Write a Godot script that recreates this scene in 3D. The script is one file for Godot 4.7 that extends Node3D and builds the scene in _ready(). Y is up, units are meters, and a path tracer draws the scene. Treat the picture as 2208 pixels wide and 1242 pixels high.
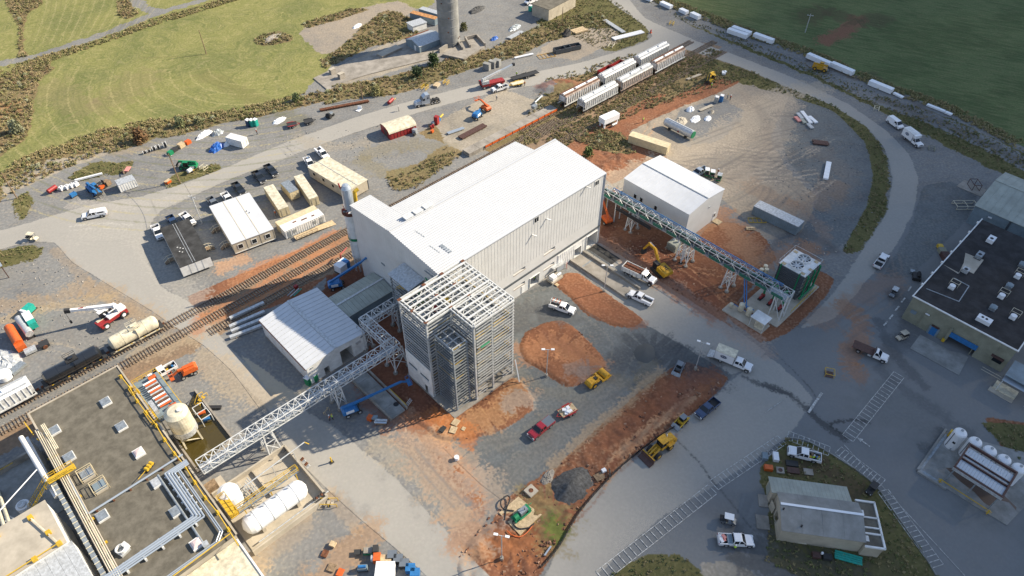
extends Node3D
# Aerial view of an industrial plant under construction. x runs along the rails (towards the hopper cars),
# z across them (towards the asphalt yards), y is up; metres.

var M := {}
var used := {}
var unit_box := BoxMesh.new()
var unit_rod := CylinderMesh.new()
var rng := RandomNumberGenerator.new()
var ground_material: StandardMaterial3D
const SUN := Vector3(-0.766,-0.545,-0.341)

func _ready() -> void:
	rng.seed = 7
	setup_view()
	setup_materials()
	build_ground()
	build_tracks()
	build_main_works()
	build_yard_buildings()
	build_plant()
	build_vehicles()
	build_clutter()
	build_plants()
	build_people()

func setup_view() -> void:
	var cam := Camera3D.new()
	cam.name = "camera"
	cam.fov = 44.82
	cam.near = 1.0
	cam.far = 9000.0
	add_child(cam)
	cam.transform = Transform3D(Basis(V(0.722895,0.00607,0.690931),V(0.483585,0.709791,-0.512194),V(-0.493525,0.704386,0.510169)).orthonormalized(),V(-80.574,115.0,83.292))
	cam.current = true
	var sky_mat := ProceduralSkyMaterial.new()
	sky_mat.sky_top_color = Color(0.5,0.59,0.73)
	sky_mat.sky_horizon_color = Color(0.81,0.86,0.91)
	sky_mat.sky_curve = 0.16
	sky_mat.ground_bottom_color = Color(0.3,0.29,0.25)
	sky_mat.ground_horizon_color = Color(0.6,0.66,0.72)
	sky_mat.sun_angle_max = 1.0
	var sky := Sky.new()
	sky.sky_material = sky_mat
	var env := Environment.new()
	env.background_mode = Environment.BG_SKY
	env.sky = sky
	env.background_energy_multiplier = 0.72
	env.tonemap_mode = Environment.TONE_MAPPER_LINEAR
	env.tonemap_exposure = 1.85
	env.sdfgi_enabled = true
	env.ssao_enabled = true
	env.ssil_enabled = true
	var we := WorldEnvironment.new()
	we.name = "world"
	we.environment = env
	add_child(we)
	var sun := DirectionalLight3D.new()
	sun.name = "sun"
	add_child(sun)
	sun.look_at_from_position(-SUN*100.0,Vector3.ZERO,Vector3.UP)
	sun.light_energy = 1.6
	sun.light_color = Color(1.0,0.945,0.85)
	sun.light_angular_distance = 0.55
	sun.shadow_enabled = true
	sun.directional_shadow_max_distance = 600.0
	build_cloud()

func build_cloud() -> void:
	# A cumulus high above, outside the picture, whose shade covers the yards on one side of the works.
	var st := SurfaceTool.new()
	st.begin(Mesh.PRIMITIVE_TRIANGLES)
	var ball := SphereMesh.new()
	ball.radius = 1.0
	ball.height = 2.0
	ball.radial_segments = 8
	ball.rings = 4
	var shade := pts([179.4,-96.3,148.6,-50.5,134.9,-14.4,120.3,8.6,101.1,18.7,70.2,22.6,48.1,17.5,31.1,15.9,15.6,18.7,1.3,28.2,1.0,39.8,-2.0,47.9,-15.1,52.5,-24.8,57.1,-36.9,66.0,-29.3,89.7,10.5,127.6,88.4,133.6,251.9,112.0,382.3,61.1,354.5,-55.3,264.3,-138.0])
	var up := -SUN.normalized()*3600.0
	var r := RandomNumberGenerator.new()
	r.seed = 3
	for part in [[shade,1.5],[pts([200.0,-77.2,155.5,-23.3,142.8,10.1,125.9,41.9,96.0,57.5,64.9,65.3,53.4,84.4,88.4,133.6,251.9,112.0,382.3,61.1,354.5,-55.3,282.3,-121.5]),0.8]]:
		var poly: PackedVector2Array = part[0]
		var box := Rect2(poly[0],Vector2.ZERO)
		for p in poly:
			box = box.expand(p)
		for k in int(box.get_area()*part[1] / 150.0):
			var p := box.position+U(r.randf(),r.randf())*box.size
			var s := r.randf_range(5.0,10.0)
			if Geometry2D.is_point_in_polygon(p,poly):
				st.append_from(ball,0,Transform3D(Basis.from_scale(V(s,s*0.7,s)),V(p.x,r.randf_range(-14.0,22.0),p.y)+up))
	var cloud := MeshInstance3D.new()
	cloud.name = "cloud"
	cloud.mesh = st.commit()
	cloud.material_override = mat(Color(0.8,0.8,0.8),1.0)
	cloud.set_meta("kind","structure")
	add_child(cloud)

# ---------------------------------------------------------------- helpers
func pts(a: Array) -> PackedVector2Array:
	var o := PackedVector2Array()
	for i in range(0,a.size(),2):
		o.append(U(a[i],a[i+1]))
	return o

func lin(r: float,g: float,b: float) -> Color:
	return Color(r,g,b).linear_to_srgb()

func mat(c: Color,rough := 0.7,metal := 0.0,coat := 0.0) -> StandardMaterial3D:
	# c holds linear base colour
	var m := StandardMaterial3D.new()
	m.albedo_color = c.linear_to_srgb()
	m.roughness = rough
	m.metallic = metal
	if coat > 0.0:
		m.clearcoat_enabled = true
		m.clearcoat = coat
		m.clearcoat_roughness = 0.08
	return m

var grain_textures := {}
func grainy(c: Color,rough := 0.7,metal := 0.0,scale := 0.3,lo := 0.75) -> StandardMaterial3D:
	# base colour with weathering grain laid on by world position
	lo = snappedf(lerpf(lo,1.0,0.35),0.08)
	scale = clampf(scale*0.45,0.03,0.2)
	var m := mat(c,rough,metal)
	var key := str(lo)
	if not grain_textures.has(key):
		var n := FastNoiseLite.new()
		n.seed = 11+grain_textures.size()
		n.frequency = 0.012
		n.fractal_octaves = 7
		n.fractal_gain = 0.68
		var src := n.get_seamless_image(512,512).get_data()
		var data := PackedByteArray()
		data.resize(512*512*3)
		for i in 512*512:
			var v := lerpf(lo,1.0,clampf((src[i] - 50) / 140.0,0.0,1.0))
			data[i*3] = int(v*255.0)
			data[i*3+1] = int(v*lerpf(0.985,1.0,v)*255.0)
			data[i*3+2] = int(v*lerpf(0.93,1.0,v)*255.0)
		grain_textures[key] = ImageTexture.create_from_image(Image.create_from_data(512,512,false,Image.FORMAT_RGB8,data))
	m.albedo_texture = grain_textures[key]
	m.uv1_triplanar = true
	m.uv1_world_triplanar = true
	m.uv1_scale = Vector3.ONE*scale
	return m

func setup_materials() -> void:
	unit_rod.top_radius = 0.5
	unit_rod.bottom_radius = 0.5
	unit_rod.height = 1.0
	unit_rod.radial_segments = 14
	unit_rod.rings = 0
	M.white_roof = grainy(Color(0.58,0.595,0.615),0.45,0.0,0.03,0.96)
	M.rib = mat(Color(0.5,0.515,0.535),0.45)  # greyer than the roof sheets, so the roof seams carry a painted shadow line
	M.wall = grainy(Color(0.6,0.6,0.585),0.55,0.0,0.05,0.93)
	M.wall_tan = grainy(Color(0.5,0.44,0.34),0.65,0.0,0.1,0.82)
	M.trim_dark = mat(Color(0.07,0.08,0.09),0.5)
	M.white = grainy(Color(0.78,0.78,0.76),0.5,0.0,0.12,0.85)
	M.white_paint = mat(Color(0.8,0.8,0.8),0.3,0.0,0.8)
	M.black_paint = mat(Color(0.012,0.014,0.017),0.3,0.0,0.9)
	M.blue_paint = mat(Color(0.02,0.045,0.11),0.3,0.1,0.9)
	M.red_paint = mat(Color(0.32,0.012,0.02),0.3,0.1,0.9)
	M.grey_paint = mat(Color(0.16,0.18,0.2),0.35,0.2,0.8)
	M.silver_paint = mat(Color(0.42,0.47,0.52),0.35,0.4,0.8)
	M.glass = mat(Color(0.012,0.016,0.02),0.06)
	M.rubber = mat(Color(0.022,0.022,0.022),0.9)
	M.rim = mat(Color(0.5,0.5,0.5),0.4,0.6)
	M.chassis = mat(Color(0.03,0.03,0.03),0.7)
	M.bed = mat(Color(0.025,0.026,0.028),0.8)
	M.lamp_glass = mat(Color(0.75,0.75,0.72),0.15,0.0,0.5)
	M.lamp_red = mat(Color(0.4,0.01,0.01),0.2,0.0,0.5)
	M.galv = grainy(Color(0.6,0.62,0.63),0.45,0.3,0.5,0.75)
	M.galv_dark = grainy(Color(0.36,0.4,0.43),0.45,0.4,0.4,0.75)
	M.steel_white = grainy(Color(0.7,0.71,0.7),0.5,0.1,0.4,0.8)
	M.yellow = grainy(Color(0.62,0.4,0.03),0.5,0.0,0.6,0.8)
	M.cat_yellow = grainy(Color(0.6,0.33,0.02),0.45,0.0,0.6,0.75)
	M.orange = grainy(Color(0.62,0.12,0.02),0.5,0.0,0.6,0.78)
	M.green = grainy(Color(0.01,0.22,0.09),0.5,0.0,0.6,0.8)
	M.teal = grainy(Color(0.02,0.38,0.3),0.5,0.0,0.6,0.8)
	M.blue = grainy(Color(0.03,0.17,0.42),0.45,0.0,0.6,0.8)
	M.tarp = grainy(Color(0.02,0.13,0.5),0.4,0.0,0.8,0.7)
	M.red = grainy(Color(0.35,0.03,0.03),0.5,0.0,0.5,0.75)
	M.brown = grainy(Color(0.1,0.05,0.04),0.7,0.0,0.6,0.7)
	M.rust = grainy(Color(0.2,0.075,0.035),0.9,0.0,0.5,0.5)
	M.rail = mat(Color(0.2,0.15,0.12),0.5,0.5)
	M.wood = grainy(Color(0.3,0.21,0.13),0.9,0.0,0.7,0.6)
	M.tie = grainy(Color(0.33,0.26,0.19),0.95,0.0,0.7,0.45)
	M.ply = grainy(Color(0.6,0.46,0.28),0.8,0.0,0.4,0.75)
	M.cream = grainy(Color(0.72,0.66,0.5),0.5,0.0,0.2,0.72)
	M.container = grainy(Color(0.66,0.56,0.36),0.55,0.0,0.25,0.8)
	M.concrete = grainy(Color(0.33,0.3,0.26),0.9,0.0,0.07,0.75)
	M.concrete_grey = grainy(Color(0.3,0.3,0.285),0.9,0.0,0.06,0.75)
	M.concrete_pale = grainy(Color(0.46,0.41,0.33),0.9,0.0,0.06,0.8)
	M.roof_dark = grainy(Color(0.155,0.14,0.11),0.95,0.0,0.12,0.65)
	M.roof_black = grainy(Color(0.032,0.03,0.032),0.85,0.0,0.08,0.4)
	M.roof_green = grainy(Color(0.36,0.38,0.33),0.6,0.0,0.08,0.8)
	M.wall_olive = grainy(Color(0.27,0.27,0.2),0.75,0.0,0.1,0.8)
	M.wall_blue = grainy(Color(0.2,0.26,0.3),0.65,0.0,0.1,0.8)
	M.tarpaper = grainy(Color(0.05,0.05,0.05),0.9,0.0,0.1,0.4)
	M.plastic_white = mat(Color(0.75,0.76,0.77),0.35)
	M.wrap = mat(Color(0.8,0.82,0.84),0.3)
	M.dark = mat(Color(0.02,0.02,0.022),0.7)
	M.paint_line = grainy(Color(0.62,0.62,0.6),0.85,0.0,0.5,0.5)
	M.stone_dark = grainy(Color(0.12,0.12,0.12),0.95,0.0,0.9,0.3)
	M.hivis = mat(Color(0.5,0.8,0.02),0.8)
	M.dome = mat(Color(0.62,0.5,0.48),0.35)
	M.gallery = grainy(Color(0.03,0.17,0.12),0.6,0.0,0.4,0.7)
	M.shaded_steel = grainy(Color(0.2,0.22,0.235),0.6,0.1,0.4,0.7)  # galvanised steel coloured darker, standing in for shade inside the tower frame
	M.pink = mat(Color(0.6,0.25,0.22),0.7)

func numbered(called: String) -> String:
	var k: int = used.get(called,0)
	used[called] = k+1
	return called if k == 0 else "%s_%03d" % [called,k]

func thing(called: String,label: String,category: String,at := Vector3.ZERO,turn := 0.0,group := "") -> Node3D:
	var o := Node3D.new()
	o.name = numbered(called)
	add_child(o)
	o.position = at
	o.rotation.y = turn
	tag(o,label,category,group)
	return o

func tag(o: Node3D,label: String,category: String,group := "") -> void:
	o.set_meta("label",label)
	o.set_meta("category",category)
	if group:
		o.set_meta("group",group)

func copy(o: Node3D,at: Vector3,turn: float,label: String,group := "") -> Node3D:
	var base := String(o.name)
	if base.length() > 4 and base.substr(base.length() - 3).is_valid_int():
		base = base.substr(0,base.length() - 4)
	var c: Node3D = o.duplicate()
	c.name = numbered(base)
	add_child(c)
	c.position = at
	c.rotation.y = turn
	c.set_meta("label",label)
	if group:
		c.set_meta("group",group)
	elif c.has_meta("group"):
		c.remove_meta("group")
	return c

func put(p: Node3D,called: String,mesh: Mesh,m: Material) -> MeshInstance3D:
	var o := MeshInstance3D.new()
	o.name = called if p != self else numbered(called)
	o.mesh = mesh
	o.material_override = m
	p.add_child(o,true)
	return o

func struct_mesh(called: String,mesh: Mesh,m: Material) -> MeshInstance3D:
	var o := put(self,called,mesh,m)
	o.set_meta("kind","structure")
	return o

func blk(p: Node3D,called: String,c: Vector3,s: Vector3,m: Material,turn := 0.0) -> MeshInstance3D:
	var o := put(p,called,unit_box,m)
	o.transform = Transform3D(Basis(Vector3.UP,turn)*Basis.from_scale(s),c)
	return o

func along(a: Vector3,b: Vector3) -> Basis:
	var x := (b - a).normalized()
	var ref := Vector3.UP if absf(x.y) < 0.95 else Vector3.RIGHT
	var z := x.cross(ref).normalized()
	return Basis(x,z.cross(x),z)

func bar(p: Node3D,called: String,a: Vector3,b: Vector3,w: float,h: float,m: Material) -> MeshInstance3D:
	var o := put(p,called,unit_box,m)
	var bs := along(a,b)
	o.transform = Transform3D(Basis(bs.x*a.distance_to(b),bs.y*h,bs.z*w),(a+b)*0.5)
	return o

func rod(p: Node3D,called: String,a: Vector3,b: Vector3,r: float,m: Material) -> MeshInstance3D:
	var o := put(p,called,unit_rod,m)
	var bs := along(a,b)
	o.transform = Transform3D(Basis(bs.y*r*2.0,bs.x*a.distance_to(b),-bs.z*r*2.0),(a+b)*0.5)
	return o

func quad(st: SurfaceTool,a: Vector3,b: Vector3,c: Vector3,d: Vector3) -> void:
	# corners run clockwise seen from the front
	for v in [a,b,c,a,c,d]:
		st.add_vertex(v)

func begin() -> SurfaceTool:
	var st := SurfaceTool.new()
	st.begin(Mesh.PRIMITIVE_TRIANGLES)
	st.set_smooth_group(-1)
	return st

func done(st: SurfaceTool) -> ArrayMesh:
	st.generate_normals()
	return st.commit()

func st_box(st: SurfaceTool,c: Vector3,s: Vector3,b := Basis.IDENTITY) -> void:
	var h := s*0.5
	var v := []
	for i in 8:
		v.append(c+b*V(h.x if i & 1 else -h.x,h.y if i & 2 else -h.y,h.z if i & 4 else -h.z))
	for f in [[0,2,3,1],[4,5,7,6],[0,1,5,4],[2,6,7,3],[0,4,6,2],[1,3,7,5]]:
		quad(st,v[f[0]],v[f[3]],v[f[2]],v[f[1]])

func st_bar(st: SurfaceTool,a: Vector3,b: Vector3,w: float,h: float) -> void:
	st_box(st,(a+b)*0.5,V(a.distance_to(b),h,w),along(a,b))

func st_rod(st: SurfaceTool,a: Vector3,b: Vector3,r: float,n := 8,r2 := -1.0) -> void:
	var bs := along(a,b)
	var rb := r if r2 < 0.0 else r2
	for i in n:
		var t0 := TAU*i / n
		var t1 := TAU*(i+1) / n
		var d0 := bs.y*cos(t0)+bs.z*sin(t0)
		var d1 := bs.y*cos(t1)+bs.z*sin(t1)
		quad(st,a+d0*r,b+d0*rb,b+d1*rb,a+d1*r)
		st.add_vertex(b)
		st.add_vertex(b+d1*rb)
		st.add_vertex(b+d0*rb)
		st.add_vertex(a)
		st.add_vertex(a+d0*r)
		st.add_vertex(a+d1*r)

func prism_mesh(poly: PackedVector2Array,y0: float,y1: float) -> ArrayMesh:
	# a slab with the outline poly (x, z)
	var st := begin()
	var tri := Geometry2D.triangulate_polygon(poly)
	for i in range(0,tri.size(),3):
		var a := poly[tri[i]]
		var b := poly[tri[i+1]]
		var c := poly[tri[i+2]]
		if (b - a).cross(c - a) < 0.0:
			var k := b
			b = c
			c = k
		for p in [a,b,c]:
			st.add_vertex(V(p.x,y1,p.y))
		for p in [a,c,b]:
			st.add_vertex(V(p.x,y0,p.y))
	var cw := Geometry2D.is_polygon_clockwise(poly)
	for i in poly.size():
		var a := poly[i]
		var b := poly[(i+1) % poly.size()]
		if cw:
			var k := a
			a = b
			b = k
		quad(st,V(a.x,y0,a.y),V(a.x,y1,a.y),V(b.x,y1,b.y),V(b.x,y0,b.y))
	return done(st)

func side_mesh(profile: PackedVector2Array,w_low: float,w_top: float) -> ArrayMesh:
	# a body whose side view is profile (x, y); its half width runs from w_low at its foot to w_top at its top
	var st := begin()
	var lo := 1e9
	var hi := -1e9
	for p in profile:
		lo = minf(lo,p.y)
		hi = maxf(hi,p.y)
	var hw := func(p: Vector2) -> float: return lerp(w_low,w_top,(p.y - lo) / maxf(hi - lo,0.001))
	var tri := Geometry2D.triangulate_polygon(profile)
	for i in range(0,tri.size(),3):
		var a := profile[tri[i]]
		var b := profile[tri[i+1]]
		var c := profile[tri[i+2]]
		if (b - a).cross(c - a) < 0.0:
			var k := b
			b = c
			c = k
		for p in [a,c,b]:
			st.add_vertex(V(p.x,p.y,hw.call(p)))
		for p in [a,b,c]:
			st.add_vertex(V(p.x,p.y,-hw.call(p)))
	var cw := Geometry2D.is_polygon_clockwise(profile)
	for i in profile.size():
		var a := profile[i]
		var b := profile[(i+1) % profile.size()]
		if not cw:
			var k := a
			a = b
			b = k
		var wa: float = hw.call(a)
		var wb: float = hw.call(b)
		quad(st,V(a.x,a.y,-wa),V(b.x,b.y,-wb),V(b.x,b.y,wb),V(a.x,a.y,wa))
	return done(st)

func lathe_mesh(profile: Array,n := 20) -> ArrayMesh:
	# profile: [r, y, r, y, ...] from the foot to the top
	var st := SurfaceTool.new()
	st.begin(Mesh.PRIMITIVE_TRIANGLES)
	st.set_smooth_group(-1)
	for i in range(0,profile.size() - 2,2):
		var r0: float = profile[i]
		var y0: float = profile[i+1]
		var r1: float = profile[i+2]
		var y1: float = profile[i+3]
		for k in n:
			var t0 := TAU*k / n
			var t1 := TAU*(k+1) / n
			var a := V(cos(t0),0,sin(t0))
			var b := V(cos(t1),0,sin(t1))
			quad(st,a*r0+Vector3.UP*y0,a*r1+Vector3.UP*y1,b*r1+Vector3.UP*y1,b*r0+Vector3.UP*y0)
	return done(st)

func carve(p: Node3D,called: String,shapes: Array,cuts: Array,m: Material) -> void:
	# solid shapes with real openings cut into them: each cut is [middle, size]
	var c := CSGCombiner3D.new()
	c.name = called
	for s in shapes:
		var o := CSGMesh3D.new()
		o.mesh = s
		o.material = m
		c.add_child(o)
	for q in cuts:
		var o := CSGBox3D.new()
		o.operation = CSGShape3D.OPERATION_SUBTRACTION
		o.position = q[0]
		o.size = q[1]
		o.material = m
		c.add_child(o)
	p.add_child(c,true)

func box_at(c: Vector3,s: Vector3) -> ArrayMesh:
	var st := begin()
	st_box(st,c,s)
	return done(st)

func heading(a: Vector2,b: Vector2) -> float:
	# turn that brings +x from a to b
	return atan2(-(b.y - a.y),b.x - a.x)

func v3(p: Vector2,y := 0.0) -> Vector3:
	return Vector3(p.x,y,p.y)

func V(x: float,y: float,z: float) -> Vector3:
	return Vector3(x,y,z)

func U(x: float,y: float) -> Vector2:
	return Vector2(x,y)

# ---------------------------------------------------------------- ground
const GW := 2048
const GH := 1200
const GS := 0.21          # metres to a texel of the ground survey
const G0 := Vector2(-215.0, -291.0)   # corner of the survey grid
const GX := Vector2(0.718733,0.695286)
const GZ := Vector2(-0.695286,0.718733)
const GC := Vector2(80.574,-83.292)
var region := PackedByteArray()

func survey(p: Vector2) -> Vector2:
	# place in the plant -> texel of the survey grid
	var q := p+GC
	return (U(q.x*GX.x+q.y*GX.y,q.x*GZ.x+q.y*GZ.y) - G0) / GS

func ground_uv(p: Vector2) -> Vector2:
	var t := survey(p)
	return Vector2(t.x / GW,t.y / GH)

func fill_region(poly: PackedVector2Array,id: int) -> void:
	var q := PackedVector2Array()
	var y0 := 1e9
	var y1 := -1e9
	for p in rounded(poly):
		var t := survey(p)
		q.append(t)
		y0 = minf(y0,t.y)
		y1 = maxf(y1,t.y)
	for y in range(maxi(0,int(y0)),mini(GH - 1,int(y1))+1):
		var xs := []
		var yy := y+0.5
		for i in q.size():
			var a := q[i]
			var b := q[(i+1) % q.size()]
			if (a.y <= yy) != (b.y <= yy):
				xs.append(a.x+(yy - a.y) / (b.y - a.y)*(b.x - a.x))
		xs.sort()
		for k in range(0,xs.size() - 1,2):
			for x in range(clampi(int(xs[k]+0.5),0,GW),clampi(int(xs[k+1]+0.5),0,GW)):
				region[y*GW+x] = id

func band(line: PackedVector2Array,w: float) -> PackedVector2Array:
	# the outline of a strip of width w along a line
	var l := PackedVector2Array()
	var r := PackedVector2Array()
	for i in line.size():
		var d := (line[mini(i+1,line.size() - 1)] - line[maxi(i - 1,0)]).normalized()
		var n := U(-d.y,d.x)*w*0.5
		l.append(line[i]+n)
		r.append(line[i] - n)
	r.reverse()
	l.append_array(r)
	return l

func smooth_line(p: PackedVector2Array,n := 5) -> PackedVector2Array:
	var o := PackedVector2Array()
	for i in p.size() - 1:
		var a := p[maxi(i - 1,0)]
		var d := p[mini(i+2,p.size() - 1)]
		for k in n:
			o.append(p[i].cubic_interpolate(p[i+1],a,d,float(k) / n))
	o.append(p[p.size() - 1])
	return o

func rounded(p: PackedVector2Array) -> PackedVector2Array:
	# the outline with its corners eased
	var o := PackedVector2Array()
	for i in p.size():
		var a := p[(i+p.size() - 1) % p.size()]
		var b := p[i]
		var c := p[(i+1) % p.size()]
		var k := minf(0.3,6.0 / maxf(a.distance_to(b),0.1))
		var j := minf(0.3,6.0 / maxf(c.distance_to(b),0.1))
		o.append_array([b.lerp(a,k),b.lerp(a,k*0.4).lerp(b.lerp(c,j*0.4),0.5).lerp(b,0.35),b.lerp(c,j)])
	return o

func noise_bytes(freq: float,seed_: int,oct := 4,gain := 0.5) -> PackedByteArray:
	var n := FastNoiseLite.new()
	n.seed = seed_
	n.noise_type = FastNoiseLite.TYPE_SIMPLEX
	n.frequency = freq
	n.fractal_octaves = oct
	n.fractal_gain = gain
	return n.get_image(GW,GH,false,false,true).get_data()

# surface kinds of the survey; each has three colours that noise mixes
enum { GRAVEL,ROAD,FIELD,FIELD_DARK,SOIL,YARD,PAD,WEEDS,TRACK,ASPHALT,WET,OLDPAD,BALLAST,SOIL_DARK,LAWN }
var tones := [
	[0.21,0.208,0.2,0.16,0.162,0.163,0.285,0.255,0.21],
	[0.325,0.31,0.28,0.285,0.275,0.25,0.365,0.34,0.3],
	[0.2,0.2,0.07,0.135,0.15,0.052,0.31,0.275,0.125],
	[0.13,0.16,0.065,0.085,0.115,0.045,0.185,0.185,0.085],
	[0.245,0.11,0.06,0.15,0.066,0.04,0.37,0.21,0.125],
	[0.155,0.165,0.165,0.115,0.122,0.125,0.20,0.195,0.175],
	[0.43,0.37,0.28,0.36,0.31,0.24,0.48,0.42,0.33],
	[0.2,0.15,0.08,0.13,0.115,0.055,0.28,0.21,0.115],
	[0.3,0.255,0.2,0.22,0.2,0.175,0.37,0.3,0.22],
	[0.19,0.195,0.195,0.16,0.165,0.165,0.22,0.21,0.195],
	[0.11,0.085,0.025,0.06,0.05,0.02,0.16,0.13,0.045],
	[0.33,0.29,0.23,0.22,0.20,0.165,0.40,0.35,0.29],
	[0.26,0.185,0.125,0.18,0.13,0.09,0.35,0.215,0.125],
	[0.20,0.085,0.05,0.13,0.055,0.035,0.26,0.13,0.08],
	[0.13,0.12,0.05,0.085,0.085,0.035,0.19,0.155,0.075]]
var rough_of := [30,3,50,40,110,20,4,90,34,4,20,20,90,110,60]

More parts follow.
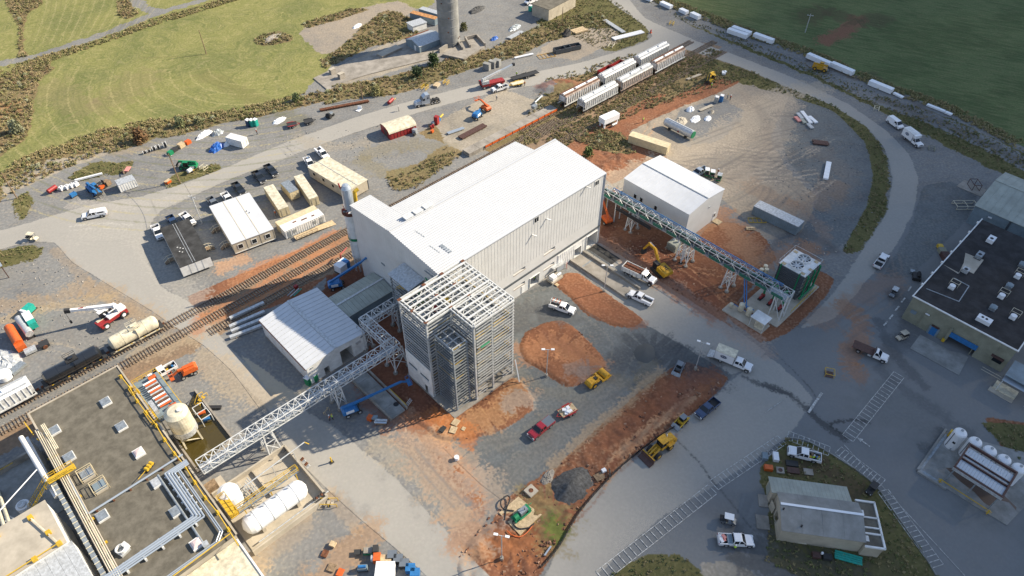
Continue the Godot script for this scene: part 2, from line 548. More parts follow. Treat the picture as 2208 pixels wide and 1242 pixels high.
func ground_regions() -> Array:
	return [
		[FIELD,[-118.1,-107.5,-72.4,-129.9,-65.0,-130.3,-56.1,-130.6,-43.2,-129.5,-31.0,-125.1,-16.9,-117.3,-3.2,-110.8,11.2,-109.8,19.3,-115.5,35.9,-122.8,42.8,-143.6,61.6,-145.3,85.2,-135.0,139.9,-178.7,-68.1,-442.6],0],
		[TRACK,[34.7,-151.2,53.7,-155.5,79.9,-148.9,79.8,-137.0,62.0,-131.1,38.8,-127.2,30.9,-129.7],0],
		[WEEDS,[-96.2,-123.5,-72.4,-129.9,-63.1,-132.3,-53.5,-130.4,-41.6,-130.1,-30.2,-126.9,-20.6,-119.0,-8.2,-113.2,2.5,-109.3,9.5,-109.8,17.5,-108.8,18.1,-101.7,6.5,-104.8,-4.8,-107.8,-16.2,-112.7,-25.9,-114.0,-34.0,-118.2,-41.0,-118.0,-50.6,-120.6,-60.9,-120.3,-68.5,-119.2,-75.9,-117.7,-88.6,-111.3],0],
		[WEEDS,[-70.5,-193.5,-55.0,-189.5,-45.5,-191.8,-39.2,-192.8,-40.4,-182.5,-46.5,-177.4,-52.0,-166.1,-56.6,-153.4,-61.4,-143.8,-66.8,-140.6,-77.6,-136.6,-93.3,-136.8],0],
		[WEEDS,[-28.0,-288.1,-11.5,-272.9,-25.1,-240.3,-31.9,-235.0,-37.2,-223.4,-43.0,-203.5,-43.3,-198.0,-46.4,-199.5,-38.1,-224.3,-35.7,-244.2],0],
		[WEEDS,[-2.2,-225.1,1.8,-221.3,-0.9,-206.2,-6.1,-204.3,-7.5,-209.5],0],
		[WEEDS,[39.7,-156.1,49.9,-156.1,61.8,-154.9,66.6,-149.2,50.2,-150.2,40.3,-151.3],0],
		[WEEDS,[54.5,-138.1,70.6,-145.6,74.6,-130.3,64.8,-117.9,57.6,-119.5,48.1,-123.4,26.5,-120.0,29.1,-126.8,40.9,-130.2],0],
		[WEEDS,[16.0,-106.5,22.7,-108.5,33.9,-103.5,44.5,-99.7,55.1,-97.9,69.6,-97.5,78.5,-92.6,96.1,-94.1,110.8,-93.9,130.0,-87.4,124.8,-78.1,118.6,-77.4,107.3,-81.0,94.4,-82.8,82.0,-82.1,62.3,-86.7,46.6,-87.4,33.5,-90.1,22.5,-97.6,13.4,-99.8],0],
		[WEEDS,[19.1,-155.4,24.4,-158.2,30.1,-156.5,32.2,-150.9,30.1,-146.2,24.9,-147.5,20.1,-150.5],0],
		[GRAVEL,[77.2,-116.9,94.4,-123.4,121.6,-122.8,111.0,-96.6,94.8,-95.2,79.7,-94.0,70.5,-98.6,68.8,-104.2],0],
		[FIELD_DARK,[233.9,-165.8,159.8,-100.6,156.3,-64.7,156.0,-35.2,158.2,-10.1,154.5,15.5,156.5,37.5,150.8,61.3,143.8,97.2,240.5,101.4,506.1,14.6],0],
		[LAWN,[152.9,-120.8,150.3,-102.7,153.7,-93.0,146.7,-57.7,144.4,-27.8,143.8,-3.8,139.4,22.8,134.4,46.5,130.7,68.1,122.5,102.1,150.8,95.6,147.7,62.3,151.4,39.6,149.2,18.1,150.7,-7.7,150.5,-35.6,150.5,-62.7,152.3,-94.3],0],
		[LAWN,[104.2,-97.3,131.5,-101.0,146.7,-99.5,132.6,-65.4,125.6,-58.8,109.9,-61.0,106.4,-66.6,107.1,-78.6],0],
		[TRACK,[106.4,-66.6,116.7,-64.5,124.3,-73.1,116.6,-80.3,95.6,-81.6,85.6,-78.7,95.0,-65.3],0],
		[WEEDS,[79.6,-66.0,105.9,-59.8,121.2,-55.3,131.9,-42.8,134.0,-17.4,129.9,-6.1,115.3,-19.8,85.9,-27.4,58.2,-31.7,44.2,-31.6,38.0,-40.6,29.8,-51.6,24.5,-66.7,33.2,-68.5,55.9,-59.3,72.9,-55.3],1],
		[TRACK,[61.2,-28.8,87.0,-28.3,114.7,-26.7,131.2,-15.7,134.2,-0.1,119.4,0.2,99.7,7.2,90.0,17.7,84.8,30.7,68.8,37.0,57.0,30.8,66.4,13.4,69.6,-7.7,49.3,-11.4],0],
		[GRAVEL,[94.5,-21.2,110.3,-16.3,108.3,-6.4,89.5,-2.3,77.4,-6.9,81.5,-16.8],0],
		[YARD,[127.0,-2.7,132.9,5.6,125.1,22.3,111.0,34.4,93.9,42.1,73.2,46.1,60.9,44.0,59.0,37.5,72.2,35.1,85.7,31.6,93.0,17.4,106.3,6.4],0],
		[LAWN,[128.6,-44.4,131.3,-23.1,131.1,-5.1,132.4,9.1,127.7,23.7,119.8,32.9,108.0,40.8,90.7,47.2,73.4,49.9,68.6,48.5,68.7,46.6,89.0,42.9,104.4,37.4,118.5,28.3,128.7,12.7,127.0,-2.7,122.5,-17.3,119.1,-33.6],0],
		[SOIL,[53.8,-34.1,65.3,-36.3,78.4,-32.5,91.4,-28.0,107.5,-27.1,118.9,-25.8,123.8,-18.2,114.1,-18.9,95.2,-21.7,81.1,-23.6,71.2,-24.6,70.5,-11.8,69.6,-7.7,55.6,-10.0,47.6,-10.0,50.5,-19.3,51.8,-27.7],0],
		[WEEDS,[56.7,-33.1,67.0,-32.1,69.7,-24.3,64.6,-15.6,59.7,-18.6,57.5,-25.6],0],
		[SOIL,[26.9,2.4,39.1,-6.7,48.6,-9.1,40.4,2.5,43.4,18.0,46.5,26.9,45.3,38.2,36.7,38.6,27.4,39.9,25.2,50.8,23.8,49.4,24.7,21.0,25.5,5.9],0],
		[SOIL_DARK,[33.7,-1.2,36.6,11.6,35.3,26.6,32.3,36.6,25.9,38.4,25.0,27.6,26.2,11.3,27.3,2.8],0],
		[SOIL,[36.9,21.4,42.0,35.2,54.3,37.7,60.2,28.9,56.2,17.5],0],
		[SOIL,[28.6,39.1,27.5,49.4,34.3,52.1,50.8,52.0,58.1,50.4,57.9,45.7,46.1,39.0],0],
		[ASPHALT,[13.8,50.3,26.3,51.3,34.9,51.7,44.8,56.4,54.7,55.7,66.1,55.7,93.4,52.5,110.2,48.8,118.0,53.2,115.5,73.2,112.5,122.2,6.5,139.4,-56.6,63.7,-37.8,50.5,-28.2,48.5,-18.4,48.0,-5.1,49.2,7.4,50.7],0],
		[ROAD,[-28.2,48.5,-18.4,48.0,-5.1,49.2,7.4,50.7,26.3,51.3,22.7,65.2,10.8,66.0,2.9,64.8,-21.1,59.3,-36.9,58.1,-47.4,63.7,-53.6,57.8,-37.8,50.5],0],
		[YARD,[110.2,48.8,118.0,53.2,117.1,61.1,102.1,63.3,80.8,62.8,71.1,62.6,66.2,58.0,87.9,55.0],0],
		[ROAD,[16.7,2.3,22.1,2.8,27.3,2.8,26.7,52.2,15.0,50.6,13.5,28.6,14.5,19.7],0],
		[YARD,[-3.7,2.5,9.9,4.9,7.8,21.3,13.8,29.0,15.6,50.7,12.3,50.2,8.9,39.7,1.4,39.4,-6.3,39.6,-14.8,39.1,-26.5,39.7,-39.1,37.8,-39.4,21.5,-35.0,23.3,-27.1,27.9,-19.4,26.5,-18.2,19.2],0],
		[SOIL,[-39.3,37.7,-26.5,39.7,-14.6,39.3,-6.3,39.6,4.5,39.5,11.7,41.2,14.6,50.3,7.2,50.5,-0.5,50.2,-5.2,49.0,-18.6,47.9,-28.2,48.5,-37.7,50.6,-45.1,52.2,-53.3,44.4,-50.9,39.7,-44.1,38.7],0],
		[SOIL,[-11.4,14.0,-7.6,12.1,-3.0,12.7,1.1,15.0,1.4,20.1,-0.4,28.7,-2.0,30.6,-5.9,30.9,-10.0,29.9,-12.2,27.6,-12.5,22.0,-13.3,17.6],0],
		[SOIL,[7.9,5.6,12.3,4.9,14.6,6.6,14.9,9.6,14.5,28.0,11.2,27.6,8.2,24.4,6.2,18.3,7.4,11.4],0],
		[GRAVEL,[-49.9,7.7,-40.4,11.3,-38.9,23.1,-38.8,37.9,-43.5,40.4,-51.0,39.9,-50.4,20.3],0],
		[SOIL,[-40.2,12.5,-31.3,16.8,-17.6,19.2,-18.7,26.2,-21.0,28.1,-27.8,27.2,-34.7,24.3,-37.8,21.0,-40.6,35.4,-42.4,35.5,-42.4,26.6,-41.8,20.4],0],
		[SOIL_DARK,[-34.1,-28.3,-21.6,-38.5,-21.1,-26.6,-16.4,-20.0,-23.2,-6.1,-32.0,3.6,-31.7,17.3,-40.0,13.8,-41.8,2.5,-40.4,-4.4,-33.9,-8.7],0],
		[SOIL,[-55.9,-43.8,-17.6,-44.4,-20.6,-32.9,-27.0,-33.3,-37.2,-31.2,-48.7,-34.0,-55.9,-35.1],0],
		[SOIL,[50.9,-32.4,68.4,-33.3,81.4,-33.1,97.2,-32.5,98.3,-29.6,82.7,-28.5,65.2,-28.6,50.4,-27.3],0],
		[SOIL,[-56.6,-49.5,-43.5,-47.7,-29.5,-45.9,-16.1,-45.6,-20.8,-37.7,-34.7,-37.3,-48.0,-39.3,-57.6,-40.5],0],
		[BALLAST,[-114.4,-39.2,-98.7,-40.0,-56.1,-43.4,-16.4,-45.3,-11.4,-46.2,3.6,-40.1,52.9,-40.1,68.9,-39.5,136.5,-46.1,140.8,-37.0,78.4,-34.4,47.9,-31.4,-9.1,-31.5,-22.9,-31.6,-36.4,-34.6,-55.8,-33.1,-100.6,-33.3,-115.5,-34.0],0],
		[ROAD,[-108.2,-112.2,-80.0,-103.7,-72.8,-102.0,-59.9,-99.3,-48.7,-93.5,-36.9,-90.9,-24.9,-90.2,-5.6,-89.8,15.6,-87.6,32.7,-84.2,53.2,-78.7,73.9,-71.4,93.5,-63.9,109.3,-60.5,122.3,-58.3,128.7,-59.5,133.8,-68.6,138.7,-85.3,152.9,-120.8,163.2,-111.3,138.3,-71.1,137.1,-46.5,138.4,-23.9,138.4,-4.2,135.9,14.0,129.8,29.2,122.5,39.4,113.2,46.3,98.0,51.9,79.9,55.3,63.6,56.0,45.6,57.1,37.0,52.8,53.8,52.7,74.5,49.8,91.0,47.6,108.0,41.4,120.1,33.2,127.7,23.7,131.6,9.2,131.1,-5.1,131.9,-23.5,129.2,-44.9,117.8,-52.6,101.9,-54.2,85.3,-58.5,67.7,-65.1,48.0,-72.6,28.9,-77.0,10.6,-80.4,-8.6,-82.7,-26.6,-84.2,-40.2,-84.0,-47.2,-83.9,-53.7,-78.4,-57.2,-70.8,-59.4,-56.7,-56.7,-48.0,-56.7,-37.7,-56.1,-24.4,-56.1,-11.1,-53.9,-4.2,-51.6,3.9,-49.9,18.1,-49.6,27.4,-49.5,39.9,-49.5,46.9,-52.1,59.2,-59.8,51.9,-56.7,40.1,-57.8,31.5,-59.1,22.8,-60.1,13.7,-61.0,0.8,-59.9,-9.9,-59.3,-22.3,-60.3,-32.8,-62.6,-42.4,-64.0,-50.0,-68.0,-66.1,-71.2,-79.2,-71.5,-89.8,-76.4,-94.4,-82.2,-96.1,-110.4,-100.3],0],
		[GRAVEL,[-102.7,-93.1,-82.6,-94.8,-71.9,-88.8,-71.4,-78.6,-68.3,-65.5,-64.2,-49.4,-62.9,-41.7,-62.6,-36.8,-65.5,-39.5,-81.6,-38.5,-99.0,-38.8,-113.5,-43.5],0],
		[LAWN,[-88.3,-96.7,-82.4,-95.8,-76.8,-92.9,-74.0,-89.1,-76.2,-86.5,-84.5,-88.6],0],
		[LAWN,[-60.0,-115.6,-51.5,-118.3,-42.7,-110.7,-45.5,-107.1,-56.6,-111.5],0],
		[LAWN,[-73.4,-115.4,-69.4,-116.6,-70.2,-109.6,-73.2,-104.4,-75.6,-106.7],0],
		[LAWN,[-41.0,-94.8,-36.5,-97.4,-25.9,-93.6,-26.4,-90.0,-36.6,-91.5,-41.8,-91.8],0],
		[OLDPAD,[-74.0,-124.4,-59.3,-128.7,-54.3,-124.7,-44.5,-122.9,-42.2,-118.5,-51.1,-119.4,-57.3,-120.0,-68.5,-119.2,-75.9,-117.7],0],
		[OLDPAD,[19.5,-117.0,19.4,-107.4,72.4,-98.3,76.5,-103.0,67.9,-111.0,57.5,-122.2],0],
		[OLDPAD,[33.2,-68.5,62.8,-68.8,65.1,-49.9,63.5,-48.3,28.2,-49.8,27.4,-57.2],0],
		[WEEDS,[6.1,-58.0,14.8,-54.4,27.4,-57.2,28.2,-49.8,8.7,-46.6,2.8,-49.3],1],
		[GRAVEL,[-64.6,-32.5,-60.3,-26.6,-58.7,-11.9,-59.0,-6.1,-63.3,-6.4,-73.2,-6.7,-71.5,-17.9],0],
		[PAD,[-55.9,-27.7,-49.9,-27.6,-49.5,-25.3,-48.0,-6.6,-53.3,-6.8,-56.6,-8.4],0],
		[GRAVEL,[-57.5,-31.9,-48.2,-28.7,-48.1,-10.0,-52.7,-7.8,-54.5,-19.4],0],
		[GRAVEL,[-80.1,17.0,-66.1,14.2,-59.4,15.6,-59.8,22.0,-58.3,30.9,-56.9,39.1,-59.7,47.3,-90.7,22.5],0],
		[LAWN,[0.4,65.9,10.0,66.0,13.0,70.7,13.3,81.8,6.8,94.0,1.6,100.7,-8.6,94.0,-14.1,76.3,-5.4,71.9],0],
		[LAWN,[-37.4,59.5,-27.8,61.6,-23.6,65.7,-23.3,69.9,-26.6,73.9,-35.9,69.0],0],
		[SOIL,[35.7,98.0,42.7,90.3,47.4,96.3,47.7,103.9,33.0,108.3],0],
		[LAWN,[40.9,90.1,46.8,96.5,47.7,103.9,42.2,105.5,37.4,98.2],0],
		[OLDPAD,[-22.3,69.0,-18.5,71.9,-16.8,77.2,-20.0,79.1,-26.5,72.9],0]]

# tracks, spills, cracks and stains: [line, width, tone, strength]
func ground_strokes() -> Array:
	var s := [
		[[50.2,-10.5,70.6,-6.8,91.7,-3.7,111.5,-3.4,128.3,-3.5,137.8,1.2],9.0,[0.43,0.36,0.27],0.5],
		[[56.3,3.9,70.0,11.0,90.2,11.6,112.0,4.6,127.0,-2.7],8.0,[0.4,0.33,0.25],0.5],
		[[117.2,-13.9,107.8,0.6,89.2,10.7,75.5,10.3],3.0,[0.24,0.2,0.16],0.35],
		[[-36.5,15.2,-38.6,22.0,-39.9,28.9,-40.9,35.1,-43.6,36.8],3.0,[0.38,0.15,0.06],0.9],
		[[-41.2,25.1,-41.2,30.3,-42.4,35.5],4.0,[0.4,0.17,0.07],0.7],
		[[-46.5,35.2,-44.1,38.7,-48.1,40.7],5.0,[0.45,0.28,0.16],0.7],
		[[-40.8,11.9,-38.7,26.1,-39.4,37.7],6.0,[0.46,0.34,0.24],0.6],
		[[50.8,56.0,50.2,61.4,42.2,63.2,36.2,64.7,34.5,68.2],4.5,[0.3,0.16,0.09],0.6],
		[[42.6,54.2,56.3,57.2,68.6,60.3],5.0,[0.3,0.17,0.1],0.35],
		[[18.3,56.2,19.7,60.7,18.8,65.4,18.1,70.8,18.1,73.7],1.5,[0.06,0.06,0.06],0.75],
		[[19.4,70.1,22.8,72.2,25.1,74.9],0.8,[0.05,0.05,0.05],0.8],
		[[18.8,70.4,18.6,73.4],0.6,[0.05,0.05,0.05],0.8],
		[[16.9,51.6,17.6,55.5,19.7,60.7],1.0,[0.08,0.08,0.08],0.7],
		[[-5.3,49.3,-6.4,56.7,-7.8,60.7],0.35,[0.06,0.06,0.06],0.7],
		[[-7.8,60.7,-9.4,66.8,-10.8,71.5],0.35,[0.06,0.06,0.06],0.7],
		[[27.8,51.5,24.6,62.1,22.7,65.2],0.3,[0.06,0.06,0.06],0.6],
		[[52.4,63.5,46.2,70.7,42.0,78.6],2.5,[0.08,0.085,0.09],0.5],
		[[39.2,71.0,37.6,77.7,36.7,89.1],3.0,[0.1,0.105,0.11],0.5],
		[[62.6,63.1,57.1,69.9,45.5,70.0],5.0,[0.11,0.11,0.11],0.5],
		[[27.3,2.8,27.2,19.0,26.3,50.1],5.0,[0.36,0.26,0.2],0.45],
		[[26.3,6.7,26.2,26.6],3.0,[0.38,0.24,0.15],0.5],
		[[-7.5,8.8,-0.5,7.6,2.8,14.6],6.0,[0.1,0.1,0.1],0.5],
		[[-11.6,12.3,-14.9,16.4,-16.3,23.4,-12.5,30.2,-5.9,33.2],3.0,[0.2,0.19,0.16],0.5],
		[[1.5,31.9,9.9,32.7,10.4,38.6,12.3,45.5],8.0,[0.07,0.075,0.08],0.6],
		[[-3.0,34.4,-0.4,38.5,4.8,36.7],4.0,[0.16,0.14,0.1],0.5],
		[[-36.0,24.4,-26.9,30.2,-13.7,33.8,-3.9,35.2],4.0,[0.2,0.19,0.165],0.35],
		[[-38.8,35.2,-24.5,35.4,-10.3,37.0],5.0,[0.21,0.2,0.175],0.4],
		[[-26.8,38.8,-13.9,38.9,-6.1,39.5,5.3,38.9],2.5,[0.42,0.3,0.18],0.5],
		[[-2.3,40.0,-3.6,43.4,-7.3,42.9,-7.0,40.2],1.5,[0.2,0.08,0.04],0.6],
		[[-3.4,42.1,-4.0,46.0,-7.7,45.5],1.2,[0.2,0.08,0.04],0.6],
		[[-16.8,42.7,-6.7,43.5,2.5,44.5,10.3,47.0],3.0,[0.24,0.1,0.055],0.5],
		[[-16.4,45.8,-4.9,46.7,6.0,47.7],2.0,[0.5,0.33,0.2],0.5],
		[[-0.2,46.6,6.5,45.0,12.7,47.6],4.0,[0.19,0.09,0.06],0.6],
		[[-47.0,38.3,-44.0,45.6,-39.5,46.6],6.0,[0.3,0.12,0.05],0.6],
		[[-35.2,42.3,-32.2,45.2,-36.6,48.2],7.0,[0.2,0.16,0.075],0.6],
		[[-35.3,47.0,-35.1,48.5],3.5,[0.09,0.13,0.03],0.8],
		[[-10.9,16.6,-4.7,18.9,-4.4,28.0],7.0,[0.42,0.2,0.1],0.5],
		[[-5.0,14.9,-3.7,23.4,-4.6,29.5],2.0,[0.22,0.1,0.06],0.5],
		[[-8.1,26.2,-4.4,28.0,-7.8,29.8],4.0,[0.2,0.16,0.14],0.6],
		[[10.5,11.8,10.4,21.8,12.5,26.7],4.0,[0.26,0.11,0.06],0.5],
		[[-36.6,19.6,-28.6,22.8,-20.0,23.1],6.0,[0.48,0.27,0.13],0.5],
		[[-38.9,13.8,-34.5,17.1,-34.4,23.9],4.0,[0.42,0.15,0.05],0.7],
		[[-23.0,23.5,-19.5,25.2],4.0,[0.3,0.26,0.22],0.6],
		[[-72.5,-86.4,-70.8,-67.1,-66.7,-51.0,-61.4,-34.8],2.5,[0.3,0.22,0.14],0.35],
		[[-88.3,-75.4,-80.2,-69.7,-70.8,-67.1,-65.1,-47.5],5.0,[0.34,0.24,0.14],0.45],
		[[-89.7,-70.8,-79.2,-66.8,-68.9,-61.1],3.0,[0.38,0.28,0.16],0.5],
		[[-89.0,-57.3,-82.2,-58.0,-77.4,-49.8],6.0,[0.2,0.19,0.17],0.4],
		[[-63.2,-87.4,-54.7,-79.4,-55.8,-66.1,-55.7,-46.6],7.0,[0.36,0.34,0.3],0.4],
		[[-62.4,-102.2,-47.3,-88.0,-35.5,-88.2],4.0,[0.4,0.37,0.33],0.4],
		[[-46.9,-90.4,-48.9,-81.5,-51.7,-76.6],0.4,[0.15,0.15,0.14],0.4],
		[[-61.8,-29.8,-59.7,-17.7,-58.7,-11.9],6.0,[0.38,0.3,0.2],0.5],
		[[-71.2,-40.4,-60.2,-37.3,-56.0,-37.0],5.0,[0.36,0.29,0.2],0.5],
		[[-66.5,16.3,-75.1,17.2,-77.9,19.1],6.0,[0.4,0.3,0.19],0.5],
		[[-65.7,13.4,-59.9,16.4,-60.5,23.1],3.0,[0.4,0.29,0.18],0.5],
		[[-69.5,26.9,-62.9,26.6,-59.2,26.7],5.0,[0.32,0.2,0.11],0.6],
		[[-70.9,19.0,-64.0,19.8,-60.2,19.8],6.0,[0.2,0.195,0.185],0.5],
		[[-44.9,21.5,-44.2,32.6,-44.7,36.9],9.0,[0.19,0.185,0.175],0.5],
		[[-47.6,13.5,-46.1,23.0,-46.5,34.0],5.0,[0.37,0.32,0.24],0.4],
		[[-56.8,-39.8,-44.2,-37.8,-24.5,-41.2],3.0,[0.45,0.22,0.1],0.6],
		[[-41.1,-47.7,-29.5,-45.9,-18.9,-45.6],2.0,[0.45,0.2,0.09],0.5],
		[[-45.5,-53.0,-41.1,-52.2],4.0,[0.46,0.26,0.14],0.6],
		[[8.6,-68.2,19.4,-64.6,25.8,-55.3],6.0,[0.2,0.17,0.1],0.4],
		[[4.0,-66.1,6.7,-54.4,10.8,-53.5],5.0,[0.2,0.17,0.09],0.4],
		[[-1.8,-91.3,0.2,-79.4,14.9,-72.3],4.0,[0.3,0.26,0.2],0.4],
		[[71.8,-60.5,80.7,-58.5,81.8,-51.1],5.0,[0.22,0.07,0.045],0.5],
		[[171.3,-13.7,188.4,-13.5,198.7,-15.0],6.0,[0.24,0.11,0.07],0.85],
		[[184.2,-28.5,197.3,-27.9,194.8,-13.0,205.3,-8.9],9.0,[0.1,0.085,0.045],0.6],
		[[154.4,-9.8,153.8,7.7],3.0,[0.09,0.065,0.04],0.7],
		[[146.3,19.4,145.9,41.8,142.6,64.0],4.0,[0.1,0.08,0.055],0.4],
		[[160.4,9.4,150.2,32.8],3.0,[0.1,0.07,0.05],0.4],
		[[76.6,28.5,72.3,40.3,62.4,40.7],3.5,[0.28,0.2,0.15],0.5],
		[[51.0,34.6,67.1,35.4,67.4,45.4],3.0,[0.13,0.125,0.12],0.7],
		[[105.3,19.3,99.3,32.6,82.9,37.2],6.0,[0.22,0.19,0.16],0.35],
		[[45.5,15.0,56.4,20.2,49.3,33.1],4.0,[0.42,0.24,0.13],0.5],
		[[29.5,14.4,26.7,25.0,27.1,37.6],4.0,[0.3,0.12,0.06],0.5],
		[[33.4,86.0,29.6,86.7,27.2,85.1],2.0,[0.06,0.06,0.065],0.6],
		[[8.2,73.3,4.9,84.1,-2.3,91.0],6.0,[0.1,0.09,0.05],0.5],
		[[5.3,69.2,10.1,75.1,9.7,79.9],4.0,[0.09,0.06,0.04],0.6],
		[[-14.0,75.3,-7.9,85.6],9.0,[0.07,0.065,0.055],0.6],
		[[-11.4,66.2,-10.1,71.0,-15.5,72.7],8.0,[0.13,0.13,0.13],0.3],
		[[32.3,74.3,32.2,89.1,22.2,98.1],10.0,[0.14,0.15,0.15],0.4],
		[[-15.8,-171.0,-1.0,-159.5,2.5,-157.7],0.5,[0.14,0.12,0.05],0.5],
		[[-45.3,-170.0,-41.0,-146.2,-21.9,-156.5],12.0,[0.2,0.16,0.09],0.3],
		[[-4.8,-144.8,-1.8,-125.1,2.4,-98.1],6.0,[0.13,0.12,0.05],0.35],
		[[-61.0,-168.7,-57.3,-163.3,-61.2,-161.4],6.0,[0.4,0.2,0.1],0.5],
		[[-53.3,-131.2,-45.5,-130.6,-40.5,-129.4],2.0,[0.45,0.2,0.09],0.6],
		[[-44.9,-118.4,-39.3,-115.7,-34.7,-110.4],3.0,[0.3,0.24,0.16],0.5]]
	s.append_array([
		[[30.7,6.0,44.1,8.7,49.8,19.1],6.0,[0.3,0.14,0.075],0.5],[[58.0,19.1,51.0,34.6,62.4,40.7],7.0,[0.3,0.16,0.09],0.55],[[75.6,16.3,75.7,30.4,92.4,32.1],7.0,[0.3,0.2,0.13],0.4],[[57.3,4.8,58.0,19.1,50.6,29.6],7.0,[0.32,0.17,0.1],0.5],
		[[-58.2,-39.2,-43.4,-39.1,-23.3,-38.9],5.0,[0.36,0.16,0.08],0.6],[[-44.3,-46.3,-31.3,-43.0,-18.2,-42.5],5.0,[0.36,0.17,0.085],0.5],[[-41.2,10.8,-43.7,19.9,-45.7,33.6,-49.2,40.8],6.0,[0.38,0.24,0.15],0.4],[[-39.7,-3.7,-42.5,9.6,-38.9,13.8],6.0,[0.2,0.085,0.05],0.6]])
	for k in 26:
		var arc := []
		for i in 9:
			var v := U(13.83,-141)+Vector2.from_angle(1.6+i*0.24+0.02*k)*(14.0+k*3.1)
			arc.append_array([v.x,v.y])
		s.append([arc,0.55,[0.36,0.31,0.15] if k % 2 else [0.12,0.13,0.05],0.42])
		var up := U(-40.91,-206.38).lerp(U(-5.92,-194.29),k / 25.0)
		var to := U(-17.11,-264.42).lerp(U(20.71,-229.39),k / 25.0)
		s.append([[up.x,up.y,(up.x+to.x)*0.5+2.0,(up.y+to.y)*0.5,to.x,to.y],0.5,[0.36,0.31,0.16] if k % 2 else [0.13,0.13,0.05],0.4])
	# wheel tracks in pairs on the yard and the loop road
	for line in [[-39.9,26.3,-29.6,30.5,-15.2,34.0,3.8,37.5],[-19.2,22.3,-12.8,33.1,-4.8,36.0,6.4,33.0],[-35.4,25.0,-24.9,30.7,-9.1,33.5,4.8,27.9,6.1,15.8],[51.4,7.6,66.5,16.3,91.0,15.6,117.3,9.5],[53.2,-4.8,68.0,3.2,98.7,6.3],[51.2,15.3,63.3,24.1,84.9,25.1]]:
		var p := pts(line)
		for k in [-1.1,1.1]:
			var q := []
			for v in p:
				q.append_array([v.x+k*0.7,v.y+k*0.7])
			s.append([q,0.55,[0.2,0.19,0.165] if k < 0 else [0.13,0.13,0.125],0.4])
	var r := RandomNumberGenerator.new()
	r.seed = 21
	for zone in [[[-38.2,38.3,-15.1,40.0,10.5,42.1,13.6,49.3,-5.1,48.0,-28.6,47.4,-40.6,47.8,-51.3,43.2],46,[0.2,0.08,0.045],[0.5,0.29,0.16]],[[36.0,-1.6,40.5,20.1,45.3,38.2,29.2,43.5,26.0,20.0],34,[0.17,0.07,0.045],[0.42,0.22,0.12]],[[51.9,-11.9,79.4,-11.8,119.8,-15.6,132.8,0.7,115.3,28.7,77.5,40.1,55.3,29.2,60.7,2.2],46,[0.17,0.15,0.13],[0.42,0.35,0.27]],[[-38.9,22.4,-21.7,35.2,3.8,37.5,10.9,44.2,-5.2,38.8,-38.5,37.4],24,[0.1,0.105,0.105],[0.22,0.21,0.19]],[[-7.5,8.8,6.7,12.4,6.8,26.1,-0.4,28.4],10,[0.1,0.105,0.105],[0.2,0.19,0.17]],[[-83.4,-92.1,-72.9,-82.2,-63.2,-40.1,-81.2,-39.7,-97.8,-42.9],24,[0.19,0.18,0.165],[0.36,0.3,0.22]],[[-70.0,-93.8,-40.2,-84.0,-56.6,-66.8,-57.7,-42.5,-65.7,-66.5],18,[0.3,0.285,0.26],[0.42,0.4,0.36]],[[51.2,-21.8,66.3,-24.1,113.4,-25.8,115.3,-19.8,79.5,-22.3,49.3,-11.4],20,[0.25,0.1,0.05],[0.5,0.3,0.17]],[[25.9,51.5,44.1,55.6,90.7,52.5,66.5,66.8,32.3,74.3,14.6,63.7],12,[0.13,0.13,0.13],[0.24,0.2,0.17]],[[-48.8,12.3,-41.2,13.8,-40.0,37.8,-50.3,38.5],14,[0.17,0.165,0.16],[0.4,0.33,0.25]],[[-11.1,-96.7,17.4,-80.4,12.6,-64.5,-9.8,-64.0],12,[0.19,0.185,0.18],[0.33,0.29,0.23]]]:
		var poly := pts(zone[0])
		var c := Vector2.ZERO
		for v in poly:
			c += v / poly.size()
		var way := (poly[poly.size() / 2] - poly[0]).angle()
		for k in zone[1]:
			var p := c+(poly[r.randi() % poly.size()] - c)*r.randf_range(0.0,0.95)+U(r.randf_range(-4,4),r.randf_range(-4,4))
			var d := way+r.randf_range(-0.7,0.7)
			var bend := r.randf_range(-0.16,0.16)
			var q := [[],[]]
			for i in 5+r.randi() % 4:
				var n := Vector2.from_angle(d).orthogonal()*0.95
				q[0].append_array([p.x+n.x,p.y+n.y])
				q[1].append_array([p.x - n.x,p.y - n.y])
				p += Vector2.from_angle(d)*3.0
				d += bend
			if Geometry2D.is_point_in_polygon(p,poly):
				for e in q:
					s.append([e,r.randf_range(0.4,0.7),zone[2] if k % 3 else zone[3],r.randf_range(0.35,0.65)])
	return s

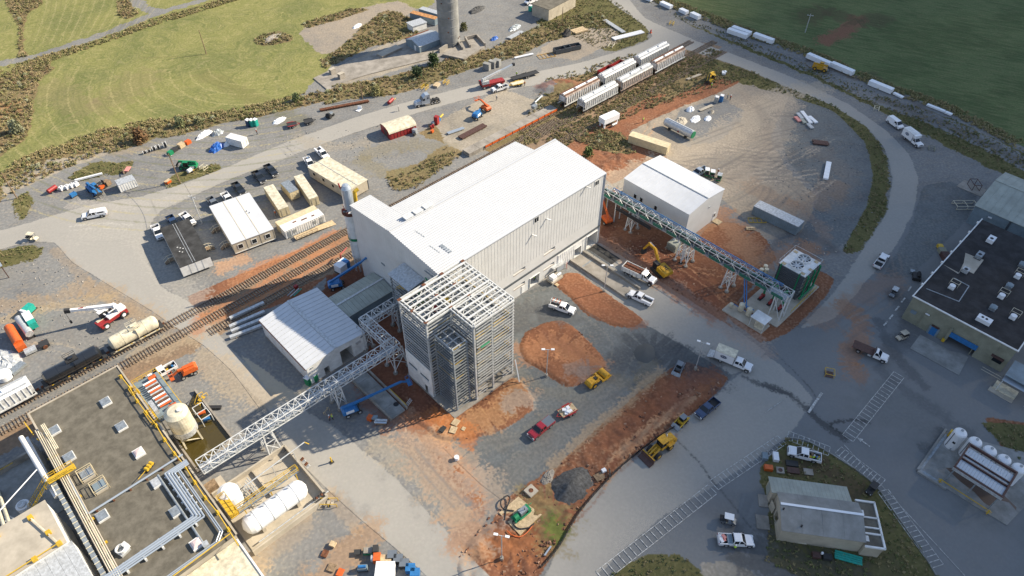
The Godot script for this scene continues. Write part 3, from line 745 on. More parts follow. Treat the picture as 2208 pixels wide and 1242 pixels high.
func paint_ground() -> void:
	region.resize(GW*GH)
	for r in ground_regions():
		fill_region(pts(r[1]),r[0])
	for lane in [[[-71.7,-205.2,-52.1,-199.3,-40.9,-196.8,-21.6,-197.4,2.7,-201.8,23.7,-202.3,43.2,-208.5],4.2],[[4.0,-224.3,3.1,-211.2,5.7,-202.4],5.0],[[154.6,-98.7,150.5,-78.5,150.8,-60.7,150.7,-31.8,149.5,-5.3,146.3,19.4,146.7,41.5,142.6,64.0,137.0,88.2],7.5]]:
		fill_region(band(smooth_line(pts(lane[0])),lane[1]),GRAVEL)
	var coarse := noise_bytes(0.006,1,4)
	var mid := noise_bytes(0.035,2,4,0.6)
	var fine := noise_bytes(0.22,3,3,0.7)
	var wx := noise_bytes(0.03,4,4,0.6)
	var wy := noise_bytes(0.03,5,4,0.6)
	var streak_n := FastNoiseLite.new()
	streak_n.seed = 9
	streak_n.frequency = 0.06
	streak_n.fractal_octaves = 3
	var streak_i := streak_n.get_seamless_image(128,1024)
	streak_i.resize(1024,1024)
	var streak := streak_i.get_data()
	if streak_i.get_format() != Image.FORMAT_L8:
		streak_i.convert(Image.FORMAT_L8)
		streak = streak_i.get_data()
	var lut := PackedByteArray()
	lut.resize(1024)
	for i in 1024:
		lut[i] = int(clampf(Color(i / 1023.0,0,0).linear_to_srgb().r,0,1)*255.0)
	var pal := PackedFloat32Array()
	for t in tones:
		for v in t:
			pal.append(v*1023.0)
	var base := PackedFloat32Array()
	base.resize(GW*GH*3)
	var bump := PackedByteArray()
	bump.resize(GW*GH)
	var hard := []
	for k in tones.size():
		hard.append(k in [ROAD,ASPHALT,PAD,YARD,SOIL])
	for y in GH:
		for x in GW:
			var i := y*GW+x
			var f := fine[i]
			var m := mid[i]
			var nx := wx[i] - 128
			var ny := wy[i] - 128
			var id := region[clampi(y+ny / 52+(f - 128) / 90,0,GH - 1)*GW+clampi(x+nx / 52,0,GW - 1)]
			if not hard[id]:
				var far := region[clampi(y+ny / 22+(f - 128) / 40,0,GH - 1)*GW+clampi(x+nx / 22+(m - 128) / 40,0,GW - 1)]
				if not hard[far]:
					id = far
			var a := (coarse[i]*0.45+m*0.4+f*0.15 - 104.0) / 85.0
			var b := (f*0.65+m*0.35 - 140.0) / 60.0
			if id == FIELD or id == FIELD_DARK:
				var bend := int(coarse[i]*0.9)
				var u := (x*3+y*2+bend*2) >> 1 if id == FIELD else x*2+y
				var v := ((y*3 - x*2) >> 1)+bend*2 if id == FIELD else y*2 - x
				var sk := streak[((v & 1023) << 10)+(u & 1023)]
				var sl := streak[(((v*3+400) & 1023) << 10)+((u*2+300) & 1023)]
				a = 0.4+(sk - 128) / 120.0+(coarse[i] - 128) / 150.0
				b = 0.2+(sl - 128) / 75.0+(m - 128) / 260.0
			elif id == ROAD or id == YARD or id == TRACK or id == GRAVEL:
				var sk := streak[(((y*3+x) & 1023) << 10)+((x*3 - y) & 1023)]
				b += (sk - 128) / 130.0
			if id == ROAD or id == ASPHALT or id == PAD:
				a *= 0.5
				b *= 0.45
			a = clampf(a,0.0,1.0)
			b = clampf(b,0.0,1.0)*0.7
			var k := id*9
			var g := 0.94+f / 2100.0 if id == ROAD or id == ASPHALT or id == PAD else 0.76+f / 540.0
			var o := i*3
			base[o] = (pal[k]+(pal[k+3] - pal[k])*a+(pal[k+6] - pal[k])*b)*g
			base[o+1] = (pal[k+1]+(pal[k+4] - pal[k+1])*a+(pal[k+7] - pal[k+1])*b)*g
			base[o+2] = (pal[k+2]+(pal[k+5] - pal[k+2])*a+(pal[k+8] - pal[k+2])*b)*g
			bump[i] = 128+(f+m - 256)*rough_of[id] / 256
	for s in ground_strokes():
		var p := smooth_line(pts(s[0]),4)
		var t := PackedVector2Array()
		for v in p:
			t.append(survey(v))
		var hw: float = s[1]*0.5 / GS
		var cr: float = s[2][0]*1023.0
		var cg: float = s[2][1]*1023.0
		var cb: float = s[2][2]*1023.0
		for q in t.size() - 1:
			var a := t[q]
			var b := t[q+1]
			var ab := b - a
			var l2 := maxf(ab.length_squared(),0.01)
			var reach := hw*1.5+2.0
			for y in range(maxi(0,int(minf(a.y,b.y) - reach)),mini(GH,int(maxf(a.y,b.y)+reach)+1)):
				for x in range(maxi(0,int(minf(a.x,b.x) - reach)),mini(GW,int(maxf(a.x,b.x)+reach)+1)):
					var ap := U(x,y) - a
					var h := ap.dot(ab) / l2
					if h < 0.0 and q > 0 or h >= 1.0 and q < t.size() - 2:
						continue
					var d := (ap - ab*clampf(h,0.0,1.0)).length()
					var i := y*GW+x
					var e := (hw*(0.55+mid[i] / 180.0) - d) / (0.35*hw+1.0)+(fine[i] - 128) / 90.0
					if e > 0.0:
						var w: float = minf(e,1.0)*s[3]
						var o := i*3
						var g := 0.8+fine[i] / 640.0
						base[o] += (cr*g - base[o])*w
						base[o+1] += (cg*g - base[o+1])*w
						base[o+2] += (cb*g - base[o+2])*w
	var rgb := PackedByteArray()
	rgb.resize(GW*GH*3)
	for i in GW*GH*3:
		rgb[i] = lut[clampi(int(base[i]),0,1023)]
	ground_material = StandardMaterial3D.new()
	ground_material.albedo_texture = ImageTexture.create_from_image(Image.create_from_data(GW,GH,false,Image.FORMAT_RGB8,rgb))
	ground_material.roughness = 0.95
	ground_material.metallic_specular = 0.25
	ground_material.heightmap_enabled = true
	ground_material.heightmap_texture = ImageTexture.create_from_image(Image.create_from_data(GW,GH,false,Image.FORMAT_L8,bump))
	ground_material.heightmap_scale = 12.0

func sheet(called: String,poly: PackedVector2Array,y: float) -> MeshInstance3D:
	# a flat sheet of ground with that outline, coloured by the survey
	var st := SurfaceTool.new()
	st.begin(Mesh.PRIMITIVE_TRIANGLES)
	var tri := Geometry2D.triangulate_polygon(poly)
	for i in range(0,tri.size(),3):
		var a := poly[tri[i]]
		var b := poly[tri[i+1]]
		var c := poly[tri[i+2]]
		for p in ([a,b,c] if (b - a).cross(c - a) > 0.0 else [a,c,b]):
			st.set_normal(Vector3.UP)
			st.set_uv(ground_uv(p))
			st.add_vertex(V(p.x,y,p.y))
	return struct_mesh(called,st.commit(),ground_material)

func edge_gap(p: Vector2,poly: PackedVector2Array) -> float:
	var d := 1e9
	for i in poly.size():
		d = minf(d,p.distance_to(Geometry2D.get_closest_point_to_segment(p,poly[i],poly[(i+1) % poly.size()])))
	return d

func relief(called: String,outline: Array,top: float,lip: float,bumps: float,seed_: int,cell := 0.45,m: Material = null,peak := 0.0) -> MeshInstance3D:
	# soil or stone lying on the ground: rises from its outline over lip metres to top, with lumps
	var poly := smooth_line(pts(outline+[outline[0],outline[1]]),4)
	var box := Rect2(poly[0],Vector2.ZERO)
	for p in poly:
		box = box.expand(p)
	var n := FastNoiseLite.new()
	n.seed = seed_
	n.frequency = 0.35
	n.fractal_octaves = 4
	var big := FastNoiseLite.new()
	big.seed = seed_+50
	big.frequency = 0.09
	var nx := int(box.size.x / cell)+2
	var nz := int(box.size.y / cell)+2
	var hs := PackedFloat32Array()
	hs.resize(nx*nz)
	for j in nz:
		for i in nx:
			var p := box.position+U(i,j)*cell
			if not Geometry2D.is_point_in_polygon(p,poly):
				hs[j*nx+i] = -1.0
				continue
			var e := edge_gap(p,poly)
			var k := smoothstep(0.0,1.0,clampf(e / lip,0.0,1.0))
			hs[j*nx+i] = 0.012+k*(top+bumps*(n.get_noise_2dv(p)+0.8*big.get_noise_2dv(p)))+peak*maxf(0.0,e+0.5*big.get_noise_2dv(p*2.0))
	var st := SurfaceTool.new()
	st.begin(Mesh.PRIMITIVE_TRIANGLES)
	st.set_smooth_group(0)
	for j in nz - 1:
		for i in nx - 1:
			var q := [j*nx+i,j*nx+i+1,(j+1)*nx+i+1,(j+1)*nx+i]
			var inside := 0
			for k in q:
				if hs[k] >= 0.0:
					inside += 1
			if inside == 0:
				continue
			for k in [0,1,2,0,2,3]:
				var id: int = q[k]
				var p := box.position+U(id % nx,id / nx)*cell
				st.set_uv(ground_uv(p))
				st.add_vertex(V(p.x,maxf(hs[id],-0.02),p.y))
	st.index()
	st.generate_normals()
	return struct_mesh(called,st.commit(),ground_material if m == null else m)

func build_ground() -> void:
	paint_ground()
	var land := PlaneMesh.new()
	land.size = U(6000,6000)
	var t := struct_mesh("terrain",land,grainy(Color(0.14,0.15,0.05),1.0,0.0,0.01,0.5))
	t.position = V(0,-0.25,0)
	var st := SurfaceTool.new()
	st.begin(Mesh.PRIMITIVE_TRIANGLES)
	for j in 12:
		for i in 20:
			for k in [U(i,j),U(i+1,j),U(i+1,j+1),U(i,j),U(i+1,j+1),U(i,j+1)]:
				var q := U(k.x / 20.0*GW,k.y / 12.0*GH)*GS+G0
				var p := GX*q.x+GZ*q.y - GC
				st.set_normal(Vector3.UP)
				st.set_uv(U(k.x / 20.0,k.y / 12.0))
				st.add_vertex(v3(p))
	struct_mesh("ground",st.commit(),ground_material)
	var r := ground_regions()
	var names := {FIELD: "grass_field",FIELD_DARK: "grass_field",ROAD: "road",ASPHALT: "asphalt_yard",YARD: "gravel_yard",LAWN: "grass_verge",OLDPAD: "concrete_slab_ground"}
	var level := 0
	for e in r:
		if names.has(e[0]) and e[0] != OLDPAD:
			level += 1
			sheet(names[e[0]],rounded(pts(e[1])),0.004*level)
	# soil that stands proud of the yards
	relief("soil_island",[-11.4,14.0,-7.6,12.1,-3.0,12.7,1.1,15.0,1.4,20.1,-0.4,28.7,-2.0,30.6,-5.9,30.9,-10.0,29.9,-12.2,27.6,-12.5,22.0,-13.3,17.6],0.35,0.9,0.14,1)
	relief("soil_island",[7.9,5.6,12.3,4.9,14.6,6.6,14.9,9.6,14.5,28.0,11.2,27.6,8.2,24.4,6.2,18.3,7.4,11.4],0.3,0.9,0.12,2)
	relief("soil_bank",[-39.6,13.5,-31.7,17.3,-27.8,19.2,-17.9,19.6,-18.7,26.2,-21.0,28.1,-27.8,27.2,-34.7,24.3,-38.5,20.4,-38.9,17.4],0.4,0.7,0.12,3)
	relief("soil_strip",[-39.3,38.2,-26.7,39.9,-14.8,39.5,-6.5,39.9,4.2,39.7,11.4,41.4,14.3,50.1,7.2,50.2,-0.3,49.8,-5.0,48.6,-18.4,47.5,-28.2,48.0,-37.5,50.2,-43.9,51.2,-47.2,51.2,-53.3,44.4,-50.6,40.0,-44.1,38.9],0.25,0.9,0.5,4,0.4)
	relief("soil_heap",[67.7,-61.8,73.8,-63.6,80.0,-62.1,83.7,-57.0,83.6,-51.1,78.4,-50.1,72.7,-53.0,68.3,-57.2],1.3,4.0,0.4,5,0.5)
	relief("soil_bank",[46.8,-19.2,50.2,-24.4,56.1,-25.2,60.1,-22.5,62.6,-17.5,61.1,-11.9,53.2,-13.1,47.1,-12.9],0.5,2.0,0.5,6)
	relief("soil_bank",[80.6,-24.1,89.1,-24.4,102.1,-23.2,112.0,-22.9,112.1,-20.3,100.8,-20.4,86.2,-20.4,78.4,-21.5],0.35,1.2,0.25,7)
	relief("soil_cut",[36.0,-1.6,37.4,4.9,38.0,17.7,37.2,30.6,34.4,36.4,29.3,36.7,27.3,29.8,27.2,19.0,27.3,8.8,29.9,2.8],0.2,1.5,0.3,8)
	relief("soil_cut",[28.5,41.0,28.1,49.0,34.2,51.0,50.0,51.2,57.0,50.4,56.5,48.9,38.0,49.9,32.2,46.4,32.1,40.4],0.2,0.8,0.15,9)
	relief("soil_bank",[-33.4,-27.5,-24.9,-33.5,-23.1,-28.5,-34.2,-26.3,-35.4,-6.5,-31.0,-4.2,-33.1,2.6,-33.0,15.2,-39.2,13.5,-39.8,4.4,-39.0,-3.1,-36.7,-18.8],0.12,0.8,0.12,12)
	relief("gravel_pile",[-30.6,41.7,-28.5,41.1,-25.3,41.5,-23.2,43.2,-23.2,45.4,-24.8,47.2,-27.9,47.7,-30.5,47.0,-32.0,44.9],0.1,1.0,0.15,10,0.3,M.stone_dark,0.55)
	relief("gravel_pile",[5.4,32.0,7.6,31.4,9.5,32.4,9.5,34.5,7.4,36.1,5.2,35.9,4.2,34.1],0.05,1.0,0.08,11,0.3,mat(Color(0.08,0.085,0.085),0.95),0.4)
	build_markings()

func build_markings() -> void:
	# ladder-striped walkways: two edge lines and rungs, each painted on the road
	for w in [[U(-36.02,57.86),U(-9.3,61.38),22,U(-35.21,59.69)],[U(-8.35,61.12),U(9.23,64.51),17,U(-8.57,62.59)],[U(18.56,73.06),U(40.87,72.9),20,U(19.04,74.53)],[U(13.69,74.11),U(13.05,83.12),11,U(15.33,74)],[U(11.8,83.46),U(5.14,96.24),16,U(13.48,83.79)],[U(11.8,65.49),U(14.36,72.8),8,U(9.84,65.95)]]:
		var t := Node3D.new()
		t.name = numbered("walkway_marking")
		t.set_meta("kind","structure")
		add_child(t)
		var a: Vector2 = w[0]
		var b: Vector2 = w[1]
		var n: Vector2 = (b - a).orthogonal().normalized()
		if n.dot(w[3] - a) < 0.0:
			n = -n
		n *= 2.2
		var y := 0.125
		for k in 2:
			bar(t,"edge_line",v3(a+n*k,y),v3(b+n*k,y),0.12,0.004,M.paint_line)
		for k in w[2]+1:
			var p := a.lerp(b,float(k) / w[2])
			bar(t,"rung",v3(p+n*0.06,y+0.002),v3(p+n*0.94,y+0.002),0.13,0.004,M.paint_line)
	for w in [[U(24.84,65.3),U(18.5,65.87),0.5],[U(68.67,64.19),U(66.59,64.35),0.35],[U(63.8,64.85),U(61.71,64.93),0.35],[U(60.17,65.09),U(58.13,65.17),0.35],[U(56.62,65.33),U(54.63,65.4),0.35],[U(53.64,65.44),U(51.82,65.45),0.35],[U(16.68,74.43),U(7.73,100.52),0.1],[U(12.27,59.96),U(17.76,60.82),0.12]]:
		var o := bar(self,"painted_line",v3(w[0],0.13),v3(w[1],0.13),w[2],0.004,M.paint_line)
		o.set_meta("kind","structure")
	var st := begin()
	var a := U(20.05,75.35)
	var d: Vector2 = (U(19.98,76.71) - a).normalized()
	var n := d.orthogonal()
	var y := 0.134
	quad(st,v3(a+d*0.9 - n*0.12,y),v3(a+d*0.9+n*0.12,y),v3(a+d*2.6+n*0.12,y),v3(a+d*2.6 - n*0.12,y))
	for v in [a,a+d*0.95+n*0.5,a+d*0.95 - n*0.5]:
		st.add_vertex(v3(v,y))
	struct_mesh("painted_arrow",done(st),M.paint_line)

# ---------------------------------------------------------------- tracks
func build_tracks() -> void:
	# straight stretches of track: [from, to]; each rail and each of the nearest ties is a part
	var runs := []
	for q in [[-112,62,-43.6],[-112,-16,-39.2],[-58,-16,-35.4],[48,142,-41.3],[48,136,-47.2],[46,138,-34.6]]:
		runs.append(["railway_track",U(q[0],q[2]),U(q[1],q[2]),runs.size()])
	var count := 0
	for r in runs:
		var t := Node3D.new()
		t.name = numbered(r[0])
		t.set_meta("kind","structure")
		add_child(t)
		var a: Vector2 = r[1]
		var b: Vector2 = r[2]
		var d := (b - a).normalized()
		var n := d.orthogonal()
		for s in [-0.75,0.75]:
			bar(t,"rail",v3(a+n*s,0.26),v3(b+n*s,0.26),0.075,0.16,M.rail)
		var len := a.distance_to(b)
		var many := len / 0.62
		var st := begin()
		for k in int(many):
			var p := a+d*(k+0.5)*0.62+d*rng.randf_range(-0.06,0.06)
			var m := n.rotated(rng.randf_range(-0.05,0.05))*rng.randf_range(1.2,1.35)
			if count < 295 and r[3] < 3 and absf(p.x+38.0) < 27.0:
				bar(t,"tie",v3(p - m,0.1),v3(p+m,0.1),0.23,0.16,M.tie)
				count += 1
			else:
				st_bar(st,v3(p - m,0.1),v3(p+m,0.1),0.23,0.16)
		var rest := put(t,"ties",done(st),M.tie)
		rest.set_meta("kind","stuff")

# ---------------------------------------------------------------- buildings
func gable_mesh(x0: float,x1: float,prof: Array) -> ArrayMesh:
	# cross section (z, y) drawn out along x
	var st := begin()
	var poly := pts(prof)
	if Geometry2D.is_polygon_clockwise(poly):
		poly.reverse()
	var tri := Geometry2D.triangulate_polygon(poly)
	for i in range(0,tri.size(),3):
		var a := poly[tri[i]]
		var b := poly[tri[i+1]]
		var c := poly[tri[i+2]]
		if (b - a).cross(c - a) < 0.0:
			var k := b
			b = c
			c = k
		for p in [a,b,c]:
			st.add_vertex(V(x1,p.y,p.x))
		for p in [a,c,b]:
			st.add_vertex(V(x0,p.y,p.x))
	for i in poly.size():
		var a := poly[i]
		var b := poly[(i+1) % poly.size()]
		quad(st,V(x0,a.y,a.x),V(x0,b.y,b.x),V(x1,b.y,b.x),V(x1,a.y,a.x))
	return done(st)

func slab(p: Node3D,called: String,a: Vector3,b: Vector3,c: Vector3,d: Vector3,thick: float,m: Material) -> MeshInstance3D:
	# a flat plate with corners a b c d (clockwise from above) and its thickness below
	var st := begin()
	var n := (b - a).cross(d - a).normalized()
	if n.y < 0.0:
		n = -n
	var e := -n*thick
	quad(st,a,b,c,d)
	quad(st,d+e,c+e,b+e,a+e)
	quad(st,b,a,a+e,b+e)
	quad(st,c,b,b+e,c+e)
	quad(st,d,c,c+e,d+e)
	quad(st,a,d,d+e,a+e)
	return put(p,called,done(st),m)

func pane(p: Node3D,called: String,c: Vector3,s: Vector3,frame: Material) -> void:
	# a window: a frame of four bars and a glass sheet, on the wall plane that is thin in s
	var g := Node3D.new()
	g.name = called
	p.add_child(g,true)
	blk(g,"glass",c,s,M.glass)
	if s.x < s.z:
		for k in [-1,1]:
			blk(g,"frame",c+V(0,0,k*s.z*0.5),V(s.x+0.06,s.y+0.12,0.1),frame)
			blk(g,"frame",c+V(0,k*s.y*0.5,0),V(s.x+0.05,0.1,s.z - 0.1),frame)
	else:
		for k in [-1,1]:
			blk(g,"frame",c+V(k*s.x*0.5,0,0),V(0.1,s.y+0.12,s.z+0.06),frame)
			blk(g,"frame",c+V(0,k*s.y*0.5,0),V(s.x - 0.1,0.1,s.z+0.05),frame)

func ribs(p: Node3D,a: Vector3,b: Vector3,up: Vector3,step: float,proud: Vector3,w := 0.06) -> void:
	# the raised ribs of wall sheeting between a and b, rising by up
	var st := begin()
	var n := int(a.distance_to(b) / step)
	for k in range(1,n):
		var q := a.lerp(b,float(k) / n)+proud*0.5
		st_bar(st,q,q+up,w,proud.length())
	var o := put(p,"sheeting_ribs",done(st),M.wall)
	o.set_meta("kind","stuff")

func deck(p: Node3D,x0: float,x1: float,z0: float,y0: float,z1: float,y1: float,lines: int,m: Material,rib: Material) -> void:
	# roof sheets that run along x, with a raised seam between neighbours
	for k in lines:
		var a := float(k) / lines
		var b := float(k+1) / lines
		slab(p,"roof_sheet",V(x0,lerpf(y0,y1,a),lerpf(z0,z1,a)),V(x1,lerpf(y0,y1,a),lerpf(z0,z1,a)),V(x1,lerpf(y0,y1,b),lerpf(z0,z1,b)),V(x0,lerpf(y0,y1,b),lerpf(z0,z1,b)),0.12,m)
		var q := V(x0,lerpf(y0,y1,a)+0.05,lerpf(z0,z1,a))
		bar(p,"roof_seam",q+V(0.01,0,0),q+V(x1 - x0 - 0.02,0,0),0.18,0.2,rib)

func deck_cross(p: Node3D,x0: float,y0: float,x1: float,y1: float,z0: float,z1: float,lines: int,m: Material,rib: Material) -> void:
	# roof sheets that run down the slope along x, side by side along z
	for k in lines:
		var a := lerpf(z0,z1,float(k) / lines)
		var b := lerpf(z0,z1,float(k+1) / lines)
		slab(p,"roof_sheet",V(x0,y0,a),V(x1,y1,a),V(x1,y1,b),V(x0,y0,b),0.12,m)
		if k > 0:
			bar(p,"roof_seam",V(x0,y0+0.02,a),V(x1,y1+0.02,a),0.07,0.08,rib)

func build_main_works() -> void:
	var t := thing("factory_hall","tall grey metal hall with a white ribbed roof beside the steel frame tower","building",V(0,0,0))
	var ridge := 22.5
	var back := func(z: float) -> float: return ridge - 0.1056*(-13.0 - z)
	var low: float = back.call(-27.2) - 0.15
	var low2: float = back.call(-19.7) - 0.15
	var cuts := []
	for q in [[9.1,7.95,3.7,0.75],[-0.55,7.8,3.7,0.75],[9.2,3.1,3.6,0.7],[-0.5,3.2,3.6,0.7],[4.4,1.65,3.0,2.9],[19.2,1.5,2.3,2.8],[24.3,2.2,3.8,4.2]]:
		cuts.append([V(q[0],q[1],-3.0),V(q[2],q[3],12.2)])
	put(t,"wall",gable_mesh(-22.6,-17.4,[-27.2,0,-27.2,low,-13,ridge - 0.15,2.9,21.05,2.9,0]),M.wall)
	carve(t,"wall",[gable_mesh(-17.4,26.6,[-13,0,-13,ridge - 0.15,2.9,21.05,2.9,0])],cuts,M.wall)
	put(t,"wall",gable_mesh(-17.4,19.8,[-19.7,0,-19.7,low2,-13.01,ridge - 0.16,-13.01,0]),M.wall)
	deck(t,-22.75,26.75,-13.0,ridge,3.05,21.2,26,M.white_roof,M.rib)
	deck(t,-22.75,-17.3,-13.0,ridge,-27.35,back.call(-27.35),23,M.white_roof,M.rib)
	deck(t,-17.29,19.85,-13.0,ridge,-19.85,back.call(-19.85),11,M.white_roof,M.rib)
	bar(t,"ridge_cap",V(-22.75,ridge+0.12,-13),V(26.75,ridge+0.12,-13),0.5,0.08,M.rib)
	bar(t,"gutter",V(-22.75,21.1,3.12),V(26.75,21.1,3.12),0.2,0.2,M.rib)
	for k in [0,1,2]:
		var v := Node3D.new()
		v.name = "ridge_vent"
		t.add_child(v,true)
		var c := V(-17.2+k*2.6,ridge+0.3,-13.6)
		blk(v,"hood",c+V(0,0.25,0),V(2.1,0.14,1.5),M.steel_white)
		blk(v,"curb",c - V(0,0.1,0),V(1.7,0.55,1.1),M.white)
	for q in [[-18.5,-9.6,2.6],[-19.0,-4.6,3.0]]:
		bar(t,"roof_slot",V(q[0],22.4+0.081*(-13 - q[1])+0.13,q[1]),V(q[0]+0.3,22.4+0.081*(-13 - q[1] - q[2])+0.13,q[1]+q[2]),0.22,0.06,M.galv_dark)
	var h := bar(t,"roof_hatch",V(-17.2,21.75,-3.0),V(-17.0,21.5,-0.2),0.75,0.2,M.galv_dark)
	h.set_meta("label","long grey roof hatch set into the white roof sheets")
	ribs(t,V(-17,8.6,2.9),V(26.6,8.6,2.9),V(0,12.4,0),0.9,V(0,0,0.012),0.04)
	ribs(t,V(-22.6,0.2,-27),V(-22.6,0.2,2.7),V(0,20.4,0),0.9,V(-0.012,0,0),0.04)
	bar(t,"drip_band",V(-16.8,5.45,3.02),V(26.75,5.45,3.02),0.22,0.42,M.trim_dark)
	carve(t,"white_sheeting",[box_at(V(16.9,2.3,2.97),V(9.6,4.5,0.1))],[[V(19.2,1.5,2.97),V(2.3,2.8,0.4)]],M.white)
	for k in 15:
		if absf(12.4+k*0.66 - 19.2) > 1.25:
			blk(t,"sheeting_rib",V(12.4+k*0.66,2.3,3.04),V(0.12,4.4,0.06),M.white)
	for q in [[4.3,19.85,1.35,1.4],[23.9,19.7,1.35,1.3]]:
		pane(t,"window",V(q[0],q[1],2.93),V(q[2],q[3],0.06),M.white)
		blk(t,"mullion",V(q[0],q[1],2.98),V(0.07,q[3],0.06),M.white)
	for q in [[9.1,7.95,3.7,0.75],[-0.55,7.8,3.7,0.75],[9.2,3.1,3.6,0.7],[-0.5,3.2,3.6,0.7]]:
		blk(t,"opening_sill",V(q[0],q[1] - q[3]*0.5 - 0.05,2.98),V(q[2]+0.1,0.06,0.08),M.wood)
	for q in [[4.4,1.65,3.0,2.9],[19.2,1.5,2.3,2.8],[24.3,2.2,3.8,4.2]]:
		for k in [-1,1]:
			blk(t,"door_jamb",V(q[0]+k*(q[2]*0.5+0.06),q[1],3.0),V(0.12,q[3],0.16),M.white)
		blk(t,"door_head",V(q[0],q[1]+q[3]*0.5+0.06,3.0),V(q[2]+0.24,0.12,0.16),M.white)
	blk(t,"door",V(0.65,1.25,2.96),V(0.95,2.1,0.1),M.white)
	for q in [[7.4,18.4],[3.1,16.35],[20.1,20.6]]:
		var l := bar(t,"wall_lamp",V(q[0],q[1],2.95),V(q[0]+0.5,q[1] - 0.15,3.9),0.25,0.16,M.white)
		blk(l,"bracket",V(-0.45,0,0),V(0.08,1.6,1.2),M.galv)
	rod(t,"downpipe",V(26.75,0.2,3.1),V(26.75,20.9,3.1),0.07,M.rib)
	for x in [-22.7,26.7]:
		bar(t,"corner_trim",V(x,0.1,2.98),V(x,21.0,2.98),0.18,0.18,M.rib)
	# louvre on the end wall
	blk(t,"wall_vent",V(-22.66,10.2,-17.5),V(0.1,0.5,1.2),M.galv_dark)
	build_frame_tower()
	build_stair_tower()
	build_stack()
	build_lean_sheds()
	build_conveyors()
	build_cooling()

func build_frame_tower() -> void:
	var t := thing("steel_frame_tower","open tower of galvanised steel columns and close horizontal girts with no cladding","tower")
	var top := 22.2
	var cols := [[-33.0,4.2],[-27.3,4.2],[-22.9,4.2],[-17.6,4.2],[-33.0,12.0],[-27.3,12.0],[-17.6,11.3],[-27.3,18.4],[-22.9,18.4],[-17.6,18.4],[-22.9,11.5]]
	for c in cols:
		bar(t,"column",V(c[0],0,c[1]),V(c[0],top,c[1]),0.36,0.36,M.galv)
	for f in 5:
		var y := 4.4+f*4.3
		for e in [[-33,4.2,-17.6,4.2],[-33,12,-27.3,12],[-27.3,11.5,-17.6,11.5],[-27.3,18.4,-17.6,18.4],[-33,4.2,-33,12],[-27.3,4.2,-27.3,18.4],[-22.9,4.2,-22.9,18.4],[-17.6,4.2,-17.6,18.4]]:
			bar(t,"floor_beam",V(e[0],y,e[1]),V(e[2],y,e[3]),0.3,0.42,M.shaded_steel)
		if f < 4:
			var g := blk(t,"floor_grating",V(-25.2,y+0.28,8.0),V(15.0,0.06,7.0),M.shaded_steel)
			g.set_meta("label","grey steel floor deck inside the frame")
			blk(t,"floor_grating",V(-22.4,y+0.27,15.0),V(9.3,0.06,6.4),M.shaded_steel)
			for z in [4.7,11.2,17.9]:
				bar(t,"handrail",V(-32.6 if z < 12 else -26.9,y+1.3,z),V(-18.0,y+1.3,z),0.07,0.07,M.yellow)
			bar(t,"handrail",V(-18.1,y+1.3,4.8),V(-18.1,y+1.3,17.9),0.07,0.07,M.yellow)
			bar(t,"toe_board",V(-18.1,y+0.5,4.8),V(-18.1,y+0.5,17.9),0.04,0.25,M.yellow)
			bar(t,"toe_board",V(-26.8,y+0.5,18.0),V(-18.1,y+0.5,18.0),0.04,0.25,M.yellow)
	# girts: rows of channels round the outside
	var n := 26
	for k in n:
		var y := 0.9+k*(top - 1.2) / (n - 1)
		if not (k < 5):
			bar(t,"girt",V(-26.9,y,18.62),V(-23.1,y,18.62),0.1,0.2,M.galv)
			bar(t,"girt",V(-22.7,y,18.62),V(-17.4,y,18.62),0.1,0.2,M.galv)
		elif k > 0 and k < 4:
			bar(t,"girt",V(-26.9,y,18.62),V(-24.6,y,18.62),0.1,0.2,M.galv)
			bar(t,"girt",V(-20.5,y,18.62),V(-17.4,y,18.62),0.1,0.2,M.galv)
		bar(t,"girt",V(-17.4,y,4.3),V(-17.4,y,18.5),0.1,0.2,M.galv)
		if y > 9.0:
			bar(t,"girt",V(-33.2,y,4.2),V(-33.2,y,12.2),0.1,0.2,M.galv)
		bar(t,"girt",V(-33.2,y,12.2),V(-27.5,y,12.2),0.1,0.2,M.galv)
		bar(t,"girt",V(-27.5,y,12.4),V(-27.5,y,18.5),0.1,0.2,M.galv)
		bar(t,"girt",V(-33.0,y,4.0),V(-22.8,y,4.0),0.1,0.2,M.galv)
	# roof: main beams, joists and cross bracing
	for z in [4.2,12.0,18.4]:
		for s in [-0.3,0.3]:
			bar(t,"roof_girder",V(-33 if z < 13 else -27.3,top+0.02*s,z+s),V(-17.5,top+0.02*s,z+s),0.16,0.4,M.steel_white)
	for x in [-33.0,-27.3,-22.9,-17.6]:
		for s in [-0.3,0.3]:
			bar(t,"roof_girder",V(x+s,top+0.06+0.02*s,4.2),V(x+s,top+0.06+0.02*s,12.0 if x < -30 else 18.4),0.16,0.36,M.steel_white)
	for k in 12:
		var z := 4.9+k*1.16
		bar(t,"roof_purlin",V(-33.0 if z < 12 else -27.3,top+0.36,z),V(-17.6,top+0.36,z),0.34 if k % 2 == 0 else 0.18,0.22,M.steel_white)
	for k in 16:
		var x := -32.4+k*0.97
		bar(t,"roof_joist",V(x,top - 0.3,4.3),V(x,top - 0.3,12.0 if x < -27.3 else 18.3),0.1,0.2,M.galv)
	for q in [[-33.0,4.2,-27.3,12.0],[-27.3,4.2,-22.9,12.0],[-22.9,4.2,-17.6,12.0],[-27.3,12.0,-22.9,18.4],[-22.9,12.0,-17.6,18.4]]:
		for f in [0.0,0.5]:
			var za: float = lerpf(q[1],q[3],f)
			var zb: float = lerpf(q[1],q[3],f+0.5)
			bar(t,"roof_brace",V(q[0],top - 0.1,za),V(q[2],top - 0.1,zb),0.1,0.1,M.steel_white)
			bar(t,"roof_brace",V(q[0],top - 0.22,zb),V(q[2],top - 0.22,za),0.1,0.1,M.steel_white)
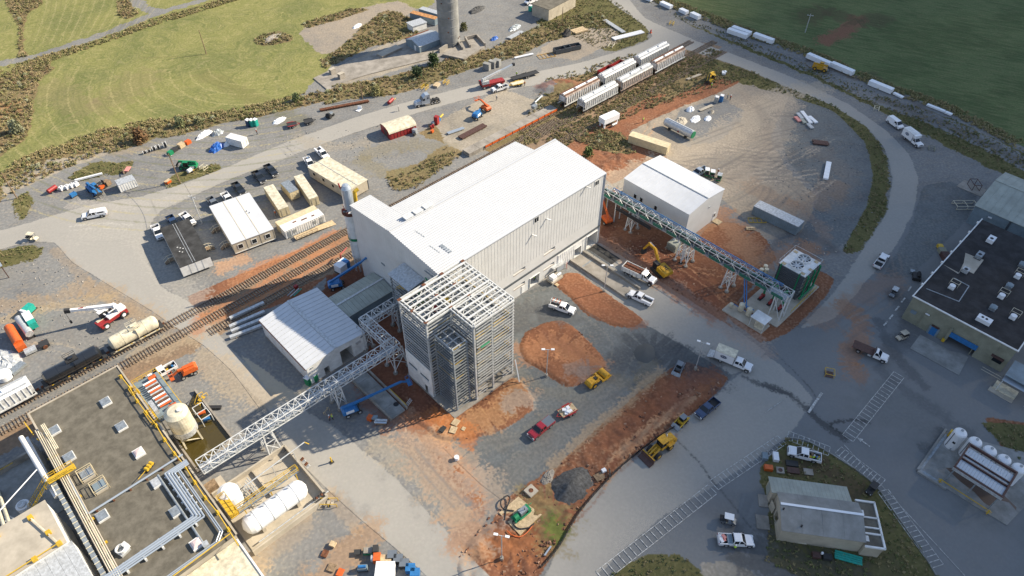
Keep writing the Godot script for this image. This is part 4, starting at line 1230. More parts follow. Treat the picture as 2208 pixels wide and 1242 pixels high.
	for q in [[-27.3,4.2],[-22.9,4.2],[-27.3,8.1],[-22.9,8.1],[-27.3,12],[-33.0,8.1],[-33,12],[-22.9,12.0],[-33.0,4.2],[-17.6,4.2]]:
		blk(t,"primer_patch",V(q[0],top+0.3,q[1]),V(0.75,0.1,0.55),M.rust)
	# low corner block that stops short of the roof
	var low := 18.6
	for c in [[-31.8,12.6],[-28.6,12.6],[-31.8,17.7],[-28.6,17.7]]:
		bar(t,"column",V(c[0],0,c[1]),V(c[0],low,c[1]),0.28,0.28,M.galv_dark)
	for k in 22:
		var y := 0.9+k*(low - 1.1) / 21.0
		bar(t,"girt",V(-31.95,y,17.9),V(-28.4,y,17.9),0.12,0.13,M.galv_dark)
		bar(t,"girt",V(-31.95,y,12.5),V(-31.95,y,17.8),0.12,0.13,M.galv_dark)
		bar(t,"girt",V(-28.42,y,12.5),V(-28.42,y,17.8),0.12,0.13,M.galv_dark)
	for f in 4:
		var y := 4.4+f*4.3
		blk(t,"floor_grating",V(-30.2,y,15.1),V(3.1,0.06,5.0),M.shaded_steel)
		bar(t,"handrail",V(-31.7,y+1.1,17.6),V(-28.7,y+1.1,17.6),0.06,0.06,M.yellow)
		bar(t,"handrail",V(-31.7,y+1.1,12.7),V(-31.7,y+1.1,17.6),0.06,0.06,M.yellow)
	for k in 4:
		var z := 13.0+k*1.5
		bar(t,"roof_joist",V(-31.8,low+0.1,z),V(-28.6,low+0.1,z),0.14,0.2,M.galv)
	for x in [-31.8,-30.2,-28.6]:
		bar(t,"roof_joist",V(x,low - 0.05,12.6),V(x,low - 0.05,17.7),0.14,0.2,M.galv)
	# the first wall panel, with two strip openings and a door
	carve(t,"wall_panel",[box_at(V(-33.3,4.4,8.1),V(0.14,8.6,8.0))],[[V(-33.3,5.0,6.1),V(1,0.75,2.8)],[V(-33.3,5.0,9.8),V(1,0.75,2.8)],[V(-33.3,1.5,10.0),V(1,2.1,0.95)]],M.white)
	blk(t,"footing",V(-25.3,0.25,11.3),V(16.4,0.5,15.2),M.concrete)
	rod(t,"pipe_coil",V(-26.2,15.9,18.9),V(-24.0,15.9,18.9),0.16,M.green)
	for k in 3:
		rod(t,"vessel",V(-24.5+k*2.6,9.0,8.0),V(-24.5+k*2.6,16.0+k,8.0),0.8,M.galv_dark)
	for k in 4:
		bar(t,"floor_machine",V(-31.0+k*3.2,18.4,7.2),V(-30.0+k*3.2,18.4,7.2),0.9,0.8,M.red if k == 1 else M.yellow if k == 2 else M.galv_dark)
	bar(t,"leaning_brace",V(-17.2,4.8,18.9),V(-18.2,0.6,21.2),0.2,0.2,M.steel_white)

func build_stair_tower() -> void:
	var t := thing("stair_tower","narrow open steel stair tower with a grey sheet roof beside the tall hall","tower")
	var top := 15.8
	for x in [-26.6,-22.9]:
		for z in [-8.4,-2.6]:
			bar(t,"column",V(x,0,z),V(x,top,z),0.25,0.25,M.galv_dark)
	for k in 17:
		var y := 0.8+k*0.92
		bar(t,"girt",V(-26.75,y,-8.5),V(-26.75,y,-2.5),0.14,0.2,M.galv_dark)
		bar(t,"girt",V(-26.75,y,-2.45),V(-23.0,y,-2.45),0.14,0.2,M.galv_dark)
	for k in 5:
		var a := -7.9 if k % 2 == 0 else -3.1
		bar(t,"stair_flight",V(-25.6,0.6+k*2.9,a),V(-25.6,3.4+k*2.9,-11.0 - a),1.0,0.2,M.yellow)
		blk(t,"landing",V(-24.7,3.4+k*2.85,-5.5),V(3.4,0.1,5.4),M.galv_dark)
	for k in 6:
		var a := lerpf(-9.0,-2.0,k / 6.0)
		slab(t,"roof_sheet",V(-26.9,top+0.1,a),V(-22.7,top+0.7,a),V(-22.7,top+0.7,a+1.14),V(-26.9,top+0.1,a+1.14),0.1,M.galv)
	for q in [[-25.8,12.0,-2.2,-23.2,14.2,-2.2],[-23.2,12.0,-2.2,-23.2,14.2,-1.4],[-25.6,11.0,-1.6,-22.9,11.6,-1.4]]:
		rod(t,"pipe",V(q[0],q[1],q[2]),V(q[3],q[4],q[5]),0.16,M.green)
	# pipes that pass from the stair tower to the hall
	var b := thing("open_end_bay","open dark end bay of steelwork with green pipes between hall and frame tower","steelwork")
	for k in 8:
		var y := 2.0+k*2.5
		bar(b,"girt",V(-22.9,y,-1.4),V(-22.9,y,3.8),0.15,0.22,M.galv_dark)
	blk(b,"back_panel",V(-22.72,10.3,0.9),V(0.08,19.6,3.6),M.wall)
	rod(b,"pipe",V(-23.2,18.0,-1.0),V(-23.2,16.5,3.6),0.14,M.green)
	rod(b,"pipe",V(-23.2,14.0,-1.2),V(-23.2,15.5,3.6),0.12,M.green)

func build_stack() -> void:
	var p := V(-21.6,0,-29.6)
	var t := thing("dust_silo_stack","tall white silo on lattice legs with a silver filter on top, beside the hall","silo",p)
	for k in 4:
		var a := TAU*(k+0.5) / 4.0
		var d := V(cos(a),0,sin(a))*1.25
		bar(t,"leg",d+V(0,0.0,0),d+V(0,4.9,0),0.22,0.22,M.galv)
		var e := V(cos(a+PI / 2),0,sin(a+PI / 2))*1.25
		bar(t,"leg_brace",d+V(0,0.4,0),e+V(0,4.2,0),0.1,0.1,M.galv)
	put(t,"cone",lathe_mesh([0.25,2.2,1.55,4.6],22),M.white)
	put(t,"shell",lathe_mesh([1.55,4.6,1.55,17.2,0.0,17.25],26),M.white)
	put(t,"band",lathe_mesh([1.6,9.8,1.66,9.85,1.66,10.5,1.6,10.55],26),M.green)
	put(t,"filter",lathe_mesh([1.15,18.6,1.15,23.8,0.7,24.6,0.0,24.8],24),M.silver_paint)
	put(t,"deck_ring",lathe_mesh([1.0,17.3,1.95,17.3,1.95,17.45,1.0,17.45],22),M.rust)
	for k in 10:
		var a := TAU*k / 10.0
		var d := V(cos(a),0,sin(a))
		bar(t,"rail_post",d*1.9+V(0,17.4,0),d*1.9+V(0,18.6,0),0.06,0.06,M.red)
		bar(t,"valve_stub",d*1.2+V(0,18.0,0),d*1.75+V(0,18.2,0),0.2,0.3,M.galv_dark if k % 2 else M.red)
	rod(t,"duct",V(1.6,18.2,0.2),V(1.7,22.2,0.4),0.42,M.yellow)
	rod(t,"duct",V(1.7,22.2,0.4),V(2.6,22.6,0.6),0.42,M.yellow)
	rod(t,"vent_pipe",V(-0.9,23.6,-0.6),V(-1.2,25.2,-0.7),0.16,M.red)
	for k in 2:
		rod(t,"ladder_rail",V(-1.75,0.5,0.3+k*0.5),V(-1.75,12.5,0.3+k*0.5),0.04,M.galv)
	for k in 20:
		bar(t,"ladder_rung",V(-1.75,0.8+k*0.58,0.3),V(-1.75,0.8+k*0.58,0.8),0.05,0.05,M.galv)
	for k in 2:
		rod(t,"drop_pipe",V(1.9+k*0.5,0.3,1.2),V(1.9+k*0.5,11.0,1.2),0.13,M.white)

func build_lean_sheds() -> void:
	var t := thing("warehouse","low white metal warehouse with a wide ridge strip beside the stacked white pipes","building")
	carve(t,"wall",[rot_gable(-26.1,-7.8,[-49.3,0,-49.3,5.1,-42.3,5.9,-35.3,5.1,-35.3,0])],[[V(-40.2,2.1,-9.5),V(2.9,4.1,4.0)],[V(-45.2,1.2,-9.5),V(1.2,2.3,4.0)]],M.white)
	deck_cross(t,-49.5,5.2,-42.3,6.05,-26.2,-7.7,15,M.white_roof,M.galv)
	deck_cross(t,-42.3,6.05,-35.1,5.2,-26.2,-7.7,15,M.white_roof,M.galv)
	blk(t,"ridge_cap",V(-42.3,6.12,-16.95),V(0.7,0.1,18.4),M.galv)
	blk(t,"gutter",V(-49.62,5.05,-16.9),V(0.16,0.16,18.4),M.brown)
	blk(t,"wall_louvre",V(-37.2,3.6,-7.77),V(1.2,0.7,0.08),M.galv)
	blk(t,"footing",V(-42.3,0.12,-16.95),V(14.3,0.24,18.6),M.concrete)
	for k in [0,1]:
		blk(t,"wall_light",V(-36.2 - k*12.0,4.7,-7.72),V(0.5,0.2,0.2),M.galv_dark)
	var s := thing("connecting_shed","long low grey shed joining the white warehouse to the tall hall","shed")
	put(s,"wall",gable_mesh(-35.2,-22.75,[-22.2,0,-22.2,4.4,-18.4,5.2,-14.6,4.4,-14.6,0]),M.wall_blue)
	for k in 12:
		var a := lerpf(-35.1,-22.8,k / 12.0)
		var b := lerpf(-35.1,-22.8,(k+1) / 12.0) - 0.03
		for q in [[-22.4,4.5,-18.4,5.3],[-18.4,5.3,-14.4,4.5]]:
			slab(s,"roof_sheet",V(a,q[1],q[0]),V(b,q[1],q[0]),V(b,q[3],q[2]),V(a,q[3],q[2]),0.12,M.roof_green)
	blk(s,"ridge_cap",V(-28.95,5.36,-18.4),V(12.3,0.08,0.5),M.galv)
	# small hall across the yard
	var h := thing("small_hall","white-roofed grey metal hall standing beside the long green conveyor","building")
	put(h,"wall",rot_gable(-2.5,17.7,[42.2,0,42.2,9.0,49.6,9.9,57.0,9.0,57.0,0]),M.wall)
	deck_cross(h,42.05,9.1,49.6,10.05,-2.65,17.85,16,M.white_roof,M.white_roof)
	deck_cross(h,49.6,10.05,57.15,9.1,-2.65,17.85,16,M.white_roof,M.white_roof)
	blk(h,"ridge_cap",V(49.6,10.12,7.6),V(0.3,0.07,20.4),M.galv_dark)
	for z in [1.6,3.6,8.2]:
		pane(h,"window",V(42.17,5.6,z),V(0.06,1.3,0.9),M.wall)
	blk(h,"door",V(55.2,1.3,17.75),V(1.1,2.3,0.1),M.white)
	blk(h,"door_glass",V(55.2,1.7,17.82),V(0.6,0.9,0.05),M.glass)
	blk(h,"wall_light",V(51.5,6.4,17.8),V(0.6,0.2,0.25),M.galv_dark)
	blk(h,"stair_rail",V(41.6,4.4,11.6),V(0.9,0.1,2.6),M.galv)
	blk(h,"unit_box",V(44.5,0.7,19.0),V(3.2,1.4,1.6),M.wall_blue)
	blk(h,"corner_trim",V(42.17,4.5,17.74),V(0.16,9.0,0.16),M.rib)
	blk(h,"door_step",V(55.4,0.1,18.9),V(1.8,0.2,2.0),M.ply)

func rot_gable(z0: float,z1: float,prof: Array) -> ArrayMesh:
	# cross section (x, y) drawn out along z
	var st := begin()
	var poly := pts(prof)
	if Geometry2D.is_polygon_clockwise(poly):
		poly.reverse()
	var tri := Geometry2D.triangulate_polygon(poly)
	for i in range(0,tri.size(),3):
		var a := poly[tri[i]]
		var b := poly[tri[i+1]]
		var c := poly[tri[i+2]]
		if (b - a).cross(c - a) < 0.0:
			var k := b
			b = c
			c = k
		for p in [a,b,c]:
			st.add_vertex(V(p.x,p.y,z0))
		for p in [a,c,b]:
			st.add_vertex(V(p.x,p.y,z1))
	for i in poly.size():
		var a := poly[i]
		var b := poly[(i+1) % poly.size()]
		quad(st,V(a.x,a.y,z1),V(b.x,b.y,z1),V(b.x,b.y,z0),V(a.x,a.y,z0))
	return done(st)

func truss(t: Node3D,a: Vector3,b: Vector3,w: float,h: float,bays: int,m: Material,th := 0.16,in_fill := "") -> void:
	# a box truss: four chords, posts, ties and diagonals; a and b lie on the middle of its floor
	var d := (b - a).normalized()
	var n := d.cross(Vector3.UP).normalized()*w*0.5
	var u := V(0,h,0)
	for s in [-1,1]:
		bar(t,"chord",a+n*s,b+n*s,th,th,m)
		bar(t,"chord",a+n*s+u,b+n*s+u,th,th,m)
	for k in bays+1:
		var p := a.lerp(b,float(k) / bays)
		for s in [-1,1]:
			bar(t,"post",p+n*s,p+n*s+u,th*0.8,th*0.8,m)
		bar(t,"tie_bar",p - n+u,p+n+u,th*0.8,th*0.8,m)
		bar(t,"tie_bar",p - n,p+n,th*0.8,th*0.8,m)
		if k < bays:
			var q := a.lerp(b,float(k+1) / bays)
			for s in [-1,1]:
				var up := k % 2 == 0
				bar(t,"diagonal",p+n*s+(Vector3.ZERO if up else u),q+n*s+(u if up else Vector3.ZERO),th*0.7,th*0.7,m)
			bar(t,"diagonal",p+n*(1 if k % 2 else -1)+u,q - n*(1 if k % 2 else -1)+u,th*0.6,th*0.6,m)

func trestle(t: Node3D,x: float,z: float,w: float,l: float,top: float,across_x: bool,m: Material) -> void:
	# four battered legs with cross bracing and round footings
	var foot := []
	var head := []
	for s in [[-1,-1],[1,-1],[1,1],[-1,1]]:
		var o := V(s[0]*w*0.5,0,s[1]*l*0.5)
		if not across_x:
			o = V(s[0]*l*0.5,0,s[1]*w*0.5)
		foot.append(V(x,0.3,z)+o*1.25)
		head.append(V(x,top,z)+o*0.85)
	for k in 4:
		bar(t,"leg",foot[k],head[k],0.22,0.22,m)
		rod(t,"footing",foot[k] - V(0,0.3,0),foot[k]+V(0,0.12,0),0.5,M.concrete)
		var j := (k+1) % 4
		bar(t,"leg_brace",foot[k].lerp(head[k],0.1),foot[j].lerp(head[j],0.62),0.11,0.11,m)
		bar(t,"leg_brace",foot[j].lerp(head[j],0.1),foot[k].lerp(head[k],0.62),0.11,0.11,m)
		bar(t,"leg_brace",foot[k].lerp(head[k],0.65),foot[j].lerp(head[j],0.65),0.12,0.12,m)

func build_conveyors() -> void:
	var t := thing("pipe_bridge","long white lattice pipe bridge crossing the concrete road on trestles","bridge")
	truss(t,V(-75.0,6.7,0.3),V(-33.0,6.3,0.8),2.1,2.0,26,M.steel_white,0.13)
	truss(t,V(-34.2,6.3,-0.6),V(-34.2,6.3,-9.3),2.0,2.0,6,M.steel_white,0.13)
	truss(t,V(-34.8,6.3,-8.4),V(-24.6,6.3,-8.4),2.0,2.0,7,M.steel_white,0.13)
	for k in 4:
		bar(t,"pipe",V(-75,7.0+0.1*(k % 2),-0.5+k*0.5),V(-34.0,6.65+0.1*(k % 2),0.0+k*0.5),0.22,0.2,M.galv if k % 2 else M.silver_paint)
	blk(t,"walk_grating",V(-54.0,6.66,1.1),V(41.5,0.05,0.7),M.galv_dark)
	for k in 3:
		bar(t,"pipe",V(-34.9+k*0.5,6.6,-0.4),V(-34.9+k*0.5,6.6,-8.6),0.18,0.18,M.galv)
		bar(t,"pipe",V(-34.6,6.7,-9.0+k*0.5),V(-24.8,6.7,-9.0+k*0.5),0.18,0.18,M.galv)
	trestle(t,-47.7,0.0,2.2,1.4,6.4,false,M.steel_white)
	trestle(t,-33.4,0.2,2.4,2.6,6.2,false,M.steel_white)
	trestle(t,-62.9,0.4,2.4,2.0,6.4,false,M.steel_white)
	trestle(t,-35.0,-9.0,2.2,1.6,6.2,false,M.steel_white)
	trestle(t,-26.4,-8.4,2.0,1.4,6.2,false,M.steel_white)
	var c := thing("conveyor_gallery","long green and grey pipe gallery on trestles between the tall hall and cooling tower","conveyor")
	truss(c,V(36.9,6.2,-4.6),V(36.9,6.4,48.8),2.5,1.8,26,M.galv,0.11)
	for k in 13:
		var z := -4.2+k*4.08
		var gp := bar(c,"side_panel",V(35.6,6.75,z+0.2),V(35.6,6.8,z+3.0),0.06,0.8,M.gallery)
		gp.set_meta("label","green pipe run along the gallery side")
	bar(c,"deck",V(36.9,6.35,-4.5),V(36.9,6.55,48.5),2.3,0.08,M.galv_dark)
	for q in [[36.2,0.2,M.dark],[36.7,0.2,M.dark],[37.2,0.14,M.gallery],[37.7,0.16,M.galv]]:
		rod(c,"pipe",V(q[0],7.1,-4.6),V(q[0],7.3,44.0),q[1],q[2])
	rod(c,"pipe",V(38.15,8.1,-2.5),V(38.15,8.3,46.0),0.11,M.blue)
	rod(c,"pipe",V(38.15,7.6,-2.5),V(38.15,7.8,46.0),0.09,M.blue)
	rod(c,"pipe",V(35.4,5.4,1.0),V(35.4,5.4,12.0),0.22,M.dark)
	rod(c,"pipe",V(35.4,4.8,1.0),V(35.4,4.8,12.0),0.22,M.dark)
	for q in [[5.5],[21.2],[34.4]]:
		trestle(c,36.9,q[0],2.3,1.4,6.1,true,M.steel_white)
	trestle(c,36.9,22.8,2.3,1.2,6.1,true,M.steel_white)
	for q in [[-3.8],[0.6]]:
		for x in [35.8,38.0]:
			bar(c,"leg",V(x,0,q[0]),V(x,6.2,q[0]),0.22,0.22,M.steel_white)
	for x in [35.8,38.0]:
		bar(c,"leg",V(x,0,48.6),V(x,8.1,48.6),0.24,0.24,M.steel_white)
		bar(c,"leg",V(x,0,46.0),V(x,6.2,46.0),0.2,0.2,M.steel_white)
		bar(c,"leg_brace",V(x,0.5,48.6),V(x,6.0,46.0),0.12,0.12,M.steel_white)
	var y := thing("yellow_walkway","yellow railed loading platform between the tall hall and the small hall","platform",V(34.6,0,-6.5))
	blk(y,"deck",V(1.5,4.0,0),V(7.0,0.15,2.6),M.galv_dark)
	for s in [-1.25,1.25]:
		for h in [4.6,5.2]:
			bar(y,"rail",V(-2.0,h,s),V(5.0,h,s),0.09,0.09,M.yellow)
		for k in 6:
			bar(y,"post",V(-2.0+k*1.4,0.0 if k % 5 == 0 else 4.0,s),V(-2.0+k*1.4,5.25,s),0.1,0.1,M.yellow)
	bar(y,"stair_flight",V(-2.0,4.0,0),V(-6.0,0.4,0.4),1.1,0.25,M.yellow)
	for k in 3:
		rod(y,"pipe",V(-4.6,5.0+k*0.7,1.2+k*0.3),V(0.8,5.6+k*0.5,2.4),0.25,M.green)
	rod(y,"pipe",V(-3.8,0.2,1.6),V(-3.8,5.6,1.6),0.28,M.green)

func build_cooling() -> void:
	var p := thing("equipment_pad","concrete pad under the cooling tower and its pumps","pad")
	blk(p,"slab",V(43.2,0.14,44.8),V(18.6,0.28,9.2),M.concrete_pale)
	for k in 9:
		bar(p,"rail_post",V(40.0+k*1.4,0.25,49.2),V(40.0+k*1.4,1.3,49.2),0.07,0.07,M.yellow)
	bar(p,"rail",V(40.0,1.3,49.2),V(51.2,1.3,49.2),0.07,0.07,M.yellow)
	bar(p,"rail",V(40.0,0.8,49.2),V(51.2,0.8,49.2),0.06,0.06,M.yellow)
	var t := thing("cooling_tower","dark sided cooling tower with two round fans in its white top","cooling tower",V(47.6,0,44.7))
	var fan_hole := []
	for x in [-1.55,1.55]:
		var cy := CSGCylinder3D.new()
		cy.operation = CSGShape3D.OPERATION_SUBTRACTION
		cy.radius = 1.4
		cy.height = 4.0
		cy.sides = 28
		cy.position = V(x,7.9,0.1)
		cy.material = M.galv_dark
		fan_hole.append(cy)
	carve(t,"casing",[box_at(V(0,4.95,0),V(6.7,5.7,6.4))],[],M.galv_dark)
	carve(t,"top_deck",[box_at(V(0,7.84,0),V(6.9,0.1,6.6))],[],M.white)
	for k in 2:
		t.get_node("casing").add_child(fan_hole[k])
		t.get_node("top_deck").add_child(fan_hole[k].duplicate())
	blk(t,"basin",V(0,1.1,0),V(6.4,1.6,6.0),M.trim_dark)
	for k in 9:
		blk(t,"louvre",V(-3.42,2.5+k*0.6,0),V(0.14,0.46,6.3),M.trim_dark)
		blk(t,"louvre",V(0,2.5+k*0.6,3.27),V(6.6,0.4,0.14),M.wall_olive if k % 2 else M.trim_dark)
	for s in [-1.55,1.55]:
		var f := Node3D.new()
		f.name = "fan"
		f.position = V(s,7.9,0.1)
		t.add_child(f,true)
		put(f,"fan_ring",lathe_mesh([1.45,0.0,1.52,0.0,1.52,0.5,1.4,0.55,1.4,0.0],28),M.white)
		rod(f,"hub",V(0,0.05,0),V(0,0.3,0),0.26,M.galv)
		for k in 8:
			var a := TAU*k / 8.0
			var b := bar(f,"blade",V(cos(a),0.24,sin(a))*0.22+V(0,0.2,0),V(cos(a)*1.33,0.26,sin(a)*1.33),0.3,0.04,M.galv)
			b.rotate_object_local(Vector3.RIGHT,0.35)
	for q in [[-2.8,2.3],[2.6,-2.6],[2.9,2.4],[-2.9,-2.4],[-0.4,2.9]]:
		blk(t,"access_hatch",V(q[0],7.92,q[1]),V(0.8,0.1,0.9),M.ply)
	for s in [-1,1]:
		for e in [0,1]:
			bar(t,"guard_rail",V(-3.5 if e == 0 else 3.5*s,8.9,3.4*s if e == 0 else -3.4),V(3.5 if e == 0 else 3.5*s,8.9,3.4*s if e == 0 else 3.4),0.06,0.06,M.galv)
		for k in 4:
			bar(t,"rail_post",V(-3.5+k*2.33,7.8,3.4*s),V(-3.5+k*2.33,8.95,3.4*s),0.06,0.06,M.galv)
	for q in [[-2.4,3.7],[0.4,3.7],[2.8,3.7]]:
		rod(t,"riser",V(q[0],0.6,q[1]),V(q[0],7.6,q[1]),0.2,M.green)
		rod(t,"riser",V(q[0],7.6,q[1]),V(q[0],7.6,q[1] - 0.9),0.2,M.green)
	rod(t,"header",V(-3.4,1.4,3.8),V(3.2,1.4,3.8),0.26,M.green)
	for q in [[-3.6,-2.6],[-3.6,2.0]]:
		rod(t,"riser",V(q[0],0.5,q[1]),V(q[0],8.2,q[1]),0.14,M.green)
	for k in 3:
		var pm := thing("circulation_pump",["red pump below the green pipes nearest the cooling tower casing","red pump in the middle of the row of green pipes","red pump at the end of the row of green pipes"][k],"pump",V(39.4,0.28,42.0+k*2.4),0.0,"pumps on the concrete pad")
		rod(pm,"motor",V(-0.9,0.6,0),V(0.2,0.6,0),0.32,M.red)
		rod(pm,"casing",V(0.3,0.6,0),V(0.75,0.6,0),0.45,M.red)
		blk(pm,"base_frame",V(-0.1,0.12,0),V(2.1,0.24,0.8),M.chassis)
		rod(pm,"riser",V(0.6,0.9,0),V(0.6,5.2,0),0.24,M.green)
		rod(pm,"outlet",V(0.6,5.2,0),V(-1.6,6.2,0.0),0.24,M.green)
	var w := thing("water_skid","pale concrete skid with two beige pressure vessels and a flat white canopy","skid")
	blk(w,"slab",V(31.4,0.15,43.0),V(3.6,0.3,10.2),M.concrete_pale)
	for z in [41.0,43.0]:
		put(w,"vessel",lathe_mesh([0.0,0.5,0.62,0.7,0.62,2.6,0.0,3.0],18),M.cream).position = V(32.2,0,z)
	put(w,"vessel",lathe_mesh([0.0,0.5,0.4,0.6,0.4,1.6,0.0,1.8],16),M.cream).position = V(31.6,0,38.9)
	blk(w,"canopy",V(31.3,3.0,46.3),V(3.0,0.16,3.6),M.white)
	for x in [30.0,32.6]:
		for z in [44.7,47.9]:
			bar(w,"canopy_post",V(x,0.3,z),V(x,2.95,z),0.1,0.1,M.steel_white)
	blk(w,"control_cabinet",V(31.0,1.3,46.6),V(1.2,2.0,1.8),M.cream)
	rod(w,"pipe",V(32.4,2.6,40.4),V(32.4,2.6,43.8),0.1,M.blue)
	rod(w,"pipe",V(32.4,1.0,39.0),V(32.4,1.0,43.8),0.1,M.blue)
	rod(w,"pipe",V(32.6,1.4,41.5),V(36.0,6.4,38.0),0.13,M.blue)
	rod(w,"pipe",V(32.9,1.4,41.9),V(36.3,6.4,38.4),0.13,M.blue)
	var b := thing("bag_filter","cream twin bag filter unit between gallery and cooling tower","filter",v3(U(46.32,37.71)))
	for k in 3:
		rod(b,"drum",V(k*0.9 - 0.9,1.4,(k % 2)*0.8),V(k*0.9 - 0.9,2.6,(k % 2)*0.8),0.5,M.cream)
	blk(b,"stand",V(0,0.7,0.3),V(2.2,1.4,1.2),M.chassis)
	var x := thing("transformer","grey green pad transformer with two white bushings beside the gallery trestle","transformer",v3(U(38.85,17.38)))
	blk(x,"tank",V(0,1.0,0),V(2.4,1.8,2.6),M.roof_green)
	blk(x,"base",V(0,0.06,0),V(3.0,0.12,3.2),M.concrete)
	for k in 6:
		blk(x,"cooling_fin",V(-1.35,0.95,-1.0+k*0.4),V(0.3,1.4,0.12),M.roof_green)
	for s in [-0.6,0.6]:
		rod(x,"bushing",V(0.7,1.9,s),V(0.9,2.9,s),0.28,M.plastic_white)
	blk(x,"lid",V(-0.3,1.95,0),V(1.6,0.1,2.2),M.roof_green)

# ---------------------------------------------------------------- other buildings
func box_house(called: String,label: String,category: String,roof: Array,h: float,lift: float,wall: Material,top: Material,over := 0.12,group := "") -> Node3D:
	# a box on four wall corners given in order; the origin lies at the foot of its middle, +x along the first side
	var q := pts(roof)
	var c := (q[0]+q[1]+q[2]+q[3])*0.25
	var turn := heading(q[0],q[1])
	var t := thing(called,label,category,v3(c),turn,group)
	var w := (q[0].distance_to(q[1])+q[2].distance_to(q[3]))*0.5
	var l := (q[1].distance_to(q[2])+q[3].distance_to(q[0]))*0.5
	t.set_meta("size",U(w,l))
	blk(t,"wall",V(0,(h+lift)*0.5 - 0.05,0),V(w,h - lift - 0.1,l),wall)
	blk(t,"roof",V(0,h - 0.05,0),V(w+over*2,0.14,l+over*2),top)
	if lift > 0.2:
		for sx in [-0.4,0.4]:
			for sz in [-0.42,0.0,0.42]:
				blk(t,"pier",V(w*sx,lift*0.5,l*sz),V(0.4,lift,0.4),M.concrete)
	return t

func container(label: String,roof: Array,h: float,body: Material,top: Material,called := "shipping_container",group := "") -> Node3D:
	var t := box_house(called,label,"container",roof,h,0.15,body,top,0.0,group)
	var s: Vector2 = t.get_meta("size")
	var along_x := s.x > s.y
	var n := int((s.x if along_x else s.y) / 0.55)
	var st := begin()
	for k in n:
		var d := lerpf(-0.48,0.48,float(k) / (n - 1))*(s.x if along_x else s.y)
		for e in [-0.5,0.5]:
			if along_x:
				st_box(st,V(d,h*0.52,e*(s.y+0.05)),V(0.22,h*0.86,0.06))
			else:
				st_box(st,V(e*(s.x+0.05),h*0.52,d),V(0.06,h*0.86,0.22))
	put(t,"corrugation",done(st),body).set_meta("kind","stuff")
	for e in [-0.5,0.5]:
		for k in [-0.25,0.25]:
			if along_x:
				rod(t,"lock_rod",V(e*(s.x+0.1),0.3,k*s.y),V(e*(s.x+0.1),h - 0.3,k*s.y),0.03,M.galv)
			else:
				rod(t,"lock_rod",V(k*s.x,0.3,e*(s.y+0.1)),V(k*s.x,h - 0.3,e*(s.y+0.1)),0.03,M.galv)
	return t

func build_yard_buildings() -> void:
	build_dark_roof_building()
	build_green_roof_building()
	build_corner_building()
	build_tank_shelter()
	build_trailers()
	build_silo_site()
	build_docks()

